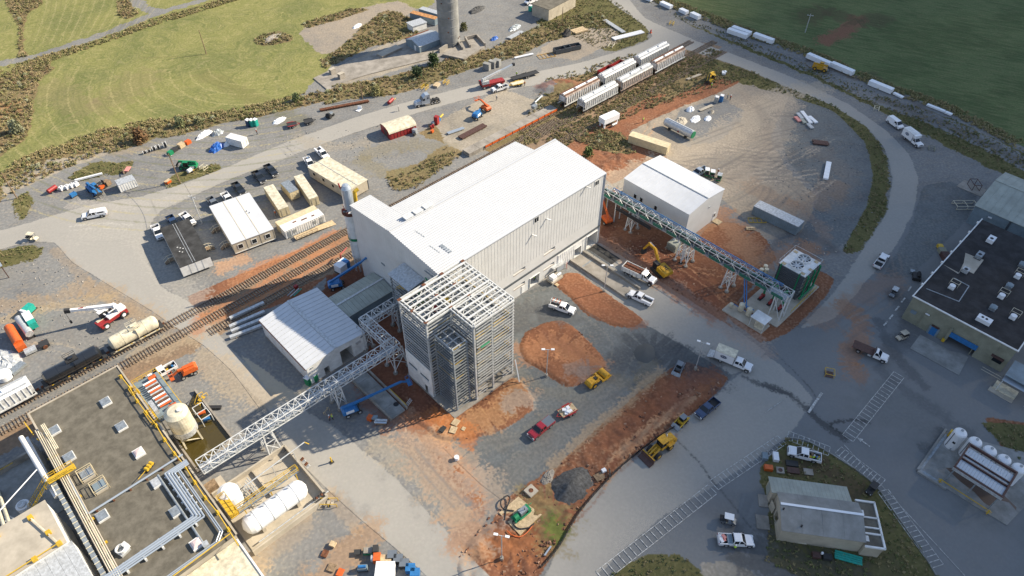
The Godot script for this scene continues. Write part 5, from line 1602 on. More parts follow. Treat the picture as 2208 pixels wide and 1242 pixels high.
func build_dark_roof_building() -> void:
	var t := thing("workshop_building","large olive walled building with a black flat roof and white roof edges","building",V(57.0,0,67.0))
	carve(t,"wall",[box_at(V(19.25,3.4,10.7),V(38.3,6.8,21.3))],[[V(2.0,1.55,12.6),V(5.0,3.1,5.6)]],M.wall_olive)
	blk(t,"roof",V(19.25,6.86,10.7),V(38.5,0.16,21.5),M.roof_black)
	blk(t,"roof_edge",V(0,7.0,10.7),V(0.3,0.22,21.9),M.white)
	blk(t,"roof_edge",V(19.4,7.0,-0.1),V(38.5,0.22,0.25),M.white)
	blk(t,"roof_edge",V(19.4,7.0,21.5),V(38.5,0.22,0.25),M.white)
	for k in 7:
		rod(t,"vent_stub",V(5.0+k*5.2,6.9,-0.3),V(5.0+k*5.2,7.35,-0.3),0.22,M.white)
	# doors and openings on the long front
	var a := blk(t,"door_curtain",V(-0.1,2.7,12.6),V(0.16,1.3,5.7),M.blue)
	a.set_meta("label","bright blue curtain across the head of the loading door")
	blk(t,"door",V(-0.09,1.1,6.8),V(0.08,2.2,1.3),M.blue)
	for k in [-1,1]:
		blk(t,"door_frame",V(-0.1,1.2,6.8+k*0.85),V(0.12,2.4,0.4),M.wall_blue)
	blk(t,"door_lintel",V(-0.1,2.55,6.8),V(0.14,0.4,1.6),M.brown)
	blk(t,"louvre",V(-0.06,3.2,1.6),V(0.06,0.9,1.2),M.wall_blue)
	blk(t,"wall_pipe",V(-0.15,2.6,9.6),V(0.3,3.4,0.5),M.wall_olive)
	blk(t,"yellow_box",V(-0.3,0.6,9.4),V(0.5,0.8,0.6),M.yellow)
	blk(t,"wall_lamp",V(-0.2,4.6,4.2),V(0.3,0.18,0.9),M.plastic_white)
	for z in [3.5,14.8,18.7]:
		blk(t,"wall_joint",V(-0.03,3.4,z),V(0.05,6.6,0.14),M.wall_olive)
	blk(t,"dark_window",V(-0.05,2.4,19.6),V(0.08,1.1,1.8),M.glass)
	blk(t,"dark_awning",V(-0.4,3.4,19.4),V(0.8,0.12,2.4),M.brown)
	# worn patch where the black coat has come off the pale deck beneath
	var patch := prism_mesh(pts([72.1,67.2,71.9,70.8,76.1,70.2,79.9,69.1,80.1,70.9,80.5,73.0,74.0,73.2,73.9,71.0,71.4,70.8]),6.95,6.962)
	var o := put(t,"bare_patch",patch,M.concrete_pale)
	o.position = V(-57,0,-67)
	o.set_meta("label","pale bare patch on the black roof")
	var k := 0
	for q in [[U(88.42,71.46),2.2,1.5,M.plastic_white],[U(73.16,71.56),1.4,1.3,M.galv],[U(80.64,71.76),2.2,1.3,M.galv_dark]]:
		var u := thing("rooftop_unit",["white box air conditioner with a grey side near the white roof edge","small silver air conditioner on the pale bare patch","grey air conditioner behind the pale bare patch"][k],"air conditioner",v3(q[0],6.94))
		k += 1
		blk(u,"case",V(0,0.55,0),V(q[1],0.95,q[2]),q[3])
		rod(u,"fan_grille",V(-0.2,1.02,0),V(-0.2,1.07,0),0.4,M.dark)
		blk(u,"curb",V(0,0.05,0),V(q[1]+0.2,0.1,q[2]+0.2),M.chassis)
	for q in [U(65.64,71.63),U(79.88,80.4),U(70.61,80.27),U(65.87,84.3)]:
		var u := thing("roof_fan",["railed white roof fan inside the raised frame","railed white roof fan beside the grey ventilator at the far roof end","railed white roof fan between two grey ventilators","railed white roof fan behind the long white plant box"][k - 3],"roof fan",v3(q,6.94),0.0,"railed fans on the black roof")
		k += 1
		rod(u,"hood",V(0,0.3,0),V(0,0.9,0),0.62,M.plastic_white)
		blk(u,"curb",V(0,0.15,0),V(1.2,0.3,1.2),M.white)
		for s in [-1,1]:
			bar(u,"guard_rail",V(0.9,1.0,s*0.9),V(2.2,1.0,s*0.9),0.07,0.07,M.cream)
			bar(u,"guard_rail",V(1.55+s*0.65,1.0,-0.9),V(1.55+s*0.65,1.0,0.9),0.07,0.07,M.cream)
			for e in [0.9,2.2]:
				bar(u,"guard_post",V(e,0,s*0.9),V(e,1.0,s*0.9),0.07,0.07,M.cream)
	for q in [U(84.73,79.73),U(75.22,80.27),U(65.63,80.35)]:
		var u := thing("roof_ventilator",["grey domed ventilator at the far roof end","grey domed ventilator in the middle of the black roof","grey domed ventilator next to the long white plant box"][k - 7],"ventilator",v3(q,6.94),0.0,"grey ventilators on the black roof")
		k += 1
		blk(u,"case",V(0,0.35,0),V(1.5,0.7,1.3),M.galv_dark)
		put(u,"dome",lathe_mesh([0.75,0.7,0.6,0.95,0.0,1.05],14),M.wall_blue)
	var wb := thing("roof_plant_box","long white plant box with black vents on the black roof","roof box",v3(U(60.39,80.41),6.94))
	blk(wb,"case",V(0,0.5,0),V(1.6,0.9,2.8),M.plastic_white)
	for z in [-0.5,0.3]:
		rod(wb,"vent",V(0,0.95,z),V(0,1.05,z),0.26,M.dark)
	var lf := Node3D.new()
	lf.name = "raised_frame"
	t.add_child(lf,true)
	var f := pts([61.4,67.9,62.6,74.5,69.1,74.1,69.3,70.8])
	for i in 3:
		bar(lf,"curb",v3(f[i],6.98) - t.position,v3(f[i+1],6.98) - t.position,0.2,0.12,M.galv_dark)
	# canopy at the end
	var p := thing("entrance_canopy","blue grey sheet canopy on posts over a concrete landing","canopy",V(55.0,0,88.8))
	blk(p,"roof",V(-0.2,4.2,3.4),V(5.4,0.16,6.2),M.wall_blue)
	blk(p,"lower_roof",V(-2.6,3.5,3.6),V(2.6,0.12,6.4),M.silver_paint)
	for z in [0.6,6.2]:
		bar(p,"post",V(-3.6,0,z),V(-3.6,3.5,z),0.16,0.16,M.steel_white)
		bar(p,"post",V(1.8,0,z),V(1.8,4.2,z),0.16,0.16,M.steel_white)
	blk(p,"landing",V(-2.4,0.3,2.0),V(2.4,0.6,4.2),M.cream)
	for q in [0.4,1.1]:
		bar(p,"rail",V(-0.9,0.4+q,-3.6),V(-0.9,0.4+q,0.2),0.06,0.06,M.cream)
	blk(p,"step",V(-4.0,0.1,1.8),V(1.4,0.2,4.6),M.concrete_pale)
	var apron := struct_mesh("concrete_apron",prism_mesh(pts([55.2,72.2,55.2,78.8,56.2,80.4,56.4,82.1,49.8,82.7,49.6,72.4]),0.1,0.135),M.concrete_grey)
	apron.set_meta("kind","structure")

func build_green_roof_building() -> void:
	var t := thing("metal_barn","long barn with a faded green sheet roof and blue grey walls","building")
	put(t,"wall",rot_gable(63.4,96.0,[102.4,0,102.4,5.6,112.6,8.2,122.8,5.6,122.8,0]),M.wall_blue)
	deck_cross(t,102.1,5.65,112.6,8.32,63.2,96.0,18,M.roof_green,M.roof_green)
	deck_cross(t,112.6,8.32,123.1,5.65,63.2,96.0,18,M.roof_green,M.roof_green)
	blk(t,"ridge_cap",V(112.6,8.36,79.6),V(0.6,0.1,32.8),M.roof_green)
	blk(t,"wall_lamp",V(102.2,4.2,67.6),V(0.3,0.25,0.9),M.plastic_white)
	for z in [72.0,78.0,84.0]:
		blk(t,"wall_band",V(102.35,2.8,z),V(0.08,5.4,0.5),M.trim_dark)
	struct_mesh("concrete_slab",prism_mesh(pts([116.5,55.3,121.3,55.7,120.9,61.8,116.5,61.9]),0.0,0.14),M.concrete)

func build_corner_building() -> void:
	var t := thing("pump_house","long low beige building with a stepped grey roof and a bright ridge strip","building",V(-6.3,0,73.0),-0.913)
	var L := 13.6
	carve(t,"wall",[gable_mesh(0.15,L - 0.1,[-2.6,0,-2.6,4.1,0,5.0,4.2,3.9,4.2,0])],[[V(1.0,1.3,0.6),V(3.0,2.4,1.6)]],M.wall_tan)
	put(t,"low_wall",gable_mesh(-0.6,12.4,[-6.0,0,-6.0,3.0,-2.7,3.9,-2.7,0]),M.wall_tan)
	for k in 20:
		var a := lerpf(-0.9,12.7,k / 20.0)
		slab(t,"roof_sheet",V(a,4.0,-2.6),V(a+0.66,4.0,-2.6),V(a+0.66,3.1,-6.3),V(a,3.1,-6.3),0.1,M.roof_green)
	for k in 4:
		var a := lerpf(-0.1,L,k / 4.0)
		var b := lerpf(-0.1,L,(k+1) / 4.0) - 0.02
		slab(t,"roof_sheet",V(a,5.12,0),V(b,5.12,0),V(b,4.15,-2.8),V(a,4.15,-2.8),0.1,M.concrete_grey)
		slab(t,"roof_sheet",V(a,5.12,0),V(b,5.12,0),V(b,4.0,4.4),V(a,4.0,4.4),0.1,M.concrete_grey)
	blk(t,"ridge_strip",V(L*0.5,5.17,0),V(L,0.08,0.42),M.wrap)
	rod(t,"roof_vent",V(3.2,4.2,3.3),V(3.2,4.7,3.3),0.16,M.dark)
	rod(t,"roof_vent",V(0.4,4.8,0.9),V(0.4,5.3,0.9),0.14,M.dark)
	blk(t,"porch_wall",V(15.1,1.6,0.6),V(3.0,3.2,8.2),M.wall_tan)
	blk(t,"porch_roof",V(15.1,3.28,0.6),V(3.0,0.1,8.2),M.roof_dark)
	for q in [[16.65,0.6,0.3,8.5],[15.1,-3.6,3.3,0.3],[15.1,4.8,3.3,0.3],[15.1,-0.6,3.0,0.2],[15.1,1.3,3.0,0.2],[15.1,2.4,3.0,0.25]]:
		blk(t,"parapet",V(q[0],3.45,q[1]),V(q[2],0.35,q[3]),M.white)
	for q in [[14.1,-1.4],[14.0,3.3]]:
		blk(t,"porch_hatch",V(q[0],3.4,q[1]),V(0.8,0.12,1.0),M.white)
	blk(t,"side_hatch",V(-0.62,1.3,-4.8),V(0.1,2.2,1.6),M.roof_green)
	blk(t,"lean_panel",V(-0.3,1.2,-1.4),V(0.1,2.2,1.4),M.wall_tan,0.3)
	for q in [[-1.4,-3.0,1.6,2.4],[-1.9,1.2,2.2,2.6]]:
		blk(t,"step_slab",V(q[0],0.12,q[1]),V(q[2],0.24,q[3]),M.concrete)
	rod(t,"hose_bib",V(3.6,0.5,4.3),V(5.0,0.5,4.3),0.06,M.cream)

func build_tank_shelter() -> void:
	struct_mesh("containment_pad",prism_mesh(pts([33.7,86.6,21.4,86.5,22.1,102.0,43.3,105.2]),0.02,0.2),M.concrete_grey)
	var c := thing("containment_kerb","low dark concrete kerb around two sides of the tank pad","kerb")
	bar(c,"kerb",v3(U(34.15,86.39),0.3),v3(U(21.39,86.45),0.3),0.4,0.5,M.concrete_grey)
	bar(c,"kerb",v3(U(21.1,86.58),0.3),v3(U(21.29,91.71),0.3),0.4,0.5,M.concrete_grey)
	bar(c,"drain",v3(U(33.21,86.95),0.21),v3(U(22.02,86.78),0.21),0.5,0.03,M.galv_dark)
	bar(c,"drain",v3(U(21.83,86.87),0.21),v3(U(21.92,91.28),0.21),0.5,0.03,M.galv_dark)
	var t := thing("loading_shelter","open shelter with a dark steel rim and translucent ribbed roof over the tank pad","shelter",V(26.0,0,94.7))
	for k in 16:
		for s in [-1,1]:
			blk(t,"roof_sheet",V(s*1.75,4.75,-3.75+k*0.5),V(2.1,0.06,0.46),M.silver_paint)
	for s in [-1,1]:
		blk(t,"rim",V(s*3.45,4.95,0),V(0.3,0.5,8.3),M.brown)
		blk(t,"rim",V(0,4.95,s*4.05),V(6.8,0.5,0.3),M.brown)
		blk(t,"fascia",V(s*3.62,4.7,0),V(0.06,0.7,8.4),M.galv)
		blk(t,"middle_beam",V(s*0.5,4.9,0),V(0.22,0.4,8.0),M.brown)
		for z in [-3.8,0.0,3.8]:
			bar(t,"post",V(s*3.2,0.2,z),V(s*3.2,4.6,z),0.2,0.2,M.galv_dark)
	blk(t,"gutter",V(0,4.85,0),V(0.6,0.1,8.0),M.galv_dark)
	for z in [-4.4,4.0]:
		for e in [0.7,1.2]:
			bar(t,"bollard_rail",V(-4.3,e,z - 0.4),V(-4.3,e,z+0.4),0.1,0.1,M.yellow)
		bar(t,"bollard",V(-4.3,0.2,z),V(-4.3,1.4,z),0.2,0.2,M.yellow)
	bar(t,"pipe_rail",V(-4.0,0.9,-4.2),V(-4.0,0.9,3.6),0.12,0.12,M.yellow)
	var z := [88.5,91.2,93.8,96.3,98.8]
	for k in 5:
		var n := thing("chemical_tank",["white upright chemical tank at the kerb end of the row","white upright chemical tank second from the kerb end of the row","white upright chemical tank in the middle of the row","white upright chemical tank fourth from the kerb end of the row","white upright chemical tank farthest from the kerb end of the row"][k],"tank",V(31.3,0.2,z[k]),0.0,"white chemical tanks behind the loading shelter")
		put(n,"shell",lathe_mesh([1.15,0.0,1.15,4.2,1.0,4.5,0.3,4.85,0.3,5.0,0.0,5.0],24),M.plastic_white)
		rod(n,"lid",V(0,4.95,0),V(0,5.12,0),0.26,M.galv_dark)
		rod(n,"outlet",V(-1.1,0.5,0.3),V(-1.6,0.5,0.3),0.12,M.galv_dark)
		rod(n,"level_pipe",V(-0.95,0.3,-0.75),V(-0.95,4.3,-0.75),0.05,M.dark)
		blk(n,"hazard_plate",V(-1.14,2.2,0.1),V(0.06,0.5,0.5),M.dark)
	var y := thing("eyewash_station","yellow eyewash frame by the end of the white chemical tanks","station",v3(U(33.32,87.53)))
	blk(y,"box",V(0,0.9,0),V(0.9,1.5,0.9),M.yellow)
	rod(y,"shower_arm",V(0,1.6,0),V(0.9,2.2,0.1),0.06,M.yellow)
	blk(y,"drip_tray",V(-0.8,0.2,0.6),V(1.4,0.3,1.4),M.dark)
	var s := prism_mesh(pts([25.7,89.9,24.8,93.0,24.5,95.5,23.6,97.5,23.6,98.5,26.0,99.0,26.9,100.7,26.2,102.1,26.9,101.9,27.7,99.6,27.0,97.9,26.5,90.6]),0.202,0.206)
	struct_mesh("wet_stain_ground",s,mat(Color(0.13,0.085,0.06),0.35))

func steps(t: Node3D,at: Vector3,turn: float) -> void:
	# a small timber stair with side rails
	var g := Node3D.new()
	g.name = "entry_stair"
	g.position = at
	g.rotation.y = turn
	t.add_child(g,true)
	blk(g,"landing",V(0,0.7,0),V(1.3,0.12,1.2),M.wood)
	for k in 3:
		blk(g,"tread",V(0.85+k*0.3,0.55 - k*0.2,0),V(0.32,0.08,1.1),M.wood)
	for s in [-0.55,0.55]:
		bar(g,"rail",V(-0.6,1.7,s),V(0.6,1.7,s),0.07,0.07,M.cream)
		bar(g,"rail",V(0.6,1.7,s),V(1.7,0.9,s),0.07,0.07,M.cream)
		for x in [-0.55,0.55]:
			bar(g,"rail_post",V(x,0,s),V(x,1.7,s),0.08,0.08,M.cream)

func build_trailers() -> void:
	var t := box_house("office_trailer","office trailer with a black flat roof and white front, end of the trailer row","trailer",[-51.5,-72.1,-44.8,-71.0,-46.7,-53.8,-53.8,-55.4],3.6,0.7,M.white,M.tarpaper,0.02)
	var s: Vector2 = t.get_meta("size")
	for x in [-0.45,0.15]:
		bar(t,"roof_strip",V(x,3.66,-s.y*0.49),V(x,3.66,s.y*0.49),0.1,0.05,M.galv)
	for k in 5:
		blk(t,"sealant_patch",V(-1.9+(k % 3)*0.5,3.63,1.0+k*0.6),V(0.3,0.015,0.25),M.white)
	for x in [-1.5,0.0,1.5]:
		blk(t,"wall_joint",V(x,2.1,s.y*0.5+0.02),V(0.06,2.7,0.05),M.galv)
	steps(t,V(s.x*0.5+0.7,0,1.6),0.0)
	steps(t,V(-s.x*0.5 - 0.7,0,0.8),PI)
	t = box_house("modular_office","wide tan modular office with a bright white roof of three strips","office",[-38.5,-71.6,-28.4,-69.9,-31.0,-52.7,-41.1,-54.2],3.8,0.6,M.wall_tan,M.white_roof,0.12)
	s = t.get_meta("size")
	for x in [-s.x / 6.0,s.x / 6.0]:
		bar(t,"roof_joint",V(x,3.85,-s.y*0.5),V(x,3.85,s.y*0.5),0.12,0.04,M.container)
	for k in 3:
		pane(t,"window",V(-s.x / 3.0+k*s.x / 3.0,2.3,s.y*0.5+0.03),V(1.2,1.3,0.06),M.white)
		blk(t,"wall_batten",V(-s.x / 6.0+k*s.x / 3.0 - 0.02,2.2,s.y*0.5+0.03),V(0.14,3.0,0.06),M.wall_tan)
	bar(t,"skirt",V(-s.x*0.5,0.7,s.y*0.5+0.03),V(s.x*0.5,0.7,s.y*0.5+0.03),0.06,0.2,M.white)
	for z in [-3.0,4.4]:
		steps(t,V(-s.x*0.5 - 0.75,0,z),PI)
	for q in [[2.0,-1.5],[2.4,-0.5]]:
		rod(t,"roof_vent",V(q[0],3.8,q[1]),V(q[0],4.1,q[1]),0.1,M.dark)
	container("narrow cream office container next to the wide white-roofed modular office",[-23.9,-71.0,-21.2,-70.5,-23.1,-59.4,-25.6,-59.6],2.7,M.container,M.cream)
	var g := container("short grey-topped slatted container between two long cream ones",[-19.3,-69.5,-16.9,-69.3,-17.7,-63.8,-20.1,-64.1],2.7,M.container,M.galv_dark)
	for k in 6:
		bar(g,"slat",V(-1.3,0.5+k*0.38,3.1),V(1.3,0.5+k*0.38,3.1),0.06,0.12,M.container)
	container("long cream office container beside the large tan double trailer",[-15.5,-69.7,-13.1,-69.2,-15.1,-57.7,-17.5,-58.1],2.7,M.container,M.cream)
	t = box_house("double_trailer","large tan double trailer with a cream roof beside the dust silo","trailer",[-9.5,-69.7,-2.7,-70.4,-3.4,-53.4,-10.2,-53.4],3.6,0.5,M.wall_tan,M.cream,0.08)
	s = t.get_meta("size")
	bar(t,"roof_joint",V(0,3.66,-s.y*0.5),V(0,3.66,s.y*0.5),0.1,0.05,M.galv)
	for k in 4:
		blk(t,"window",V(-s.x*0.5 - 0.02,2.3,-6.0+k*4.0),V(0.06,0.8,0.8),M.glass)
	for x in [-1,1]:
		blk(t,"corner_trim",V(x*s.x*0.5,2.0,s.y*0.5+0.02),V(0.14,3.0,0.14),M.trim_dark)
	container("tan container lying behind the rust-stained white one",[-29.0,-56.1,-18.2,-55.3,-18.1,-53.5,-29.0,-54.1],2.65,M.container,M.container)
	t = container("rust-stained white office container with a timber ramp",[-28.9,-54.4,-18.2,-53.5,-18.0,-50.5,-29.1,-51.1],2.5,M.white,M.white)
	s = t.get_meta("size")
	for q in [[-4.4,1.1,2.0,0.9],[-3.0,1.5,0.9,0.9],[2.6,1.5,0.9,0.9],[4.4,1.1,2.0,0.9]]:
		blk(t,"window" if q[2] < 1.0 else "door",V(q[0],q[1],s.y*0.5+0.06),V(q[3],q[2],0.08),M.galv_dark)
	for q in [[0.6,0.1,1.6],[-1.8,-0.4,1.0],[3.0,0.2,0.8]]:
		blk(t,"rust_patch",V(q[0],2.53,q[1]),V(q[2],0.012,0.5),M.rust)
	var r := thing("timber_ramp","long plywood access ramp in front of the rust-stained white container","ramp",v3(U(-23.05,-49.23)),heading(U(-27.06,-52.09),U(-16.21,-50.77)))
	blk(r,"deck",V(-1.6,0.55,0.1),V(6.0,0.1,1.6),M.ply)
	slab(r,"ramp_board",V(1.4,0.6,-0.9),V(6.2,0.1,-1.4),V(6.4,0.1,0.8),V(1.4,0.6,0.9),0.08,M.ply)
	for k in 5:
		bar(r,"rail_post",V(-4.4+k*1.4,0.1,0.95),V(-4.4+k*1.4,1.4,0.95),0.08,0.08,M.wood)
	bar(r,"rail",V(-4.4,1.4,0.95),V(1.4,1.4,0.95),0.08,0.1,M.wood)
	container("yellow shipping container on the red soil behind the small hall",[68.8,-20.8,71.1,-21.4,71.3,-9.4,68.3,-8.4],2.6,M.container,M.container)
	container("long pale blue trailer box on the gravel loop yard",[65.0,23.3,68.3,23.1,67.9,35.4,64.7,35.9],2.9,M.wall_blue,M.galv,"storage_trailer")
	container("white cargo trailer with an open rear door beside the blue telehandler",[-51.2,-101.5,-46.8,-101.1,-46.7,-98.2,-51.3,-98.4],2.4,M.white,M.galv,"cargo_trailer")
	container("small white box trailer next to the blue tarp heap",[-17.8,-100.7,-15.5,-101.7,-16.4,-96.1,-18.8,-95.0],2.5,M.white,M.white,"cargo_trailer")

func build_silo_site() -> void:
	var c := U(69.33,-105.12)
	var t := thing("concrete_silo","tall weathered grey concrete silo with form bands rising out of the picture","silo",v3(c+U(0.6,-0.6)))
	put(t,"shaft",lathe_mesh([3.75,0,3.7,14,3.65,26,0,26],36),M.concrete_grey)
	for k in 8:
		put(t,"form_band",lathe_mesh([3.72,1.6+k*2.9,3.8,1.64+k*2.9,3.8,1.72+k*2.9,3.72,1.76+k*2.9],36),M.concrete_grey)
	for q in [[2.3,6.0],[2.2,11.0],[2.8,16.0],[1.2,3.0],[0.9,3.0]]:
		var a: float = q[0]
		blk(t,"port_hole",V(cos(a)*3.72,q[1],sin(a)*3.72),V(0.35,0.35,0.35),M.rust)
	var p := thing("ruined_foundation","broken concrete foundation walls at the foot of the grey silo","foundation")
	put(p,"slab",prism_mesh(pts([61.9,-99.9,65.0,-92.3,76.7,-94.3,79.2,-101.5,74.1,-102.2]),0.0,0.9),M.concrete)
	for w in [[62.4,-102.3,72.2,-104.4],[72.2,-104.4,69.1,-97.5],[75.7,-103.8,72.2,-97.0],[75.2,-103.2,79.7,-102.0],[79.7,-102.0,77.0,-94.5]]:
		var q := pts(w)
		bar(p,"wall",v3(q[0],1.1),v3(q[1],1.1),0.5,1.6,M.concrete)
	put(p,"pit",prism_mesh(pts([71.8,-102.3,74.3,-102.0,72.4,-97.8,69.5,-97.6]),0.88,0.93),M.concrete)
	var s := thing("gabled_shed","pale blue grey gabled shed against the concrete silo","shed",v3(U(62.65,-110.85)),heading(U(61.55,-115.89),U(72.85,-115.68)))
	put(s,"wall",gable_mesh(-5.2,5.2,[-4.0,0,-4.0,2.6,0,3.7,4.0,2.6,4.0,0]),M.wall_blue)
	slab(s,"roof_sheet",V(-5.4,2.62,-4.2),V(5.4,2.62,-4.2),V(5.4,3.8,0),V(-5.4,3.8,0),0.1,M.galv)
	slab(s,"roof_sheet",V(-5.4,3.8,0),V(5.4,3.8,0),V(5.4,2.62,4.2),V(-5.4,2.62,4.2),0.1,M.galv)
	blk(s,"rust_eave",V(0,2.7,-4.2),V(10.6,0.14,0.7),M.rust)
	blk(s,"door",V(-5.22,1.1,1.4),V(0.08,2.0,1.0),M.white)
	container("long container with an orange rusted roof behind the concrete silo",[73.8,-131.7,76.1,-132.4,76.1,-121.2,73.7,-120.2],2.6,M.wall_blue,grainy(Color(0.55,0.27,0.1),0.8,0.0,0.3,0.6))
	container("long container with a pale blue roof behind the concrete silo",[78.2,-132.2,80.7,-132.8,80.7,-121.9,78.1,-121.0],2.6,M.wall_blue,M.galv)
	var h := box_house("storage_hut","small white hut with a grey roof near the concrete silo","hut",[66.8,-125.6,72.7,-125.0,71.3,-121.4,65.4,-121.5],2.5,0.1,M.white,M.galv,0.25)
	blk(h,"door",V(1.2,1.0,1.75),V(0.9,1.9,0.1),M.brown)
	blk(h,"window",V(-1.2,1.4,1.75),V(0.6,0.6,0.08),M.glass)
	var b := box_house("tan_workshop","tan metal workshop with a dark roof at the far gravel lot","building",[108.6,-103.7,109.5,-95.4,126.4,-95.5,125.9,-103.2],4.5,0.0,M.wall_tan,M.roof_dark,0.15)
	var z: Vector2 = b.get_meta("size")
	blk(b,"roll_door",V(1.8,1.6,-z.y*0.5 - 0.03),V(3.0,3.0,0.1),M.white)
	var sl := struct_mesh("concrete_slab",prism_mesh(pts([20.3,-117.1,19.4,-107.0,29.4,-107.7,36.1,-106.6,71.7,-97.5,73.4,-101.9,68.0,-109.8,59.8,-119.6,44.0,-117.6,33.0,-118.5]),0.0,0.32),M.concrete)
	sl.set_meta("kind","structure")
	for q in [[U(26.8,-115.34),2.0,1.6,"standing concrete block on the cracked slab near the field edge"],[U(27.17,-110.65),2.0,1.7,"tall concrete block on the cracked slab beside the weeds"],[U(49.77,-114.56),9.0,0.7,"long raised concrete plinth on the cracked slab"]]:
		var k := thing("concrete_block",q[3],"concrete block",v3(q[0],0.3),0.1)
		blk(k,"block",V(0,q[2]*0.5,0),V(q[1],q[2],1.2 if q[1] < 5 else 3.0),M.concrete)
		blk(k,"cap",V(0,q[2]+0.06,0),V(q[1]+0.2,0.12,1.4 if q[1] < 5 else 3.2),M.concrete_pale)
	var r := thing("red_arch_shed","small red shed with a rounded cream roof beside the access road","shed",v3(U(21.55,-71.93)),heading(U(18.9,-73.02),U(25.75,-71.9)))
	var prof := []
	for k in 9:
		var a := PI*k / 8.0
		prof.append_array([-cos(a)*3.0,2.0+sin(a)*1.3])
	put(r,"wall",gable_mesh(-4.4,4.4,[3.0,0.0,-3.0,0.0]+prof),M.red)
	for k in 8:
		slab(r,"roof_sheet",V(-4.6,prof[k*2+1]+0.08,prof[k*2]*1.04),V(4.6,prof[k*2+1]+0.08,prof[k*2]*1.04),V(4.6,prof[k*2+3]+0.08,prof[k*2+2]*1.04),V(-4.6,prof[k*2+3]+0.08,prof[k*2+2]*1.04),0.06,M.cream)
	blk(r,"doorway",V(-4.42,1.1,0.4),V(0.08,2.1,2.2),M.brown)
	for k in 8:
		blk(r,"wall_rib",V(-4.0+k*1.1,1.2,3.03),V(0.08,2.2,0.06),M.red)

func build_docks() -> void:
	var t := thing("loading_dock","long cracked concrete loading dock with an orange fence edge beside the rails","dock")
	var a := U(28.0,-49.8)
	for k in 9:
		blk(t,"dock_slab",V(28.0+k*4.05+2.0,0.6,-48.5),V(4.0,1.2+0.04*(k % 3),3.0),M.concrete)
	bar(t,"safety_net",V(34.0,0.9,-46.85),V(64.5,0.9,-46.85),0.08,0.7,M.orange)
	for k in 12:
		bar(t,"net_post",V(34.0+k*2.75,0.2,-46.78),V(34.0+k*2.75,1.5,-46.78),0.09,0.09,M.rust)
	# truck ramp before the tall hall: floor, two side walls, rails
	var r := thing("truck_ramp","sunken concrete truck ramp with side walls and rails before the tall hall","ramp")
	blk(r,"floor",V(18.9,0.11,11.9),V(4.2,0.06,17.6),M.concrete)
	for x in [16.65,21.3]:
		blk(r,"side_wall",V(x,0.35,12.0),V(0.4,0.7,17.8),M.concrete)
	for x in [21.9,22.2]:
		bar(r,"rail",V(x,0.9,3.4),V(x,0.9,20.4),0.07,0.07,M.galv_dark)
	for k in 8:
		bar(r,"rail_post",V(21.9,0.1,3.6+k*2.35),V(21.9,0.9,3.6+k*2.35),0.07,0.07,M.galv_dark)
	blk(r,"floor_drain",V(18.9,0.15,6.5),V(4.0,0.03,0.35),M.galv_dark)
	blk(r,"floor_pad",V(24.4,0.11,7.0),V(3.6,0.05,7.6),M.tarpaper)
	var s := thing("weighbridge","concrete weighbridge deck with raised side kerbs below the pipe bridge","weighbridge")
	for k in 5:
		blk(s,"deck_slab",V(-40.9,0.2,-2.6+k*2.9),V(3.2,0.4,2.85),M.concrete_grey)
	for x in [-42.7,-38.8]:
		blk(s,"side_kerb",V(x,0.4,3.2),V(0.35,0.8,14.6),M.concrete)
	blk(s,"yellow_edge",V(-38.55,0.75,7.0),V(0.12,0.12,6.0),M.yellow)
	rod(s,"manhole",V(-39.8,0.4,8.2),V(-39.8,0.43,8.2),0.55,M.dark)
	for k in 3:
		bar(s,"guard_rail",V(-38.4,0.5,9.6+k*0.3),V(-37.2,1.4,9.6+k*0.3),0.08,0.08,M.galv)

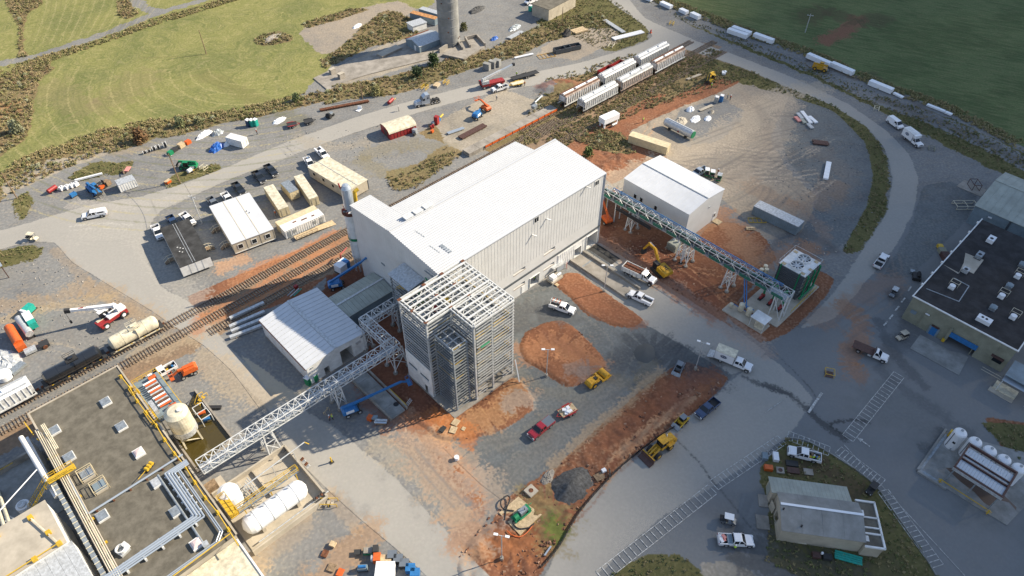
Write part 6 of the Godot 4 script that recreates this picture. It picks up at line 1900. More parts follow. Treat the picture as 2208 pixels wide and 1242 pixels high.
# ---------------------------------------------------------------- the old plant
func build_plant() -> void:
	var t := thing("process_building","flat roofed plant building with a gritty olive grey roof and skylights","building",V(-84.5,0,-8.6))
	blk(t,"wall",V(0,3.4,0),V(16.2,6.8,47.4),M.concrete_pale)
	blk(t,"roof",V(0,6.92,0),V(16.5,0.2,47.8),M.roof_dark)
	for x in [-8.2,8.2]:
		blk(t,"roof_kerb",V(x,7.06,0),V(0.3,0.24,47.9),M.concrete_pale)
	blk(t,"roof_kerb",V(0,7.06,-23.8),V(16.2,0.22,0.3),M.concrete_pale)
	var k := 0
	var names := ["grey flat skylight at the track end of the roof, nearer the big cream tank","grey flat skylight at the track end of the roof, nearer the dark pit","grey flat skylight between the track-end skylight and a pink white dome","grey flat skylight behind the two railed hatches","pink white domed skylight next to the yellow roof cart","pale flat skylight beside the first corner of the silver roof pipes","grey flat skylight just below the single silver roof pipe","grey flat skylight inside the bend of the silver roof pipes","pink white domed skylight at the foot of the grey duct"]
	for q in [[-81.35,-25.1,0],[-90.5,-25.1,0],[-81.4,-17.7,0],[-90.6,-17.6,0],[-81.4,-10.1,1],[-81.6,-2.3,2],[-90.7,-2.5,0],[-81.6,5.0,0],[-81.7,12.6,1]]:
		var s := thing("roof_skylight",names[k],"skylight",V(q[0],7.02,q[1]),0.0,"skylights on the plant roof")
		k += 1
		blk(s,"curb",V(0,0.2,0),V(1.75,0.4,1.95),M.white)
		if q[2] == 1:
			put(s,"dome",lathe_mesh([1.12,0.4,0.9,0.62,0.5,0.75,0.0,0.8],4),M.dome).rotation.y = PI / 4
		else:
			blk(s,"glazing",V(0,0.43,0),V(1.55,0.08,1.75),M.galv_dark if q[2] == 0 else M.galv)
	# silver pipes over the roof
	var p := thing("roof_pipes","bundle of silver roof pipes turning two corners across the gritty roof","pipes")
	for i in 4:
		var o := 0.42*i
		var r := 0.16 if i != 1 else 0.22
		rod(p,"pipe",V(-76.0,7.75,-2.6+o*0.8),V(-79.9+o,7.7,-2.6+o*0.8),r,M.silver_paint)
		rod(p,"pipe",V(-79.9+o,7.7,-2.6+o*0.8),V(-79.9+o,7.7,8.1+o),r,M.silver_paint)
		rod(p,"pipe",V(-79.9+o,7.7,8.1+o),V(-99.0,7.7,8.1+o),r,M.silver_paint)
	for i in 7:
		blk(p,"support",V(-97.0+i*2.8,7.3,8.8),V(0.3,0.6,2.0),M.steel_white)
		blk(p,"support",V(-79.3,7.3,-2.0+i*1.6),V(2.0,0.6,0.2),M.steel_white)
	var p2 := thing("single_roof_pipe","long single silver pipe on stands crossing the middle of the gritty roof","pipe")
	rod(p2,"pipe",V(-92.2,7.6,-4.2),V(-76.0,7.6,-4.2),0.19,M.silver_paint)
	rod(p2,"pipe",V(-92.2,7.6,-4.2),V(-92.2,7.6,-13.5),0.17,M.silver_paint)
	for i in 6:
		blk(p2,"support",V(-91.0+i*2.8,7.25,-4.2),V(0.25,0.5,0.6),M.rust)
	var p3 := thing("edge_pipes","pair of thin silver pipes bending round the roof edge beside the tank yard","pipes")
	for i in 2:
		var o := 0.3*i
		rod(p3,"pipe",V(-78.0+o,7.6,-2.0),V(-78.0+o,7.6,13.4+o),0.11,M.silver_paint)
		rod(p3,"pipe",V(-78.0+o,7.6,13.4+o),V(-79.3+o,7.6,14.6+o),0.11,M.silver_paint)
		rod(p3,"pipe",V(-79.3+o,7.6,14.6+o),V(-95.0,7.6,14.6+o),0.11,M.silver_paint)
	var d := thing("grey_duct","straight dark grey duct laid across the roof to a small white box","duct")
	rod(d,"duct",V(-80.9,7.4,-3.4),V(-80.9,7.4,13.3),0.2,M.galv_dark)
	blk(d,"junction_box",V(-80.7,7.5,13.9),V(0.9,0.9,0.9),M.galv)
	var y := thing("yellow_gas_line","yellow gas pipe on blocks along the roof edge by the tanks","pipe")
	for i in 12:
		var z := -29.0+i*3.9
		rod(y,"pipe",V(-76.9+0.15*sin(i*2.0),7.75,z),V(-76.9+0.15*sin(i*2.0+2.0),7.75,z+3.9),0.09,M.yellow)
		blk(y,"block",V(-76.9+0.15*sin(i*2.0),7.35,z),V(0.55,0.55,0.55),M.yellow)
	rod(y,"pipe",V(-77.0,7.75,15.0),V(-90.0,7.75,15.4),0.09,M.yellow)
	var w := thing("west_pipe_rack","long rack of cream pipes and a cable tray along the roof edge by the pit","pipe rack")
	for i in 5:
		rod(w,"pipe",V(-93.0+i*0.3,7.7,-27.0+i*0.5),V(-93.6+i*0.3,7.7,16.0),0.1,M.cream if i % 2 else M.concrete_pale)
	blk(w,"cable_tray",V(-94.3,7.6,0.0),V(0.7,0.14,30.0),M.galv_dark)
	for i in 26:
		blk(w,"tray_rung",V(-94.3,7.72,-14.4+i*1.15),V(0.8,0.08,0.12),M.cream)
	for i in 8:
		blk(w,"support",V(-92.6,7.4,-25.0+i*5.5),V(1.6,0.4,0.3),M.yellow)
	rod(w,"white_main",V(-95.4,7.0,-28.0),V(-95.0,6.4,-12.0),0.42,M.white)
	for i in 3:
		rod(w,"loop_pipe",V(-91.8+i*0.25,8.2,-27.0),V(-91.8+i*0.25,7.6,-20.5),0.09,M.cream)
	for i in 2:
		bar(w,"pipe_goalpost",V(-93.6,7.0,-27.6+i*0.6),V(-93.6,9.4,-28.6+i*0.6),0.12,0.12,M.yellow)
	var st := thing("yellow_stair","yellow railed stair bridge climbing from the pit over the pipe rack","stair")
	blk(st,"landing",V(-92.6,8.3,-14.2),V(4.4,0.12,1.3),M.yellow)
	bar(st,"stair_flight",V(-94.8,8.2,-14.2),V(-99.6,2.6,-15.4),1.2,0.16,M.galv_dark)
	for s in [-0.65,0.65]:
		for h in [0.5,1.0]:
			bar(st,"rail",V(-90.4,8.35+h,-14.2+s),V(-94.8,8.35+h,-14.2+s),0.08,0.08,M.yellow)
			bar(st,"rail",V(-94.8,8.3+h,-14.2+s),V(-99.6,2.7+h,-15.4+s),0.08,0.08,M.yellow)
		for i in 4:
			bar(st,"rail_post",V(-90.6 - i*1.4,8.3,-14.2+s),V(-90.6 - i*1.4,9.4,-14.2+s),0.08,0.08,M.yellow)
			bar(st,"rail_post",V(-95.6 - i*1.2,7.3 - i*1.4,-14.4 - i*0.3+s),V(-95.6 - i*1.2,8.4 - i*1.4,-14.4 - i*0.3+s),0.08,0.08,M.yellow)
	for i in 9:
		blk(st,"tread",V(-95.2 - i*0.5,7.85 - i*0.58,-14.3 - i*0.12),V(0.34,0.07,1.1),M.yellow)
	for q in [[-89.6,-12.0,"railed roof hatch nearest the yellow stair bridge"],[-88.9,-8.2,"railed roof hatch with two blue glass panes"]]:
		var h := thing("railed_hatch",q[2],"roof hatch",V(q[0],7.02,q[1]))
		blk(h,"curb",V(0,0.2,0),V(2.0,0.4,2.4),M.concrete_pale)
		for s in [-0.5,0.5]:
			blk(h,"pane",V(s,0.43,0),V(0.9,0.06,2.0),M.wall_blue if q[1] > -10 else M.galv_dark)
		for s in [-1.2,1.2]:
			for e in [0.6,1.1]:
				bar(h,"rail",V(-1.2,e,s),V(1.2,e,s),0.07,0.07,M.container)
				bar(h,"rail",V(s,e+0.03,-1.2),V(s,e+0.03,1.2),0.07,0.07,M.container)
			for e in [-1.2,1.2]:
				bar(h,"rail_post",V(s,0,e),V(s,1.15,e),0.08,0.08,M.container)
	var c := thing("yellow_roof_cart","small yellow cart with a long handle on the gritty roof","cart",v3(U(-81.28,-6.03),7.02),0.5)
	for i in 3:
		rod(c,"drum",V(-0.6+i*0.6,0.55,-0.35),V(-0.6+i*0.6,0.55,0.35),0.3,M.yellow)
	bar(c,"handle",V(-0.9,0.5,0),V(-2.8,0.9,0.2),0.08,0.08,M.yellow)
	blk(c,"tray",V(0,0.2,0),V(1.9,0.12,0.9),M.chassis)
	var f := thing("roof_exhaust_fan","white upblast exhaust fan on a square curb on the gritty roof","roof fan",v3(U(-90.73,5.64),7.02),0.3)
	put(f,"housing",lathe_mesh([0.75,0.3,0.8,1.2,0.65,1.25,0.6,0.7],18),M.white)
	blk(f,"curb",V(0.1,0.2,0),V(1.6,0.4,1.7),M.galv)
	blk(f,"motor_box",V(0.8,0.8,0.1),V(0.7,0.8,1.1),M.white)
	# tall white building beside it
	var b := thing("tall_white_building","tall white plant building with a stained tan roof and yellow rail posts","building")
	blk(b,"wall",V(-104.0,5.0,-4.6),V(15.6,10.0,9.6),M.white)
	blk(b,"roof",V(-104.0,10.05,-4.6),V(15.8,0.14,9.8),M.concrete_pale)
	put(b,"low_wall",gable_mesh(-111.8,-95.6,[0.2,0,0.2,9.4,5.0,8.2,22.0,6.0,22.0,0]),M.white)
	for i in 12:
		slab(b,"roof_sheet",V(-112+i*1.37,9.5,0.1),V(-112+(i+1)*1.37 - 0.03,9.5,0.1),V(-112+(i+1)*1.37 - 0.03,6.4,14.0),V(-112+i*1.37,6.4,14.0),0.1,M.galv)
	for q in [[-103.6,-8.0],[-98.8,-7.6],[-97.6,-3.0],[-100.6,0.0],[-97.0,0.0],[-106.0,0.0]]:
		blk(b,"rail_block",V(q[0],10.4,q[1]),V(0.7,0.6,0.7),M.yellow)
	bar(b,"pipe",V(-98.8,10.5,-7.6),V(-97.0,10.5,0.0),0.2,0.16,M.cream)
	bar(b,"pipe",V(-97.0,10.6,0.0),V(-108.0,10.6,0.0),0.14,0.12,M.yellow)
	var pit := thing("sunken_pit","dark sunken pit with pale walls and a round blower beside the plant roof","pit")
	blk(pit,"floor",V(-99.4,0.1,-21.5),V(9.0,0.2,15.0),M.concrete_grey)
	blk(pit,"wall",V(-94.9,2.6,-21.5),V(0.5,5.2,15.4),M.white)
	blk(pit,"wall",V(-99.6,0.9,-29.2),V(9.6,1.8,0.5),M.concrete)
	rod(pit,"blower",V(-100.4,0.3,-18.0),V(-100.4,2.4,-18.0),1.1,M.plastic_white)
	rod(pit,"blower_cap",V(-100.4,2.4,-18.0),V(-100.4,2.7,-18.0),0.7,M.galv)
	for i in 6:
		bar(pit,"lattice_brace",V(-103.5,0.4+i,-20.0+i*1.6),V(-101.0,5.0 - i*0.4,-12.0),0.22,0.22,M.steel_white)
	for i in 3:
		rod(pit,"riser_pipe",V(-103.0 - i*0.8,0.3,-26.0),V(-102.4 - i*0.8,6.2,-12.0),0.28,M.cream)
	rod(pit,"cross_pipe",V(-105.0,7.0,-14.0),V(-95.5,7.6,-18.6),0.1,M.plastic_white)
	bar(pit,"rail",V(-103.8,1.6,-28.8),V(-99.0,1.6,-28.8),0.09,0.09,M.yellow)
	var e := thing("cream_annex","low cream flat roofed annex at the corner of the plant roof","building",V(-85.7,0,22.6))
	blk(e,"wall",V(0,2.6,0),V(18.0,5.2,14.4),M.cream)
	blk(e,"roof",V(0,5.25,0),V(18.4,0.14,14.8),M.cream)
	blk(e,"roof_edge",V(9.1,5.4,0),V(0.3,0.2,14.8),M.white)
	blk(e,"roof_unit",V(2.6,5.9,-2.6),V(2.0,1.2,1.6),M.galv)
	blk(e,"roof_hatch",V(0.6,5.5,-1.0),V(1.6,0.3,1.6),M.galv)
	build_tank_yard()

func rails_round(t: Node3D,x0: float,x1: float,z0: float,z1: float,y: float,m: Material) -> void:
	for h in [0.55,1.1]:
		for z in [z0,z1]:
			bar(t,"rail",V(x0,y+h,z),V(x1,y+h,z),0.08,0.08,m)
		for x in [x0,x1]:
			bar(t,"rail",V(x,y+h+0.02,z0),V(x,y+h+0.02,z1),0.08,0.08,m)
	for k in 6:
		var f := k / 5.0
		for z in [z0,z1]:
			bar(t,"rail_post",V(lerpf(x0,x1,f),y,z),V(lerpf(x0,x1,f),y+1.15,z),0.08,0.08,m)
		for x in [x0,x1]:
			bar(t,"rail_post",V(x,y,lerpf(z0,z1,f)),V(x,y+1.15,lerpf(z0,z1,f)),0.08,0.08,m)

func build_tank_yard() -> void:
	var p := thing("cooler_platform","steel platform of red and white cooler tubes inside yellow handrails","platform")
	blk(p,"deck",V(-73.5,5.2,-21.5),V(4.8,0.16,12.0),M.wall_blue)
	for x in [-75.6,-71.4]:
		for z in [-27.2,-21.5,-15.8]:
			bar(p,"leg",V(x,0,z),V(x,5.2,z),0.25,0.25,M.steel_white)
	for k in 14:
		rod(p,"cooler_tube",V(-74.6+(k % 2)*0.2,5.9,-25.4+k*0.55),V(-72.2,5.9,-25.4+k*0.55),0.19,[M.plastic_white,M.orange,M.galv,M.rust][k % 4])
	for z in [-26.2,-17.0]:
		rod(p,"motor",V(-73.2,5.8,z),V(-71.8,5.8,z),0.42,M.orange)
	blk(p,"cabinet",V(-75.3,5.8,-19.0),V(0.8,1.2,3.0),M.galv)
	rails_round(p,-75.9,-71.1,-27.5,-15.5,5.3,M.yellow)
	blk(p,"bridge",V(-76.5,6.6,-16.0),V(1.4,0.12,3.2),M.yellow)
	rails_round(p,-77.2,-75.9,-17.6,-14.4,6.6,M.yellow)
	blk(p,"bridge",V(-76.4,6.6,-24.0),V(1.4,0.12,1.4),M.yellow)
	rails_round(p,-77.1,-75.9,-24.7,-23.3,6.6,M.yellow)
	var t := thing("cone_tank","large cream upright tank on legs in the brown water pit","tank",V(-73.0,0,-12.6))
	put(t,"shell",lathe_mesh([0.4,1.6,2.15,3.0,2.15,8.6,1.4,9.1,0.0,9.3],30),M.cream)
	put(t,"skirt_band",lathe_mesh([2.17,3.0,2.22,3.02,2.22,4.4,2.17,4.42],30),M.galv)
	for k in 4:
		var a := TAU*(k+0.5) / 4
		bar(t,"leg",V(cos(a)*2.3,0,sin(a)*2.3),V(cos(a)*2.1,4.0,sin(a)*2.1),0.3,0.3,M.cream)
		var b := TAU*(k+1.5) / 4
		bar(t,"leg_brace",V(cos(a)*2.3,0.4,sin(a)*2.3),V(cos(b)*2.2,2.6,sin(b)*2.2),0.14,0.14,M.cream)
	rod(t,"manway",V(0.6,9.0,0.5),V(0.6,9.5,0.5),0.4,M.white)
	var w := thing("pit_wall","low concrete wall round the brown water pit by the pipe bridge","wall")
	for q in [[-75.2,-15.0,-75.2,-4.6],[-67.2,-22.6,-67.2,-6.8],[-75.0,-4.8,-67.4,-6.8]]:
		bar(w,"wall",V(q[0],0.35,q[1]),V(q[2],0.35,q[3]),0.35,0.7,M.concrete)
	struct_mesh("pit_water",prism_mesh(PackedVector2Array([U(-75,-15),U(-67.4,-22.4),U(-67.4,-7),U(-75,-5)]),0.01,0.14),mat(Color(0.06,0.045,0.012),0.12))
	var s := thing("sump_pump_set","steel framed sump pumps in orange and blue at the pit edge","pump")
	for k in 2:
		rod(s,"pump_body",V(-69.4,0.9,-16.2+k*2.0),V(-68.2,0.9,-15.8+k*2.0),0.36,M.orange if k == 0 else M.blue)
	for x in [-69.8,-67.8]:
		for z in [-17.0,-13.2]:
			bar(s,"frame_post",V(x,0,z),V(x,2.4,z),0.12,0.12,M.steel_white)
	for z in [-17.0,-15.1,-13.2]:
		bar(s,"frame_beam",V(-69.8,2.4,z),V(-67.8,2.4,z),0.12,0.12,M.steel_white)
	for x in [-69.8,-67.8]:
		bar(s,"frame_beam",V(x,2.4,-17.0),V(x,2.4,-13.2),0.12,0.12,M.steel_white)
	var k2 := thing("yellow_step_over","yellow railed step over stair at the pit wall corner","stair",v3(U(-67.32,-19.55)),0.6)
	for k in 4:
		blk(k2,"tread",V(-0.9+k*0.5,0.3+0.3*(k if k < 2 else 3 - k),0),V(0.45,0.08,0.9),M.yellow)
	for z in [-0.5,0.5]:
		bar(k2,"rail",V(-1.4,0.9,z),V(0,1.7,z),0.08,0.08,M.yellow)
		bar(k2,"rail",V(0,1.7,z),V(1.4,0.9,z),0.08,0.08,M.yellow)
		for x in [-1.4,0.0,1.4]:
			bar(k2,"rail_post",V(x,0,z),V(x,0.9 if x != 0.0 else 1.7,z),0.08,0.08,M.yellow)
	# bund with the lying tank
	var b := thing("tank_bund","tan concrete bund wall enclosing the lying white tank","wall")
	blk(b,"floor",V(-68.3,0.1,9.2),V(14.4,0.14,14.4),M.concrete_pale)
	for q in [[-75.6,1.9,-61.0,1.9],[-61.0,1.9,-61.0,16.4],[-75.6,16.4,-61.0,16.4]]:
		bar(b,"wall",V(q[0],0.7,q[1]),V(q[2],0.7,q[3]),0.35,1.4,M.concrete_pale)
	bar(b,"divider",V(-68.0,0.4,2.2),V(-68.0,0.4,9.0),0.25,0.7,M.concrete_pale)
	var h := thing("lying_tank","long white horizontal tank on saddles inside the bund","tank",V(-68.8,0,12.6))
	var lt := put(h,"shell",lathe_mesh([0.0,-6.1,1.0,-5.8,1.6,-5.3,1.85,-4.6,1.85,4.6,1.6,5.3,1.0,5.8,0.0,6.1],28),M.plastic_white)
	lt.transform = Transform3D(Basis(V(0,0,1),PI / 2),V(0,2.6,0))
	for x in [-3.6,-1.2,1.2,3.6]:
		var band := put(h,"strap",lathe_mesh([1.86,-0.06,1.9,-0.05,1.9,0.05,1.86,0.06],28),M.galv)
		band.transform = Transform3D(Basis(V(0,0,1),PI / 2),V(x,2.6,0))
	for x in [-3.4,3.4]:
		blk(h,"saddle",V(x,0.7,0),V(0.6,1.3,3.0),M.concrete_pale)
	for k in 4:
		rod(h,"nozzle",V(-4.0+k*2.4,4.3,-0.4),V(-4.0+k*2.4,4.75,-0.4),0.2,M.galv)
	var y := thing("yellow_catwalk","yellow railed catwalk along the lying white tank","catwalk")
	blk(y,"deck",V(-68.2,4.0,9.9),V(11.6,0.1,1.0),M.galv_dark)
	rails_round(y,-74.0,-62.4,9.4,10.4,4.05,M.yellow)
	for x in [-73.0,-68.0,-63.0]:
		bar(y,"leg",V(x,0.1,9.9),V(x,4.0,9.9),0.16,0.16,M.yellow)
	blk(y,"side_deck",V(-74.8,5.0,8.6),V(1.4,0.1,5.0),M.yellow)
	rails_round(y,-75.5,-74.1,6.2,11.0,5.0,M.yellow)
	var v := thing("standing_tank","white domed standing tank beside the lying tank","tank",V(-73.6,0,5.9))
	put(v,"shell",lathe_mesh([1.9,0.1,1.9,4.6,1.6,5.2,0.9,5.6,0.0,5.75],28),M.plastic_white)
	put(v,"seam",lathe_mesh([1.91,2.4,1.95,2.42,1.95,2.5,1.91,2.52],28),M.white)
	for k in 3:
		bar(v,"ladder_rail",V(1.98,0.2,-0.3+k*0.3),V(1.98,5.4,-0.3+k*0.3),0.06,0.06,M.galv)
	var pr := thing("yard_pipework","tangle of grey pipes and valves between the two white tanks","pipework")
	for k in 6:
		rod(pr,"pipe",V(-71.4+k*0.35,0.4+k*0.5,4.4),V(-71.0+k*0.3,0.6+k*0.55,9.0),0.09,M.galv)
		bar(pr,"stand",V(-71.2+k*0.3,0.1,5.0+k*0.7),V(-71.2+k*0.3,3.2,5.0+k*0.7),0.1,0.1,M.steel_white)
		rod(pr,"valve",V(-70.6,0.8+k*0.3,5.2+k*0.6),V(-70.2,0.8+k*0.3,5.2+k*0.6),0.22,M.rust if k % 2 else M.galv_dark)
	rod(pr,"long_pipe",V(-71.0,4.6,6.8),V(-58.6,4.6,6.2),0.11,M.galv)
	for x in [-70.0,-65.5,-61.2]:
		bar(pr,"stand",V(x,0.1,6.7),V(x,4.6,6.7),0.12,0.12,M.galv)
	rod(pr,"hose",V(-58.6,4.6,6.2),V(-57.9,3.0,6.0),0.1,M.yellow)
	var m := thing("loading_pipework","rusty loading valves and a low pipe along the bund end wall","pipework")
	for k in 4:
		rod(m,"valve",V(-60.4,0.6,6.4+k*0.7),V(-59.8,0.9,6.4+k*0.7),0.25,M.rust if k % 2 == 0 else M.galv)
	rod(m,"low_pipe",V(-74.0,0.9,15.4),V(-60.2,0.9,15.4),0.12,M.galv)
	for k in 5:
		rod(m,"valve",V(-63.0+k*0.5,0.9,15.0),V(-63.0+k*0.5,1.5,15.6),0.2,M.rust if k % 2 else M.chassis)
	var ys := thing("yellow_bund_stair","yellow railed stair over the bund wall corner by the road","stair",v3(U(-61.35,17.11)),-0.75)
	for k in 3:
		blk(ys,"tread",V(-0.6+k*0.6,0.4+0.25*(1 - absi(k - 1)),0),V(0.5,0.08,1.0),M.concrete_pale)
	for z in [-0.6,0.6]:
		bar(ys,"rail",V(-1.5,1.0,z),V(1.5,1.0,z),0.1,0.1,M.yellow)
		for x in [-1.5,0.0,1.5]:
			bar(ys,"rail_post",V(x,0,z),V(x,1.05,z),0.1,0.1,M.yellow)
	var cb := thing("brick_red_cabinet","open brown cabinets on a pale slab by the bridge end","cabinet",v3(U(-74.9,0.25)))
	blk(cb,"case",V(0,0.9,0),V(2.0,1.8,1.4),M.wood)
	blk(cb,"door",V(-1.5,0.8,0.7),V(1.4,1.5,0.1),M.rust,0.5)
	blk(cb,"slab",V(0,0.05,0),V(4.6,0.1,3.4),M.concrete_pale)

# ---------------------------------------------------------------- vehicles
var cache := {}
func cached(key: String,make: Callable) -> Mesh:
	if not cache.has(key):
		cache[key] = make.call()
	return cache[key]

func wheel(t: Node3D,x: float,z: float,r := 0.4,w := 0.28,m: Material = null) -> void:
	var g := Node3D.new()
	g.name = "wheel"
	g.position = V(x,r,z)
	t.add_child(g,true)
	rod(g,"tyre",V(0,0,-w*0.5),V(0,0,w*0.5),r,M.rubber)
	rod(g,"rim",V(0,0,-w*0.5 - 0.015),V(0,0,w*0.5+0.015),r*0.58,M.rim if m == null else m)

func wheels(t: Node3D,xs: Array,z: float,r := 0.4,w := 0.28,m: Material = null) -> void:
	for x in xs:
		wheel(t,x,z,r,w,m)
		wheel(t,x,-z,r,w,m)

func place(called: String,label: String,category: String,rear: Vector2,front: Vector2,group := "") -> Node3D:
	return thing(called,label,category,v3((rear+front)*0.5,0.13),heading(rear,front),group)

func truck_front(t: Node3D,paint: Material,xb: float,crew := true,up := 0.0) -> float:
	# bonnet, cab, glass, lamps; xb is the back of the cab; returns the x of the nose
	var c := 2.2 if crew else 1.35
	var n := xb+c+1.45
	var k := "%s_%s_%s" % [xb,crew,up]
	put(t,"body",cached("body"+k,func(): return side_mesh(PackedVector2Array([U(xb,0.42+up),U(xb,1.15+up),U(xb+c,1.17+up),U(n - 0.2,1.06+up),U(n,0.92+up),U(n+0.03,0.45+up)]),0.99,0.93)),paint)
	put(t,"windows",cached("glass"+k,func(): return side_mesh(PackedVector2Array([U(xb+0.04,1.15+up),U(xb+0.2,1.8+up),U(xb+c - 0.75,1.84+up),U(xb+c+0.02,1.165+up)]),0.91,0.74)),M.glass)
	put(t,"cab_roof",cached("roof"+k,func(): return side_mesh(PackedVector2Array([U(xb+0.14,1.78+up),U(xb+0.24,1.9+up),U(xb+c - 0.86,1.93+up),U(xb+c - 0.68,1.82+up)]),0.8,0.7)),paint)
	for s in [-1,1]:
		for x in ([xb+0.1,xb+c*0.45] if crew else [xb+0.1]):
			bar(t,"pillar",V(x,1.14+up,s*0.935),V(x+0.08,1.84+up,s*0.765),0.06,0.14,paint)
		bar(t,"pillar",V(xb+c+0.0,1.16+up,s*0.925),V(xb+c - 0.76,1.85+up,s*0.76),0.05,0.08,paint)
		blk(t,"headlight",V(n - 0.02,0.86+up,s*0.76),V(0.12,0.18,0.36),M.lamp_glass)
		blk(t,"mirror",V(xb+c - 0.2,1.28+up,s*1.09),V(0.16,0.2,0.22),M.chassis)
		blk(t,"wheel_arch",V(n - 0.75,0.62+up,s*0.975),V(0.95,0.42,0.06),M.chassis)
	blk(t,"grille",V(n+0.005,0.84+up,0),V(0.07,0.26,1.1),M.chassis)
	blk(t,"bumper",V(n+0.07,0.52+up,0),V(0.16,0.22,1.9),M.rim)
	blk(t,"bonnet_line",V(n - 0.78,1.135+up,0),V(0.9,0.03,1.2),paint)
	return n

func pickup(label: String,paint: Material,rear: Vector2,front: Vector2,cargo := "",group := "") -> Node3D:
	var t := place("pickup_truck",label,"pickup",rear,front,group)
	var n := truck_front(t,paint,-0.72)
	for s in [-1,1]:
		blk(t,"bed_side",V(-1.86,0.82,s*0.93),V(2.26,0.66,0.12),paint)
		blk(t,"wheel_arch",V(-1.75,0.6,s*0.985),V(0.95,0.4,0.04),M.chassis)
		blk(t,"tail_light",V(-3.0,0.9,s*0.86),V(0.06,0.34,0.16),M.lamp_red)
	blk(t,"tailgate",V(-2.95,0.82,0),V(0.09,0.62,1.72),paint)
	blk(t,"bed_floor",V(-1.84,0.58,0),V(2.2,0.12,1.76),M.bed)
	blk(t,"bumper",V(-3.06,0.5,0),V(0.14,0.18,1.8),M.rim)
	blk(t,"chassis",V(-0.2,0.42,0),V(5.2,0.2,1.2),M.chassis)
	wheels(t,[-1.75,n - 0.75],0.86)
	match cargo:
		"cover":
			blk(t,"bed_cover",V(-1.86,1.17,0),V(2.28,0.06,1.8),M.grey_paint)
		"sacks":
			for k in 4:
				blk(t,"sack",V(-2.6+(k % 2)*0.5,1.0+0.2*(k / 2),-0.3+(k % 3)*0.35),V(0.5,0.3,0.8),M.pink if k % 2 else M.plastic_white,0.2*k)
			blk(t,"tool_box",V(-1.2,1.0,0),V(0.8,0.5,1.6),M.wall_blue)
		"cap":
			put(t,"bed_cap",cached("cap",func(): return side_mesh(PackedVector2Array([U(-2.98,1.13),U(-2.9,1.8),U(-0.75,1.9),U(-0.62,1.13)]),0.95,0.8)),paint)
			for s in [-1,1]:
				blk(t,"cap_window",V(-1.8,1.5,s*0.885),V(1.5,0.34,0.06),M.glass)
		"service":
			for s in [-1,1]:
				blk(t,"tool_locker",V(-1.86,1.02,s*0.82),V(2.3,0.75,0.42),paint)
			blk(t,"bed_load",V(-1.8,0.9,0),V(1.8,0.4,0.9),M.chassis)
		"rack":
			for s in [-1,1]:
				blk(t,"tool_locker",V(-1.86,1.05,s*0.85),V(2.3,0.7,0.35),paint)
				bar(t,"rack_rail",V(-2.9,2.15,s*0.85),V(-0.4,2.15,s*0.85),0.07,0.07,M.chassis)
				for x in [-2.8,-0.85]:
					bar(t,"rack_post",V(x,1.3,s*0.85),V(x,2.15,s*0.85),0.07,0.07,M.chassis)
			for k in 6:
				bar(t,"ladder_rung",V(-2.8+k*0.42,2.25,-0.7),V(-2.8+k*0.42,2.25,0.5),0.09,0.07,M.orange if k % 2 else M.galv)
		"junk":
			for k in 5:
				blk(t,"bed_load",V(-2.6+k*0.4,0.85+0.08*(k % 3),-0.4+0.25*(k % 4)),V(0.4,0.35,0.5),[M.galv,M.blue,M.chassis,M.wood,M.yellow][k],0.4*k)
	return t

func van(label: String,rear: Vector2,front: Vector2) -> Node3D:
	var t := place("cargo_van",label,"van",rear,front)
	put(t,"body",cached("van_body",func(): return side_mesh(PackedVector2Array([U(-2.75,0.42),U(-2.78,1.3),U(-2.6,2.02),U(-2.4,2.1),U(0.9,2.1),U(1.2,2.02),U(1.95,1.25),U(2.75,1.05),U(2.85,0.75),U(2.85,0.42)]),1.02,0.82)),M.white_paint)
	put(t,"windscreen",cached("van_glass",func(): return side_mesh(PackedVector2Array([U(1.18,2.0),U(1.26,2.04),U(1.98,1.3),U(1.9,1.25)]),0.86,0.76)),M.glass)
	for s in [-1,1]:
		blk(t,"side_window",V(0.9,1.62,s*0.905),V(0.85,0.5,0.06),M.glass)
		blk(t,"headlight",V(2.8,0.85,s*0.78),V(0.12,0.18,0.34),M.lamp_glass)
		blk(t,"tail_light",V(-2.78,1.2,s*0.9),V(0.06,0.5,0.12),M.lamp_red)
		blk(t,"mirror",V(1.45,1.35,s*1.12),V(0.16,0.26,0.2),M.chassis)
		blk(t,"door_line",V(0.35,1.2,s*0.965),V(0.03,1.3,0.03),M.galv)
	blk(t,"bumper",V(2.87,0.5,0),V(0.12,0.2,1.9),M.chassis)
	blk(t,"bumper",V(-2.8,0.5,0),V(0.12,0.2,1.9),M.chassis)
	wheels(t,[-1.75,1.85],0.9)
	return t

func oval_badge(t: Node3D,at: Vector3,rx: float,ry: float,s: int) -> void:
	# the blue oval emblem with a pale rim and a pale stroke of lettering
	for k in 3:
		var st := begin()
		for i in 24:
			var a := TAU*i / 24.0
			var b := TAU*(i+1) / 24.0
			var f: float = [1.0,0.9,0.8][k]
			var z := s*0.006*k
			for v in ([V(0,0,z),V(cos(a)*rx*f,sin(a)*ry*f,z),V(cos(b)*rx*f,sin(b)*ry*f,z)]):
				st.add_vertex(at+v)
		put(t,["emblem_edge","emblem_rim","emblem"][k],done(st),[M.blue_paint,M.plastic_white,M.blue_paint][k])
	blk(t,"emblem_lettering",at+V(0,0.02,s*0.022),V(rx*0.95,ry*0.22,0.008),M.plastic_white)

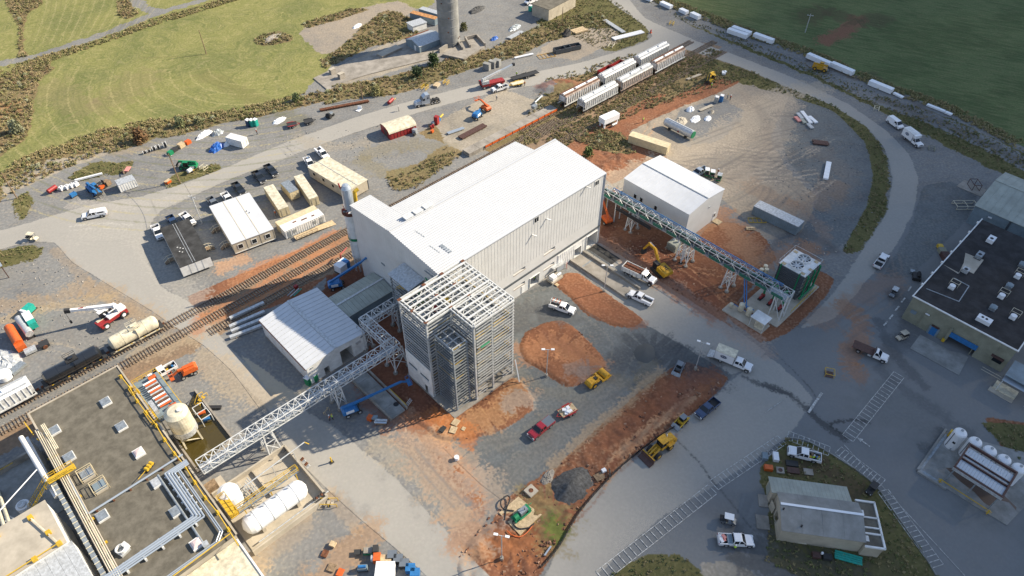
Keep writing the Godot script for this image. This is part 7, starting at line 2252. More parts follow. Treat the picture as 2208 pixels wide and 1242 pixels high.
func box_truck(label: String,rear: Vector2,front: Vector2,attic: bool) -> Node3D:
	var t := place("box_truck",label,"truck",rear,front)
	var n := truck_front(t,M.white_paint,0.4,not attic,0.15)
	blk(t,"cargo_box",V(-1.75,1.95,0),V(4.1,2.3,2.3),M.white_paint)
	blk(t,"box_roof",V(-1.75,3.12,0),V(4.2,0.07,2.36),M.cream if not attic else M.white)
	if attic:
		blk(t,"attic",V(0.75,2.7,0),V(0.95,0.75,2.2),M.white_paint)
	for s in [-1,1]:
		for x in [-3.78,0.28]:
			blk(t,"corner_post",V(x,1.95,s*1.15),V(0.08,2.34,0.08),M.galv)
		blk(t,"side_rail",V(-1.75,0.85,s*1.15),V(4.1,0.1,0.08),M.galv)
		oval_badge(t,V(-1.9,2.1,s*1.165),0.75,0.45,s)
		blk(t,"tail_light",V(-3.84,0.95,s*1.0),V(0.06,0.2,0.2),M.lamp_red)
	blk(t,"chassis",V(-0.8,0.62,0),V(5.6,0.25,0.9),M.chassis)
	if not attic:
		slab(t,"lift_gate",V(-5.2,0.25,-1.1),V(-3.8,0.75,-1.1),V(-3.8,0.75,1.1),V(-5.2,0.25,1.1),0.08,M.galv)
	blk(t,"rear_door",V(-3.82,1.95,0),V(0.05,2.1,2.0),M.white)
	wheels(t,[-2.3,n - 0.75],0.9,0.46,0.34)
	return t

func cart(label: String,at: Vector2,turn: float,roof: Material,body: Material,called := "golf_cart",group := "") -> Node3D:
	var t := thing(called,label,"cart",v3(at,0.13),turn,group)
	put(t,"body",cached("cart_body",func(): return side_mesh(PackedVector2Array([U(-1.25,0.3),U(-1.25,0.75),U(-0.4,0.75),U(-0.2,0.4),U(0.55,0.4),U(0.75,0.85),U(1.25,0.6),U(1.3,0.3)]),0.6,0.55)),body)
	blk(t,"seat",V(-0.3,0.8,0),V(0.5,0.14,1.05),M.chassis)
	blk(t,"seat_back",V(-0.55,1.05,0),V(0.1,0.45,1.05),M.chassis)
	blk(t,"roof",V(-0.1,1.9,0),V(1.6,0.09,1.2),roof)
	for s in [-1,1]:
		bar(t,"roof_post",V(0.78,0.8,s*0.52),V(0.6,1.88,s*0.52),0.05,0.05,M.chassis)
		bar(t,"roof_post",V(-0.8,0.75,s*0.52),V(-0.8,1.88,s*0.52),0.05,0.05,M.chassis)
		blk(t,"headlight",V(1.27,0.55,s*0.4),V(0.06,0.12,0.16),M.lamp_glass)
	blk(t,"cargo_tray",V(-1.1,0.84,0),V(0.8,0.16,1.1),M.bed)
	rod(t,"steering_wheel",V(0.4,1.05,0.25),V(0.44,1.09,0.25),0.18,M.chassis)
	wheels(t,[-0.85,0.85],0.5,0.28,0.22)
	return t

func dump_truck() -> void:
	var t := place("dump_truck","white dump truck loaded with red soil beside the excavator","truck",U(23.5,14.72),U(24.87,22.75))
	var n := truck_front(t,M.white_paint,0.9,false,0.55)
	blk(t,"cab_visor",V(0.9,2.62,0),V(0.9,0.1,2.1),M.white_paint)
	blk(t,"red_stripe",V(n - 0.9,1.5,0),V(1.2,0.08,2.0),M.red_paint)
	blk(t,"bed_floor",V(-2.0,1.1,0),V(5.2,0.14,2.3),M.galv)
	for s in [-1,1]:
		blk(t,"bed_side",V(-2.0,1.75,s*1.2),V(5.2,1.3,0.1),M.white)
		for k in 6:
			blk(t,"bed_rib",V(-4.4+k*0.95,1.7,s*1.27),V(0.12,1.2,0.08),M.galv)
	blk(t,"tailgate",V(-4.62,1.75,0),V(0.1,1.3,2.4),M.white)
	blk(t,"headboard",V(0.55,2.1,0),V(0.12,1.9,2.4),M.white)
	put(t,"soil_load",prism_mesh(PackedVector2Array([U(-4.5,-1.1),U(-3.0,-1.15),U(0.4,-1.12),U(0.45,1.1),U(-2.0,1.15),U(-4.5,1.12)]),1.2,2.15),M.soil)
	for k in 14:
		blk(t,"soil_clod",V(-4.0+(k % 7)*0.65,2.2,-0.6+(k / 7)*1.1),V(0.7,0.3,0.7),M.soil,k*0.7)
	blk(t,"chassis",V(-0.6,0.8,0),V(7.6,0.3,0.9),M.chassis)
	wheels(t,[-3.4,-2.2,n - 0.8],0.98,0.52,0.4)

func flatbed_truck() -> void:
	var t := place("flatbed_truck","white cab truck with a dark brown flat bed by the striped walkway","truck",U(40.99,64.51),U(42.29,70.5))
	var n := truck_front(t,M.white_paint,0.35,false,0.1)
	for k in 7:
		blk(t,"bed_board",V(-1.9,1.2,-1.02+k*0.34),V(4.3,0.08,0.32),M.brown)
	blk(t,"headboard",V(0.26,1.6,0),V(0.1,0.8,2.2),M.brown)
	blk(t,"chassis",V(-0.8,0.7,0),V(5.6,0.25,0.9),M.chassis)
	for s in [-1,1]:
		blk(t,"tool_locker",V(-0.4,0.8,s*0.95),V(0.7,0.4,0.4),M.galv)
		blk(t,"tail_light",V(-4.08,1.05,s*0.9),V(0.06,0.12,0.3),M.lamp_red)
	wheels(t,[-2.6,n - 0.75],0.9,0.46,0.36)

func semi_tractor() -> void:
	var t := place("semi_tractor","silver blue sleeper cab road tractor parked along the access road","truck",U(42.04,-76.93),U(32.79,-80.12))
	put(t,"bonnet",side_mesh(PackedVector2Array([U(1.7,0.8),U(1.7,1.95),U(3.3,1.7),U(3.75,1.3),U(3.8,0.7)]),1.0,0.8),M.silver_paint)
	put(t,"cab",side_mesh(PackedVector2Array([U(-0.9,0.8),U(-0.9,3.6),U(0.3,3.6),U(1.2,2.85),U(1.75,1.95),U(1.75,0.8)]),1.2,1.0),M.silver_paint)
	put(t,"windscreen",side_mesh(PackedVector2Array([U(1.18,2.8),U(1.3,2.84),U(1.84,2.0),U(1.74,1.96)]),0.98,0.9),M.glass)
	for s in [-1,1]:
		blk(t,"side_window",V(1.0,2.25,s*1.11),V(0.8,0.6,0.08),M.glass)
		blk(t,"sleeper_window",V(-0.3,2.5,s*1.1),V(0.4,0.4,0.08),M.glass)
		rod(t,"exhaust",V(-1.0,0.9,s*1.05),V(-1.0,3.7,s*1.05),0.09,M.rim)
		rod(t,"fuel_tank",V(-0.9,0.75,s*0.95),V(0.9,0.75,s*0.95),0.32,M.rim)
		blk(t,"headlight",V(3.7,1.1,s*0.8),V(0.14,0.25,0.3),M.lamp_glass)
		blk(t,"fender",V(2.9,1.1,s*1.0),V(1.3,0.3,0.35),M.silver_paint)
	blk(t,"bumper",V(3.85,0.6,0),V(0.2,0.4,2.2),M.rim)
	blk(t,"chassis",V(-1.6,0.9,0),V(5.6,0.3,0.95),M.chassis)
	rod(t,"fifth_wheel",V(-2.9,1.1,0),V(-2.9,1.25,0),0.55,M.chassis)
	wheels(t,[-3.9,-2.7,-1.6,2.85],0.98,0.52,0.4)

func excavator() -> void:
	var t := thing("excavator","yellow tracked excavator with its arm reaching over the red soil","excavator",v3(U(29.3,20.49),0.1),heading(U(30.17,20.21),U(31.91,13.15)))
	for s in [-1,1]:
		put(t,"track",side_mesh(PackedVector2Array([U(-2.1,0.45),U(-1.8,0.95),U(1.8,0.95),U(2.1,0.45),U(1.7,0.0),U(-1.7,0.0)]),0.3,0.3),M.chassis).position.z = s*1.15
	blk(t,"car_body",V(0,0.8,0),V(1.8,0.5,1.9),M.chassis)
	blk(t,"house",V(-0.9,1.75,0),V(2.8,1.2,2.6),M.cat_yellow)
	put(t,"counterweight",side_mesh(PackedVector2Array([U(-2.9,1.2),U(-3.1,1.6),U(-2.9,2.3),U(-2.2,2.4),U(-2.2,1.2)]),1.32,1.2),M.cat_yellow)
	blk(t,"engine_hood",V(-1.4,2.42,0.1),V(1.6,0.18,1.8),M.cat_yellow)
	for k in 3:
		blk(t,"vent",V(-1.9+k*0.5,2.53,0.3),V(0.3,0.05,0.8),M.chassis)
	blk(t,"cab",V(0.7,2.1,-0.85),V(1.5,1.7,0.95),M.glass)
	blk(t,"cab_roof",V(0.7,3.0,-0.85),V(1.55,0.1,1.0),M.chassis)
	var p := [V(0.9,1.9,0.25),V(3.2,5.0,0.25),V(5.6,4.9,0.25),V(7.0,2.0,0.25)]
	bar(t,"boom",p[0],p[1],0.45,0.7,M.cat_yellow)
	bar(t,"boom",p[1] - V(0.2,0.1,0),p[2],0.42,0.6,M.cat_yellow)
	bar(t,"stick",p[2]+V(-0.5,0.4,0),p[3],0.36,0.45,M.cat_yellow)
	rod(t,"cylinder",V(1.6,1.9,0.5),V(3.0,4.2,0.5),0.1,M.rim)
	rod(t,"cylinder",V(3.6,5.4,0.25),V(5.2,5.5,0.25),0.1,M.rim)
	put(t,"bucket",side_mesh(PackedVector2Array([U(6.6,2.1),U(7.2,1.9),U(7.4,0.9),U(6.8,0.6),U(6.3,1.0)]),0.6,0.6),M.chassis).position.z = 0.25

func wheel_loader() -> void:
	var t := place("wheel_loader","yellow wheel loader with its bucket down beside the soil strip","loader",U(-6.71,51.15),U(-13.71,50.42))
	blk(t,"rear_body",V(-2.2,1.5,0),V(2.4,1.1,1.7),M.cat_yellow)
	blk(t,"engine_hood",V(-2.5,2.2,0),V(1.8,0.45,1.4),M.cat_yellow)
	blk(t,"counterweight",V(-3.5,1.3,0),V(0.6,1.0,1.9),M.cat_yellow)
	rod(t,"stack_pipe",V(-2.0,2.4,0.3),V(-2.0,3.2,0.3),0.1,M.plastic_white)
	blk(t,"cab",V(-0.6,2.5,0),V(1.5,1.6,1.5),M.glass)
	blk(t,"cab_roof",V(-0.6,3.36,0),V(1.7,0.14,1.7),M.cat_yellow)
	blk(t,"cab_base",V(-0.6,1.5,0),V(1.6,0.6,1.7),M.cat_yellow)
	blk(t,"front_frame",V(1.0,1.2,0),V(1.6,0.8,1.1),M.cat_yellow)
	for s in [-1,1]:
		bar(t,"lift_arm",V(0.6,2.0,s*0.6),V(2.9,0.8,s*0.6),0.22,0.45,M.cat_yellow)
		rod(t,"cylinder",V(0.7,1.2,s*0.6),V(2.0,1.3,s*0.6),0.1,M.rim)
		blk(t,"fender",V(-2.0,1.75,s*1.1),V(1.5,0.14,0.6),M.cat_yellow)
	bar(t,"tilt_link",V(0.9,2.2,0),V(2.7,1.5,0),0.25,0.3,M.cat_yellow)
	put(t,"bucket",side_mesh(PackedVector2Array([U(2.8,0.1),U(2.75,1.25),U(3.0,1.35),U(3.15,0.5),U(4.0,0.1),U(4.0,0.0)]),1.55,1.55),M.brown)
	bar(t,"bucket_edge",V(2.85,1.35,-1.55),V(2.85,1.35,1.55),0.2,0.14,M.cat_yellow)
	wheels(t,[-1.9,1.3],1.05,0.78,0.6,M.cat_yellow)

func roller() -> void:
	var t := place("road_roller","yellow single drum road roller on the grey gravel yard","roller",U(-8.84,31.65),U(-3.46,31.98))
	rod(t,"drum",V(1.9,0.8,-1.1),V(1.9,0.8,1.1),0.8,M.cat_yellow)
	for s in [-1,1]:
		blk(t,"drum_frame",V(1.5,0.8,s*1.22),V(2.6,0.35,0.18),M.cat_yellow)
	blk(t,"drum_frame",V(0.5,0.85,0),V(0.4,0.4,2.5),M.cat_yellow)
	blk(t,"yoke",V(-0.1,0.9,0),V(1.0,0.4,0.7),M.cat_yellow)
	put(t,"engine_hood",side_mesh(PackedVector2Array([U(-2.9,0.7),U(-2.9,1.4),U(-2.5,1.75),U(-1.2,1.75),U(-1.0,0.7)]),0.95,0.8),M.cat_yellow)
	blk(t,"platform",V(-0.6,1.1,0),V(0.9,0.2,1.7),M.cat_yellow)
	blk(t,"seat",V(-0.8,1.5,0),V(0.5,0.6,0.6),M.chassis)
	blk(t,"console",V(-0.25,1.55,0),V(0.2,0.6,0.7),M.cat_yellow)
	for s in [-1,1]:
		bar(t,"grab_rail",V(-1.1,1.1,s*0.85),V(-0.2,2.0,s*0.85),0.06,0.06,M.cat_yellow)
	wheels(t,[-1.7],0.85,0.68,0.5,M.cat_yellow)

func skid_steer(label: String,at: Vector2,turn: float,body: Material) -> void:
	var t := thing("skid_steer",label,"loader",v3(at,0.1),turn)
	blk(t,"body",V(-0.3,0.8,0),V(2.0,0.8,1.1),body)
	blk(t,"cab",V(-0.1,1.6,0),V(1.2,1.0,1.0),M.glass)
	blk(t,"cab_roof",V(-0.1,2.14,0),V(1.3,0.08,1.1),M.grey_paint)
	for s in [-1,1]:
		bar(t,"lift_arm",V(-1.2,1.6,s*0.75),V(1.5,0.7,s*0.75),0.16,0.25,body)
	put(t,"bucket",side_mesh(PackedVector2Array([U(1.4,0.1),U(1.4,0.75),U(1.6,0.75),U(2.1,0.1)]),0.95,0.95),M.galv_dark)
	wheels(t,[-0.75,0.55],0.7,0.42,0.3)

func telehandler(label: String,rear: Vector2,front: Vector2,paint: Material,raise := 0.25) -> void:
	var t := place("telehandler",label,"telehandler",rear,front)
	put(t,"chassis",side_mesh(PackedVector2Array([U(-2.6,0.6),U(-2.6,1.3),U(-1.6,1.5),U(1.8,1.2),U(2.3,0.9),U(2.3,0.6)]),1.0,0.9),paint)
	blk(t,"cab",V(0.1,1.75,-0.65),V(1.3,1.5,0.85),M.glass)
	blk(t,"cab_roof",V(0.1,2.53,-0.65),V(1.4,0.1,0.95),paint)
	blk(t,"engine_cover",V(-0.3,1.5,0.75),V(2.0,0.6,0.6),paint)
	bar(t,"boom",V(-2.5,2.0,0.1),V(2.2,2.0+raise,0.1),0.45,0.55,paint)
	bar(t,"boom_tip",V(2.1,2.0+raise,0.1),V(3.0,1.2,0.1),0.35,0.4,M.chassis)
	blk(t,"boom_pivot",V(-2.3,1.7,0.1),V(0.5,0.8,0.8),paint)
	for s in [-0.4,0.6]:
		bar(t,"fork",V(3.0,0.5,s),V(4.0,0.5,s),0.12,0.08,M.chassis)
	blk(t,"fork_carriage",V(3.0,0.9,0.1),V(0.12,0.9,1.3),M.chassis)
	wheels(t,[-1.6,1.6],1.0,0.62,0.42,paint)

func boom_lift(label: String,at: Vector2,turn: float,paint: Material,points: Array,basket := true) -> void:
	# points: the boom's joints in the lift's own frame
	var t := thing("boom_lift",label,"lift",v3(at,0.1),turn)
	blk(t,"base",V(0,0.75,0),V(2.6,0.4,1.4),M.chassis)
	put(t,"turret",side_mesh(PackedVector2Array([U(-2.0,1.0),U(-2.1,1.6),U(-1.6,2.0),U(0.6,1.9),U(1.1,1.0)]),1.0,0.85),paint)
	blk(t,"engine_door",V(-0.6,1.45,0.93),V(1.6,0.7,0.1),M.plastic_white)
	for i in points.size() - 1:
		var w: float = 0.42 - 0.07*i
		bar(t,"boom",points[i],points[i+1],w,w*1.1,paint)
	if basket:
		var e: Vector3 = points[points.size() - 1]
		var b := Node3D.new()
		b.name = "basket"
		b.position = e+V(0.5,-0.5,0)
		t.add_child(b,true)
		blk(b,"floor",Vector3.ZERO,V(0.8,0.07,1.8),paint)
		for s in [-1,1]:
			bar(b,"rail",V(-0.4,1.0,s*0.9),V(0.4,1.0,s*0.9),0.06,0.06,paint)
			bar(b,"rail",V(s*0.4,1.0,-0.9),V(s*0.4,1.0,0.9),0.06,0.06,paint)
			for x in [-0.4,0.4]:
				bar(b,"rail_post",V(x,0,s*0.9),V(x,1.0,s*0.9),0.06,0.06,paint)
	wheels(t,[-1.2,1.2],0.95,0.46,0.34,M.galv)

func rough_crane() -> void:
	var t := place("rough_terrain_crane","red and white rough terrain crane with its white boom lowered","crane",U(-67.9,-54.12),U(-75.08,-52.46))
	blk(t,"carrier",V(0,1.2,0),V(6.6,0.6,2.2),M.red)
	for x in [-2.9,2.9]:
		blk(t,"outrigger_box",V(x,0.95,0),V(0.6,0.5,2.8),M.red)
		for s in [-1,1]:
			blk(t,"outrigger_foot",V(x,0.5,s*1.35),V(0.35,0.7,0.3),M.chassis)
	blk(t,"deck",V(0.0,1.56,0.75),V(5.8,0.1,0.7),M.cream)
	blk(t,"engine_hood",V(-2.6,1.9,0),V(1.5,0.7,1.7),M.plastic_white)
	blk(t,"turntable",V(-0.4,1.8,0),V(2.6,0.5,1.8),M.plastic_white)
	blk(t,"cab",V(0.9,2.4,1.0),V(1.7,1.5,0.9),M.glass)
	blk(t,"cab_roof",V(0.9,3.2,1.0),V(1.8,0.1,1.0),M.plastic_white)
	blk(t,"counterweight",V(-1.9,2.5,0),V(0.9,1.1,2.0),M.plastic_white)
	for s in [-1,1]:
		blk(t,"winch_frame",V(-0.8,3.0,s*0.55),V(2.2,0.2,0.14),M.plastic_white)
		blk(t,"boom_foot",V(-1.6,2.9,s*0.5),V(0.8,1.6,0.16),M.plastic_white)
	rod(t,"winch_drum",V(-0.6,2.7,-0.5),V(-0.6,2.7,0.5),0.35,M.chassis)
	wheels(t,[-2.1,2.1],1.05,0.75,0.6,M.plastic_white)
	# boom in world direction, slewed to one side of the carrier
	var a := V(-1.6,3.4,0)
	var tip := t.to_local(v3(U(-78.51,-57.19),5.2))
	bar(t,"boom",a,a.lerp(tip,0.55),0.62,0.75,M.plastic_white)
	bar(t,"boom",a.lerp(tip,0.5),a.lerp(tip,0.9),0.5,0.62,M.plastic_white)
	blk(t,"boom_letters",a.lerp(tip,0.68)+V(0,0.36,0),V(1.6,0.03,0.22),M.red,atan2(-(tip.z - a.z),tip.x - a.x))
	bar(t,"boom_head",a.lerp(tip,0.88),tip,0.7,0.9,M.chassis)
	rod(t,"lift_cylinder",V(0.6,1.9,0),a.lerp(tip,0.45),0.18,M.plastic_white)
	rod(t,"hoist_line",tip,tip+V(0,-3.2,0),0.04,M.chassis)
	blk(t,"hook_block",tip+V(0,-3.4,0),V(0.4,0.7,0.3),M.chassis)

func crane_truck() -> void:
	var t := place("crane_truck","red crane truck with a silver telescopic boom beside the access road","crane",U(63.96,-71.58),U(56.45,-73.98))
	blk(t,"carrier",V(-0.4,1.3,0),V(8.0,0.7,2.3),M.red)
	blk(t,"cab",V(3.4,1.9,0.55),V(1.4,1.2,1.1),M.red)
	blk(t,"windscreen",V(4.12,2.1,0.55),V(0.06,0.7,1.0),M.glass)
	blk(t,"turret",V(2.4,2.2,-0.3),V(2.4,1.0,1.7),M.galv)
	blk(t,"operator_cab",V(1.6,2.6,0.9),V(1.4,1.2,0.8),M.glass)
	var tip := t.to_local(v3(U(70.33,-72.95),4.2))
	bar(t,"boom",V(3.4,3.2,-0.4),tip.lerp(V(3.4,3.2,-0.4),0.4),0.6,0.7,M.galv)
	bar(t,"boom",tip.lerp(V(3.4,3.2,-0.4),0.45),tip,0.45,0.55,M.silver_paint)
	blk(t,"boom_head",tip,V(0.8,0.9,0.7),M.chassis)
	for x in [-3.6,1.0]:
		blk(t,"outrigger_box",V(x,0.9,0),V(0.5,0.4,2.6),M.red)
	wheels(t,[-2.9,-1.7,3.0],1.0,0.55,0.42)

func flat_trailer(label: String,rear: Vector2,front: Vector2,deck: Material,rails: Material,cargo := "") -> Node3D:
	var t := place("flat_trailer",label,"trailer",rear,front)
	var l := rear.distance_to(front)
	blk(t,"deck",V(-0.3,0.75,0),V(l - 0.8,0.12,2.0),deck)
	for s in [-1,1]:
		blk(t,"side_rail",V(-0.3,0.82,s*1.03),V(l - 0.8,0.2,0.1),rails)
		blk(t,"fender",V(-0.6,0.85,s*1.2),V(1.8,0.1,0.3),rails)
	bar(t,"drawbar",V(l*0.5 - 0.8,0.65,0.6),V(l*0.5+0.2,0.6,0),0.12,0.12,rails)
	bar(t,"drawbar",V(l*0.5 - 0.8,0.65,-0.6),V(l*0.5+0.2,0.6,0),0.12,0.12,rails)
	wheels(t,[-1.0,-0.2],1.15,0.36,0.24)
	if cargo == "bags":
		for k in 6:
			blk(t,"bag",V(-0.6+(k % 3)*0.5,0.95+0.2*(k / 3),-0.5+(k % 2)*0.8),V(0.7,0.28,0.6),M.wrap,0.5*k)
		for z in [-0.7,0.7]:
			bar(t,"loose_board",V(-1.6,0.9,z),V(0.8,0.9,z),0.14,0.08,M.red)
	return t

func hopper_car(label: String,a: Vector2,b: Vector2,body: Material,roof: Material) -> Node3D:
	# a and b: middle of each end sill
	var t := thing("hopper_railcar",label,"railcar",v3((a+b)*0.5,0.34),heading(a,b),"covered hopper cars")
	var l := a.distance_to(b)*0.5
	put(t,"body",cached("hop%s" % snappedf(l,0.5),func(): return side_mesh(PackedVector2Array([U(-l+1.6,1.3),U(-l+0.4,2.4),U(-l+0.4,4.2),U(l - 0.4,4.2),U(l - 0.4,2.4),U(l - 1.6,1.3)]),1.45,1.5)),body)
	var n := int(l*2.0 / 1.0)
	for k in n:
		var x := lerpf(-l+0.7,l - 0.7,float(k) / (n - 1))
		for s in [-1,1]:
			blk(t,"side_post",V(x,3.0,s*1.53),V(0.12,2.4,0.12),roof)
	put(t,"roof",cached("hopr%s" % snappedf(l,0.5),func(): return gable_mesh(-l+0.35,l - 0.35,[-1.55,4.15,-1.2,4.5,0,4.62,1.2,4.5,1.55,4.15])),roof)
	for k in 3:
		var h := rod(t,"hatch_cover",V(lerpf(-l,l,(k+0.08) / 3.0)+0.2,4.68,0),V(lerpf(-l,l,(k+0.95) / 3.0) - 0.2,4.68,0),0.34,M.plastic_white)
		h.set_meta("label","long pale trough hatch cover on the roof")
	for s in [-1,1]:
		bar(t,"running_board",V(-l+0.4,4.66,s*0.95),V(l - 0.4,4.66,s*0.95),0.4,0.05,M.rust if roof == M.rust_pale else M.galv)
		bar(t,"side_sill",V(-l,1.35,s*1.45),V(l,1.35,s*1.45),0.16,0.3,body)
		for e in [-1,1]:
			bar(t,"end_post",V(e*(l - 0.1),1.2,s*1.3),V(e*(l - 0.3),4.2,s*1.3),0.12,0.12,roof)
	for k in 3:
		put(t,"hopper",cached("hopb",func(): return side_mesh(PackedVector2Array([U(-1.3,1.4),U(1.3,1.4),U(0.4,0.35),U(-0.4,0.35)]),0.6,1.3)),body).position.x = lerpf(-l+3.4,l - 3.4,k / 2.0)
	for e in [-1,1]:
		var b2 := Node3D.new()
		b2.name = "bogie"
		b2.position = V(e*(l - 1.7),0,0)
		t.add_child(b2,true)
		for x in [-0.85,0.85]:
			for s in [-1,1]:
				rod(b2,"wheel",V(x,0.45,s*0.7),V(x,0.45,s*0.83),0.45,M.rust)
		for s in [-1,1]:
			bar(b2,"side_frame",V(-1.1,0.5,s*0.98),V(1.1,0.5,s*0.98),0.16,0.4,M.chassis)
		blk(b2,"bolster",V(0,0.75,0),V(0.5,0.4,2.2),M.chassis)
		blk(t,"coupler",V(e*(l+0.3),0.95,0),V(0.6,0.3,0.3),M.rust)
	return t

func tank_car(label: String,a: Vector2,b: Vector2,paint: Material) -> void:
	var t := thing("tank_railcar",label,"railcar",v3((a+b)*0.5,0.34),heading(a,b),"tank cars by the plant")
	var l := a.distance_to(b)*0.5
	var s0 := put(t,"tank",lathe_mesh([0.0,-l,0.9,-l+0.15,1.45,-l+0.6,1.5,-l+0.9,1.5,l - 0.9,1.45,l - 0.6,0.9,l - 0.15,0.0,l],28),paint)
	s0.transform = Transform3D(Basis(V(0,0,1),PI / 2),V(0,2.55,0))
	rod(t,"dome",V(0.4,3.9,0),V(0.4,4.5,0),0.5,paint)
	blk(t,"dome_platform",V(0.4,4.1,0),V(2.2,0.08,1.8),M.chassis if paint == M.black_paint else paint)
	for s in [-1,1]:
		for h in [4.6,5.0]:
			bar(t,"rail",V(-0.7,h,s*0.95),V(1.5,h,s*0.95),0.06,0.06,M.chassis if paint == M.black_paint else M.cream)
		for x in [-0.7,1.5]:
			bar(t,"rail_post",V(x,4.1,s*0.95),V(x,5.0,s*0.95),0.06,0.06,M.chassis if paint == M.black_paint else M.cream)
		bar(t,"ladder",V(0.4,1.0,s*1.6),V(0.4,4.1,s*1.2),0.5,0.06,paint)
		bar(t,"side_sill",V(-l - 0.2,1.05,s*1.2),V(l+0.2,1.05,s*1.2),0.14,0.24,M.chassis if paint == M.black_paint else M.cream)
		for k in 4:
			blk(t,"reflector",V(lerpf(-l+1,l - 1,k / 3.0),1.2,s*1.3),V(0.4,0.16,0.04),M.yellow)
	for x in [-l*0.45,l*0.45]:
		var band := put(t,"band",lathe_mesh([1.51,-0.06,1.54,-0.05,1.54,0.05,1.51,0.06],28),paint)
		band.transform = Transform3D(Basis(V(0,0,1),PI / 2),V(x,2.55,0))
	for e in [-1,1]:
		var b2 := Node3D.new()
		b2.name = "bogie"
		b2.position = V(e*(l - 1.4),0,0)
		t.add_child(b2,true)
		for x in [-0.85,0.85]:
			for s in [-1,1]:
				rod(b2,"wheel",V(x,0.45,s*0.7),V(x,0.45,s*0.83),0.45,M.rust)
		for s in [-1,1]:
			bar(b2,"side_frame",V(-1.1,0.5,s*0.98),V(1.1,0.5,s*0.98),0.16,0.4,M.chassis)
		blk(t,"end_platform",V(e*(l+0.1),1.15,0),V(0.9,0.14,2.6),M.chassis)
		blk(t,"coupler",V(e*(l+0.7),0.95,0),V(0.6,0.3,0.3),M.rust)

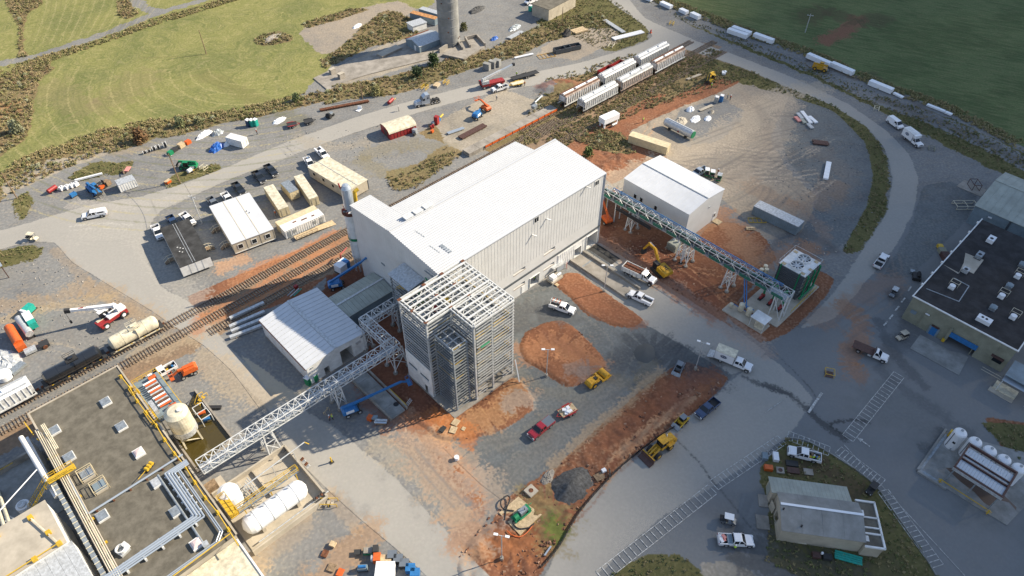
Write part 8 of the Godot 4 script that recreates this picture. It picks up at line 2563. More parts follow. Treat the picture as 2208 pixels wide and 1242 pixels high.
func build_vehicles() -> void:
	M.soil = grainy(Color(0.2,0.08,0.045),1.0,0.0,0.6,0.5)
	M.rust_pale = grainy(Color(0.42,0.33,0.28),0.8,0.0,0.25,0.4)
	M.car_grey = grainy(Color(0.55,0.56,0.56),0.6,0.0,0.2,0.6)
	M.car_white = grainy(Color(0.72,0.73,0.73),0.55,0.0,0.2,0.7)
	var W: Material = M.white_paint
	pickup("white utility pickup with an overhead ladder rack on the grey gravel",W,U(2.28,10.25),U(4.45,15.69),"rack")
	pickup("white service pickup with side lockers at the foot of the truck ramp",W,U(19.15,26.19),U(17.97,19.96),"service")
	pickup("dark blue pickup parked on the road beside the soil strip",M.blue_paint,U(7.31,51.88),U(1.03,51.44))
	pickup("red pickup with a grey bed cover towing a small trailer",M.red_paint,U(-19.89,32.21),U(-26.17,32.24),"cover")
	pickup("white pickup with a black bed driving on the loop road",W,U(67.7,55.68),U(74.57,55.07),"")
	pickup("white pickup loaded with pink sacks beside the pump house",W,U(-17.14,68.68),U(-12.83,73.23),"sacks")
	pickup("white pickup with its bed full of tools on the grass by the walkway",W,U(9.96,72.63),U(7.42,68.02),"junk")
	pickup("white pickup with a bed cap on the wide concrete junction",W,U(-58.06,-91.95),U(-62.7,-93.97),"cap")
	pickup("white pickup parked nose in at the black-roofed trailer's outer side",W,U(-50.99,-78.08),U(-52.05,-71.91))
	pickup("white pickup parked between the black-roofed trailer and the modular office",W,U(-43.77,-77.45),U(-43.65,-71.93))
	pickup("navy pickup tucked behind the end of the black-roofed trailer",M.blue_paint,U(-46.79,-78.46),U(-47.22,-73.52))
	pickup("grey pickup half hidden behind the white modular office roof",M.grey_paint,U(-35.71,-78.71),U(-35.97,-73.54))
	pickup("white pickup half hidden behind the far corner of the modular office",W,U(-31.88,-78.16),U(-32.4,-72.59))
	pickup("black pickup alone behind the modular office beside the road",M.black_paint,U(-27.69,-80.2),U(-28.09,-74.87))
	pickup("black pickup with a chrome nose, first of the pair by the road",M.black_paint,U(-21.06,-81.34),U(-21.48,-75.81))
	pickup("black pickup, second of the pair by the road, nearer the double trailer",M.black_paint,U(-17.05,-81.83),U(-17.42,-76.42))
	pickup("white pickup with a full bed by the corner of the double trailer",W,U(-6.95,-77.33),U(-8.17,-72.26),"junk")
	pickup("white service pickup parked across the far end of the double trailer",W,U(-2.12,-78.89),U(-2.57,-73.85),"service")
	pickup("white pickup towing a yellow flat trailer past the red crane truck",W,U(63.44,-68.37),U(57.52,-69.77))
	pickup("white pickup with an open black bed below the cooler platform",W,U(-67.31,-31.15),U(-72.76,-31.31),"junk")
	pickup("grey pickup with a small red trailer behind the small hall",M.silver_paint,U(71.84,3.52),U(66.81,3.03),"junk")
	van("white cargo van on the verge of the loop road",U(135.5,26.39),U(132.89,32.29))
	van("white van at the corner of the far tan workshop",U(118.98,-110.88),U(113.65,-110.97))
	box_truck("white box truck with a blue oval emblem and its lift gate lowered",U(17.04,44.63),U(19.09,51.92),false)
	box_truck("white box truck with a cab attic and a blue oval emblem on the verge",U(130.33,34.06),U(127.24,40.73),true)
	dump_truck()
	flatbed_truck()
	semi_tractor()
	excavator()
	wheel_loader()
	roller()
	skid_steer("black skid steer digging in the soil strip near a lamp post",U(8.4,41.63),heading(U(9.51,41.17),U(6.03,42.1)),M.grey_paint)
	skid_steer("small black and yellow loader beside the dark blue pickup",U(-1.92,50),heading(U(-0.47,49.71),U(-2.46,49.62)),M.yellow)
	telehandler("green telehandler on the grass strip by the road",U(-30.92,-94.76),U(-35.25,-98.84),M.green,0.2)
	telehandler("yellow telehandler beside the wrapped white bundles",U(148.95,-6.7),U(150.48,-1.67),M.cat_yellow,0.1)
	telehandler("blue telehandler between the grass strip and the cargo trailer",U(-56.81,-105.76),U(-56.19,-100.94),M.blue,0.3)
	telehandler("black and yellow telehandler on the dirt track near the hopper cars",U(119.81,-26.75),U(112.3,-24.3),M.yellow,1.6)
	rough_crane()
	crane_truck()
	boom_lift("blue boom lift with its long boom stretched over the weighbridge",U(-47,3.62),heading(U(-47.02,3.48),U(-35.54,6.83)),M.blue,[V(-1.8,2.0,-0.2),V(4.6,2.6,-0.2),V(10.6,3.2,-0.2),V(11.6,2.6,-0.2)])
	boom_lift("blue boom lift beside the connecting shed, boom raised to the stair tower",U(-29.41,-27.99),heading(U(-29.14,-28.57),U(-22.19,-25.01)),M.blue,[V(-1.6,2.0,0),V(6.0,6.2,0),V(12.0,10.4,0),V(13.2,9.9,0)],false)
	boom_lift("orange boom lift at the corner of the tall hall",U(34.44,-1.02),1.2,M.orange,[V(-1.6,2.0,0),V(2.2,4.8,0),V(3.6,6.4,0)])
	boom_lift("orange boom lift folded up in front of the cooler platform",U(-66.21,-27.64),heading(U(-65.48,-28.11),U(-68.02,-28.5)),M.orange,[V(-1.6,1.9,0),V(1.6,2.1,0),V(2.6,1.5,0)])
	boom_lift("orange boom lift near the ruined loading dock",U(48.48,-62.92),heading(U(49.23,-62.47),U(49.51,-67.61)),M.orange,[V(-1.6,1.9,0),V(2.0,2.8,0),V(3.4,2.4,0)])
	boom_lift("small blue boom lift behind the orange one by the loading dock",U(44.04,-61.44),0.3,M.blue,[V(-1.4,1.8,0),V(1.6,2.0,0)],false)
	flat_trailer("small red rimmed trailer of white bags behind the red pickup",U(-14.5,33.29),U(-18.72,32.48),M.ply,M.red,"bags")
	flat_trailer("yellow flat trailer behind the white pickup by the red crane truck",U(69.51,-66.74),U(64.23,-68.3),M.cream,M.yellow)
	flat_trailer("long black lowboy trailer parked along the access road",U(77.49,-68.38),U(66.89,-70.89),M.chassis,M.chassis)
	flat_trailer("dark equipment trailer by the road opposite the red shed",U(-1.9,-96.62),U(1.55,-95.18),M.chassis,M.red)
	flat_trailer("black utility trailer parked behind the dark equipment trailer",U(2.85,-94.68),U(6.28,-93.64),M.chassis,M.chassis)
	cart("cream roofed golf cart crossing the wide concrete junction",U(-75.06,-94.32),heading(U(-75.61,-96.12),U(-74.39,-94.47)),M.cream,M.cream)
	cart("white roofed golf cart beside the white pickup with sacks",U(-12.76,67.97),heading(U(-12.86,67.2),U(-12.04,68.56)),M.plastic_white,M.grey_paint)
	cart("grey roofed utility cart parked at the olive workshop corner",U(62.68,62.39),heading(U(64.83,62.27),U(61.96,62.49)),M.galv,M.grey_paint)
	cart("tan utility cart on the dark asphalt before the blue door",U(51.03,69.82),heading(U(52.94,70.1),U(50.96,69.34)),M.wall_tan,M.wall_tan)
	cart("black utility cart at the kerb behind the pump house",U(11.13,82.42),heading(U(12.85,82.42),U(10.69,82.42)),M.chassis,M.chassis)
	cart("white roofed green cart nearest the small hall wall",U(70.65,4.83),0.6,M.plastic_white,M.green,"golf_cart","carts behind the small hall")
	cart("white roofed green cart in the middle of the three behind the small hall",U(71.04,6.41),0.6,M.plastic_white,M.green,"golf_cart","carts behind the small hall")
	cart("grey roofed green cart standing apart behind the small hall",U(71.17,8.62),0.4,M.galv,M.green,"golf_cart","carts behind the small hall")
	hopper_car("grey hopper car at the dock end of the outer row, clean sides",U(68.6,-41.3),U(85.2,-41.3),M.car_grey,M.car_white)
	hopper_car("rust streaked hopper car in the middle of the outer row",U(86.6,-41.3),U(103.0,-41.3),M.rust_pale,M.car_grey)
	hopper_car("grey hopper car with a brown top at the road end of the outer row",U(104.4,-41.3),U(121.0,-41.3),M.car_white,M.rust_pale)
	hopper_car("pale hopper car at the dock end of the inner row",U(66.4,-47.2),U(83.2,-47.2),M.car_white,M.rust_pale)
	hopper_car("pale grey hopper car in the middle of the inner row",U(84.8,-47.2),U(101.4,-47.2),M.car_grey,M.car_white)
	hopper_car("silver hopper car at the road end of the inner row",U(103.2,-47.2),U(119.6,-47.2),M.galv,M.car_white)
	hopper_car("white ribbed hopper car beside the plant roof",U(-106.0,-43.6),U(-90.4,-43.6),M.car_white,M.plastic_white)
	tank_car("black tank car between the white hopper and the cream tank car",U(-88.4,-43.6),U(-77.0,-43.6),M.black_paint)
	tank_car("cream tank car at the crossing, end of the plant siding",U(-75.2,-43.6),U(-64.8,-43.6),M.cream)

# ---------------------------------------------------------------- loose things in the yards
func kit(called: String,label: String,category: String,at: Vector2,turn: float,parts: Array,group := "") -> Node3D:
	# parts: [shape, name, x, y, z, sx, sy, sz, material]; b box, c upright cylinder, x / z lying cylinder, d dome
	var t := thing(called,label,category,v3(at,0.05),turn,group)
	for p in parts:
		var c := V(p[2],p[3],p[4])
		var s := V(p[5],p[6],p[7])
		var m: Material = M[p[8]]
		match p[0]:
			"b":
				blk(t,p[1],c,s,m,p[9] if p.size() > 9 else 0.0)
			"c":
				rod(t,p[1],c - V(0,s.y*0.5,0),c+V(0,s.y*0.5,0),s.x*0.5,m)
			"x":
				rod(t,p[1],c - V(s.x*0.5,0,0),c+V(s.x*0.5,0,0),s.y*0.5,m)
			"z":
				rod(t,p[1],c - V(0,0,s.z*0.5),c+V(0,0,s.z*0.5),s.y*0.5,m)
	return t

func long_item(called: String,label: String,category: String,a: Vector2,b: Vector2,w: float,h: float,m: Material,pieces := 1,y := 0.15,group := "") -> Node3D:
	# one or several long pieces side by side from a to b on two bearers
	var t := thing(called,label,category,v3((a+b)*0.5,y),heading(a,b),group)
	var l := a.distance_to(b)
	for k in pieces:
		blk(t,"piece" if pieces > 1 else "wrapped_load" if m == M.wrap else "length",V(rng.randf_range(-0.2,0.2) if pieces > 1 else 0.0,0.1+h*0.5,(k - (pieces - 1)*0.5)*w / pieces),V(l,h,w / pieces*0.86),m)
	for x in [-0.35,0.35]:
		blk(t,"bearer",V(l*x,0.05,0),V(0.15,0.1,w+0.2),M.wood)
	if m == M.wrap:
		for k in int(l / 1.6):
			blk(t,"strap",V(-l*0.5+0.8+k*1.6,0.11+h*0.5,0),V(0.08,h+0.03,w*0.9),M.plastic_white)
	return t

func heap(called: String,label: String,category: String,at: Vector2,turn: float,sx: float,sz: float,h: float,m: Material,seed_: int,group := "") -> MeshInstance3D:
	# a crumpled cover or a loose pile: a lumpy dome
	var n := FastNoiseLite.new()
	n.seed = seed_
	n.frequency = 0.9
	var st := SurfaceTool.new()
	st.begin(Mesh.PRIMITIVE_TRIANGLES)
	st.set_smooth_group(-1)
	var f := func(i: int,j: int) -> Vector3:
		var a := TAU*i / 22.0
		var r := j / 7.0
		var d := U(cos(a),sin(a))*r
		var e := 1.0+0.3*n.get_noise_2d(d.x*4.0,d.y*4.0)
		var y := h*(1.0 - pow(r,2.4))*(1.0+0.6*n.get_noise_2d(d.x*6.0+20.0,d.y*6.0))+(0.18*n.get_noise_2d(a*3.0,r*3.0) if r < 0.95 else 0.0)
		return Vector3(d.x*sx*0.5*e,maxf(y,0.0),d.y*sz*0.5*e)
	for j in 7:
		for i in 22:
			quad(st,f.call(i,j),f.call(i,j+1),f.call((i+1) % 22,j+1),f.call((i+1) % 22,j))
	var o := put(self,called,done(st),m)
	o.position = v3(at,0.03)
	o.rotation.y = turn
	tag(o,label,category,group)
	return o

func lamp_post(label: String,at: Vector2,h: float,turn: float) -> void:
	var t := thing("lamp_post",label,"lamp post",v3(at),turn)
	rod(t,"base",V(0,0,0),V(0,0.8,0),0.32,M.concrete)
	rod(t,"pole",V(0,0.8,0),V(0,h,0),0.09,M.galv)
	for s in [-1,1]:
		bar(t,"arm",V(0,h - 0.05,0),V(0,h+0.1,s*0.8),0.07,0.07,M.galv)
		blk(t,"lamp_head",V(0,h+0.12,s*0.95),V(0.4,0.14,0.7),M.plastic_white)

func wood_pole(label: String,at: Vector2,h: float,arm: bool,m: Material) -> void:
	var t := thing("utility_pole",label,"pole",v3(at),0.5)
	put(t,"pole",lathe_mesh([0.17,0,0.11,h,0,h],10),m)
	if arm:
		blk(t,"cross_arm",V(0,h - 0.6,0),V(0.12,0.14,2.2),m)
		for s in [-0.9,0.0,0.9]:
			rod(t,"insulator",V(0,h - 0.52,s),V(0,h - 0.3,s),0.06,M.plastic_white)

func rack(label: String,at: Vector2,turn: float,l: float,w: float,h: float,m: Material,bays := 2) -> void:
	# an open welded frame of bars
	var t := thing("steel_rack",label,"rack",v3(at,0.1),turn)
	for s in [-0.5,0.5]:
		for y in ([0.06,h] if h > 0.3 else [0.06]):
			bar(t,"long_bar",V(-l*0.5,y,s*w),V(l*0.5,y,s*w),0.12,0.12,m)
		for k in bays+1:
			var x := lerpf(-l*0.5,l*0.5,float(k) / bays)
			if h > 0.3:
				bar(t,"upright",V(x,0,s*w),V(x,h,s*w),0.1,0.1,m)
	for k in bays+1:
		var x := lerpf(-l*0.5,l*0.5,float(k) / bays)
		bar(t,"cross_bar",V(x,h if h > 0.3 else 0.08,-w*0.5),V(x,h if h > 0.3 else 0.08,w*0.5),0.1,0.1,m)

func toilet(label: String,at: Vector2,m: Material,group: String) -> void:
	kit("portable_toilet",label,"portable toilet",at,0.3,[["b","cabin",0,1.05,0,1.1,2.1,1.1,m_key(m)],["b","roof",0,2.2,0,1.2,0.16,1.2,"plastic_white"],["b","door",0,1.05,0.57,0.7,1.8,0.05,m_key(m)],["c","vent_pipe",-0.4,2.3,-0.4,0.12,0.5,0.12,"dark"]],group)

func m_key(m: Material) -> String:
	for k in M:
		if M[k] == m:
			return k
	return "white"

func hose(t: Node3D,called: String,p: PackedVector2Array,r: float,y: float,m: Material) -> void:
	var st := SurfaceTool.new()
	st.begin(Mesh.PRIMITIVE_TRIANGLES)
	var q := smooth_line(p,6)
	for i in q.size() - 1:
		st_rod(st,v3(q[i],y) - t.position,v3(q[i+1],y) - t.position,r,7)
	put(t,called,done(st),m)

func build_clutter() -> void:
	# wrapped white bundles along the field path
	var labels := ["small wrapped white bundle at the start of the field path","long wrapped white bundle before the first short ones on the field path","short wrapped white bundle between the long one and its twin on the field path","short wrapped white bundle after its twin on the field path","wrapped white bundle, outer of the side by side pair","wrapped white bundle, inner of the side by side pair","long wrapped white bundle next to the side by side pair","wrapped white bundle behind the yellow telehandler","wrapped white bundle just past the yellow telehandler","torn wrapped bundle with an open frame on the field path","low pale crate at the end of the torn wrapped bundle","long low white beam bundle alone at the field edge","short white beam at the end of the long low bundle"]
	var ab := [[U(152.61,-82.05),U(152.6,-78.99)],[U(153.18,-74.81),U(152.62,-69.37)],[U(153.41,-65.71),U(152.97,-62.07)],[U(153.12,-60.21),U(152.6,-56.16)],[U(151.51,-42.46),U(152.07,-34.63)],[U(154.32,-42.51),U(154.59,-34.87)],[U(155.26,-33.72),U(155.44,-25.89)],[U(155.14,-11.99),U(154.27,-3.03)],[U(155.25,-3.03),U(154.58,5.33)],[U(152.88,11.96),U(152.51,19.95)],[U(152.66,20.5),U(151.98,23.92)],[U(153.38,31.17),U(153.24,36.82)],[U(153.06,37.04),U(152.88,39.13)]]
	for k in ab.size():
		var low: bool = k == 10 or k > 10
		long_item("wrapped_bundle",labels[k],"bundle",ab[k][0],ab[k][1],1.3 if low else 2.2,0.5 if low else 1.5 if k > 2 else 1.2,M.wrap,1,0.1,"wrapped bundles on the field path")
	# white beams on the gravel by the warehouse
	labels = ["white box beam nearest the track crossing","white box beam second from the track","white box beam third from the track","white box beam nearest the warehouse wall"]
	ab = [[U(-52.58,-35.73),U(-44.63,-34.92)],[U(-53.86,-33.5),U(-45.88,-32.32)],[U(-54.22,-31.98),U(-46.52,-30.39)],[U(-55.29,-30.58),U(-47.23,-28.75)]]
	for k in 4:
		long_item("steel_beam",labels[k],"beam",ab[k][0],ab[k][1],0.9,0.6,M.galv,1,0.1,"white beams by the warehouse")
	long_item("beam_stack","long white steel beams laid on the grass at the road fork","beams",U(115.6,-67.57),U(128.35,-64.02),2.4,0.3,M.plastic_white,3)
	long_item("beam_stack","crossed white beams and pipes at the edge of the weeds","beams",U(125.42,-80.32),U(122.57,-68.34),1.8,0.3,M.galv,4)
	long_item("beam_stack","white beams near the orange flat frame","beams",U(79.18,-81.43),U(86.12,-79.22),0.9,0.3,M.plastic_white,2)
	long_item("beam_stack","pale pipes near the blue tarp in the far lot","pipes",U(88,-93.79),U(95.45,-94.64),2.0,0.3,M.galv,4)
	long_item("beam_stack","brown rusted beams lying in the weeds by the dock","beams",U(32.2,-56.05),U(42.33,-56.36),2.0,0.4,M.brown,4)
	long_item("timber_stack","stack of tan timber on the gravel below the workshop","timber",U(108.73,-81.23),U(114.44,-80.16),3.4,0.5,M.ply,3)
	long_item("pipe_stack","teal plastic pipes along the pump house wall","pipes",U(-4.72,83.69),U(-2.56,87.5),1.6,0.16,M.teal,4)
	long_item("pipe_stack","pale blue pipes on the plank bed by the loading dock","pipes",U(31.1,-60.53),U(36.67,-59.53),1.2,0.25,M.silver_paint,3)
	long_item("rail_timber","rusty pipes and timbers along the weed edge","pipes",U(10.54,-97.94),U(24.93,-92.18),1.2,0.4,M.rust,4)
	long_item("white_duct","white duct lengths on the grass by the cargo trailer","duct",U(-58.47,-112.08),U(-51.77,-110.23),0.6,0.45,M.plastic_white,1)
	long_item("plank_walk","pale plank laid beside the portable toilets","plank",U(97.42,-16.59),U(103.25,-15.75),1.2,0.12,M.concrete_pale,1)
	long_item("plank_walk","pale timbers lying on the grass near the hopper cars","planks",U(110.81,-31.21),U(117.03,-30.19),1.0,0.2,M.concrete_pale,3)
	long_item("blue_pipe","pale blue pipe at the end of the soil strip","pipe",U(-40.41,50.2),U(-38.46,49.83),0.3,0.25,M.silver_paint,1)
	# panel stacks on the loop yard
	labels = ["pale panel stack, outermost of the cluster on the loop yard","long pale panel stack in the middle of the cluster","green edged panel stack in the cluster","white panel stack on the road side of the cluster","narrow panel stack trailing off the cluster","pink wrapped panel stack in the cluster"]
	ab = [[U(118.51,5.43),U(116.61,8.13)],[U(120.47,5.76),U(116.17,11.39)],[U(116.4,7.94),U(114.91,10.21)],[U(119.43,8.92),U(117.67,12.43)],[U(115.2,10.84),U(113.84,13.17)],[U(116,6.08),U(114.62,8.48)]]
	for k in 6:
		long_item("panel_stack",labels[k],"panels",ab[k][0],ab[k][1],1.3,0.4,[M.galv,M.plastic_white,M.roof_green,M.wrap,M.galv,M.pink][k],1,0.05,"panel stacks on the loop yard")
	long_item("pallet_row","row of wrapped grey blocks like a ladder on the loop yard","pallets",U(100.71,25.64),U(92.61,29.05),1.6,0.5,M.wrap,1)
	long_item("board_stack","dark boards and pipes laid side by side on the loop yard","boards",U(107.22,17.04),U(109.74,20.75),2.2,0.3,M.brown,5)
	# heaps
	heap("blue_tarp","crumpled bright blue tarp heap beside the small white trailer","tarp",U(-22.6,-100.75),0.4,5.5,3.2,1.5,M.tarp,1)
	heap("white_tarp","torn white sheeting between the blue tarp and the trailer","tarp",U(-19.51,-100.5),0.4,3.0,1.8,0.8,M.wrap,2)
	heap("scrap_heap","white and grey scrap heap at the weed edge near the reels","scrap",U(-22.15,-109.77),0.3,6.0,2.0,1.0,M.plastic_white,3)
	heap("scrap_heap","dark grey scrap heap beside the white scrap by the weeds","scrap",U(-18.76,-107.97),0.3,4.0,2.4,1.2,M.galv_dark,4)
	heap("white_tarp","white tarp pile nearest the silver tank trailer","tarp",U(88.04,-17.16),0.2,5.5,4.0,0.8,M.concrete_pale,5,"tarp piles in the loop yard")
	heap("white_tarp","white plastic pile with dark pipes near the plank","tarp",U(95.97,-19.09),0.2,3.4,2.4,1.0,M.wrap,6,"tarp piles in the loop yard")
	heap("white_tarp","flat white tarp spread beside the plank","tarp",U(92.71,-14.62),0.2,5.0,2.6,0.4,M.plastic_white,7,"tarp piles in the loop yard")
	heap("white_tarp","small cream pile below the plank","tarp",U(99.74,-13.66),0.2,2.2,1.6,0.6,M.concrete_pale,8,"tarp piles in the loop yard")
	heap("white_tarp","loose white pile with black hoses apart from the others","tarp",U(95.68,-12.21),0.2,3.4,2.0,0.6,M.wrap,9,"tarp piles in the loop yard")
	heap("blue_tarp","small blue tarp on the far gravel lot","tarp",U(84.42,-97.63),0.2,4.0,2.0,0.8,M.tarp,10)
	heap("scrap_heap","dark scrap heap behind the concrete silo","scrap",U(96.23,-120.57),0.2,9.0,4.0,1.0,M.stone_dark,11)
	heap("scrap_heap","grey pipe scrap on the dark pad by the tan workshop","scrap",U(96.27,-99.21),0.2,7.0,3.0,0.8,M.galv_dark,12)
	heap("scrap_heap","silver sheet bundle near the dark trailers","scrap",U(-1.69,-101.59),0.2,5.0,2.4,0.7,M.wrap,13)
	heap("scrap_heap","white blocks left in the field by the weeds","scrap",U(53.87,-140.28),0.3,5.0,2.0,0.6,M.plastic_white,14)
	heap("rubble_heap","tan rubble mound with teal pipe stubs in the mown field","mound",U(25.91,-153.15),0.3,8.0,4.0,0.7,M.concrete,15)
	heap("scrap_heap","pale scrap heap at the left end of the siding gravel","scrap",U(-92.84,-57.41),0.3,6.0,9.0,1.0,M.galv,16)
	heap("black_drum","big black crumpled liner below the weeds","liner",U(106.25,-81.96),0.3,5.0,3.0,1.8,M.tarpaper,17)
	heap("rubble_heap","small mound of pale stones beside the grey gravel pile","stones",U(-29.66,40.38),0.3,4.5,2.0,0.35,M.concrete,18)
	# containers, boxes, machines
	var gd := "galv_dark"
	for q in [[U(95.08,-73.76),"dark green open dumpster nearest the orange frame","trim_dark"],[U(98.92,-72.61),"dark green open dumpster beside its twin","trim_dark"],[U(94.56,-52.94),"dark red open dumpster in front of its twin by the hopper cars","red"],[U(100.09,-52.7),"dark red open dumpster behind its twin by the hopper cars","red"]]:
		kit("dumpster",q[1],"dumpster",q[0],0.0 if q[2] == "red" else -0.35,[["b","floor",0,0.2,0,6.2,0.2,2.3,q[2]],["b","side",0,0.9,1.15,6.2,1.5,0.12,q[2]],["b","side",0,0.9,-1.15,6.2,1.5,0.12,q[2]],["b","end",3.1,0.9,0,0.12,1.5,2.3,q[2]],["b","end",-3.1,0.9,0,0.12,1.5,2.3,q[2]],["b","scrap",0.6,0.6,0.2,3.4,0.6,1.4,"brown"]])
	for q in [[U(-9.85,-105.27),"navy portable toilet in the row of three by the weeds",M.blue_paint],[U(-9.03,-104.5),"teal portable toilet in the middle of the row of three",M.teal],[U(-8.08,-103.97),"teal portable toilet at the end of the row of three",M.teal],[U(105.45,-16.04),"grey portable toilet on the loop yard",M.galv_dark],[U(107.38,-15.42),"blue portable toilet beside the grey one on the loop yard",M.blue],[U(-49.48,-8.32),"white topped green toilet at the warehouse corner, nearer the road",M.green],[U(-48,-8.23),"white topped green toilet at the warehouse corner, nearer the door",M.green],[U(110.87,-105.81),"green portable toilet at the tan workshop",M.teal]]:
		toilet(q[1],q[0],q[2],"portable toilets")
	var rl := ["small cable reel at the end of the reel row","small cable reel second in the row","pale rimmed cable reel in the middle of the row","cable reel next to the largest","largest cable reel in the row, with a white face"]
	var rp := [U(-38.89,-112.45),U(-37.71,-112.32),U(-36.24,-112.23),U(-35.05,-112.1),U(-33.16,-111.65)]
	for k in 5:
		var r := 0.9 if k < 2 else 1.3 if k < 4 else 1.7
		kit("cable_reel",rl[k],"reel",rp[k],heading(rp[0],rp[4]),[["x","drum",0,r*0.5,0,0.7,r*0.62,0,"dark"],["x","flange",-0.42,r*0.5,0,0.12,r,0,"white"],["x","flange",0.42,r*0.5,0,0.12,r,0,"white"]],"cable reels by the weeds")
	for k in 4:
		kit("tote_box",["white tote next to the red tank","white tote second from the red tank","white tote third from the red tank","white tote at the white duct"][k],"tote",[U(-62.41,-110.59),U(-61.1,-110.21),U(-59.96,-110),U(-58.9,-109.87)][k],0.35,[["b","tank",0,0.6,0,1.1,1.0,1.0,"plastic_white"],["b","pallet",0,0.06,0,1.2,0.12,1.1,"wood"],["c","cap",0,1.15,0,0.3,0.1,0.3,"dark"]],"totes on the grass strip")
	kit("fuel_tank","dark red lying fuel tank at the end of the totes","tank",U(-64.45,-111.66),0.4,[["x","shell",0,0.8,0,2.6,1.2,0,"red"],["b","saddle",-0.8,0.2,0,0.2,0.4,1.0,"chassis"],["b","saddle",0.8,0.2,0,0.2,0.4,1.0,"chassis"]])
	kit("fuel_tank","red lying tank with a yellow hose by the semi tractor","tank",U(29.75,-86.88),0.4,[["x","shell",0,0.7,0,2.6,1.1,0,"red"],["b","saddle",0,0.2,0,1.6,0.3,0.8,"chassis"],["x","hose",2.0,0.3,0.2,1.4,0.2,0,"yellow"]])
	kit("forklift","orange and black forklift beside the blue telehandler","forklift",U(-54.27,-103.79),0.4,[["b","body",-0.3,0.7,0,1.6,0.7,1.1,"orange"],["b","counterweight",-1.0,0.8,0,0.5,0.8,1.1,"chassis"],["b","roof",-0.2,2.0,0,1.2,0.1,1.1,"chassis"],["b","mast",0.8,1.2,0,0.14,2.2,0.9,"chassis"],["b","wood_load",1.8,0.8,0,1.4,1.2,1.6,"wood"],["z","wheel",0.5,0.35,0,0,0.7,1.2,"rubber"],["z","wheel",-0.9,0.3,0,0,0.6,1.1,"rubber"]])
	kit("generator","small blue generator on the grass below the blue telehandler","generator",U(-61.2,-105.51),0.3,[["b","case",0,0.7,0,1.6,0.9,0.9,"blue"],["b","skid",0,0.15,0,1.8,0.2,1.0,"chassis"],["c","stack",0.5,1.3,0,0.12,0.4,0,"dark"]])
	kit("cement_mixer","black and yellow tow mixer with a white drum by the green telehandler","mixer",U(-33.33,-94.71),0.3,[["b","frame",0,0.5,0,2.2,0.2,1.0,"yellow"],["x","drum",-0.6,1.0,0.3,1.2,1.1,0,"plastic_white"],["b","hood",0.7,1.0,0,1.1,0.7,0.9,"galv_dark"],["z","wheel",0,0.35,0,0,0.7,1.4,"rubber"]])
	kit("flagged_box","small orange crate on the grass by the utility pole","crate",U(-40.3,-94.13),0.3,[["b","crate",0,0.4,0,1.6,0.8,0.9,"orange"],["b","lid",0,0.83,0,1.7,0.06,1.0,"ply"]])
	kit("lumber_scraps","broken pink tinted pallets on the grass by the cargo trailer","pallets",U(-46.48,-107.37),0.4,[["b","pallet",0,0.3,0,2.4,0.2,1.4,"brown"],["b","pallet",0.5,0.6,0.3,2.2,0.2,1.2,"pink",0.4],["b","board",-1.0,0.8,0.5,2.4,0.08,0.3,"wood",0.9]])
	kit("tan_crates","tan and orange crates beside the large cable reel","crates",U(-29.72,-108.43),0.3,[["b","crate",0,0.6,0,1.8,1.2,1.4,"ply"],["b","crate",2.2,0.5,0.3,1.6,1.0,1.2,"orange"],["b","crate",-2.4,0.4,-0.2,1.6,0.8,1.4,"chassis"],["b","crate",-4.2,0.5,0.2,1.4,1.0,1.2,"green"]])
	# silver tank trailer and wrapped machine in the loop yard
	kit("silver_tank","large silver tank on a cradle with green ends behind the yellow container","tank",U(82.4,-13.48),heading(U(82.78,-19.18),U(82.66,-8.73)),[["x","shell",0,1.7,0,10.0,2.5,0,"galv"],["x","end_cap",5.05,1.7,0,0.3,2.2,0,"green"],["x","end_cap",-5.05,1.7,0,0.3,2.2,0,"galv_dark"],["b","cradle",-3,0.4,0,0.5,0.8,2.4,"chassis"],["b","cradle",3,0.4,0,0.5,0.8,2.4,"chassis"],["b","red_valve",0.5,1.2,1.25,0.4,0.4,0.2,"red"],["x","top_pipe",0,3.0,0,9.0,0.2,0,"plastic_white"]])
	kit("wrapped_machine","white wrapped box machine on stands by the track embankment","machine",U(70.72,-31.2),heading(U(67.05,-32.12),U(75.89,-31.11)),[["b","cover",0,2.3,0,6.2,1.8,2.6,"wrap"],["b","leg",-2.6,0.7,0.9,0.5,1.4,0.4,"plastic_white"],["b","leg",2.6,0.7,0.9,0.5,1.4,0.4,"plastic_white"],["b","leg",-2.6,0.7,-0.9,0.5,1.4,0.4,"plastic_white"],["b","leg",2.6,0.7,-0.9,0.5,1.4,0.4,"plastic_white"],["x","drum",0.6,0.6,1.8,1.8,0.8,0,"galv"]])
	# left edge
	kit("orange_tank_unit","long orange lying tank with an orange pump at its end","tank",U(-88.84,-61.58),heading(U(-89.29,-66.26),U(-89.26,-56.63)),[["x","shell",-0.4,1.4,0,6.4,1.9,0,"orange"],["b","pump",3.4,1.0,0,1.4,1.4,1.8,"orange"],["b","skid",0,0.25,0,8.0,0.3,1.6,"chassis"]])
	kit("silver_tank_unit","silver lying tank with a red stripe beside the teal topped trailer","tank",U(-86.36,-63.48),heading(U(-86.38,-67.68),U(-86.09,-58.98)),[["x","shell",0,1.3,0,6.6,1.6,0,"galv"],["b","red_stripe",0,1.2,-0.82,6.2,0.2,0.06,"red"],["b","skid",0,0.2,0,6.8,0.3,1.4,"chassis"]])
	kit("teal_trailer","white and teal roofed equipment trailer by the silver tank","trailer",U(-84.77,-64.24),heading(U(-85.02,-68.33),U(-85.1,-59.69)),[["b","body",0,1.4,0,4.6,1.6,1.5,"teal"],["b","roof",-0.7,2.25,0,3.2,0.12,1.6,"plastic_white"],["z","wheel",-0.5,0.4,0,0,0.8,1.7,"rubber"]])
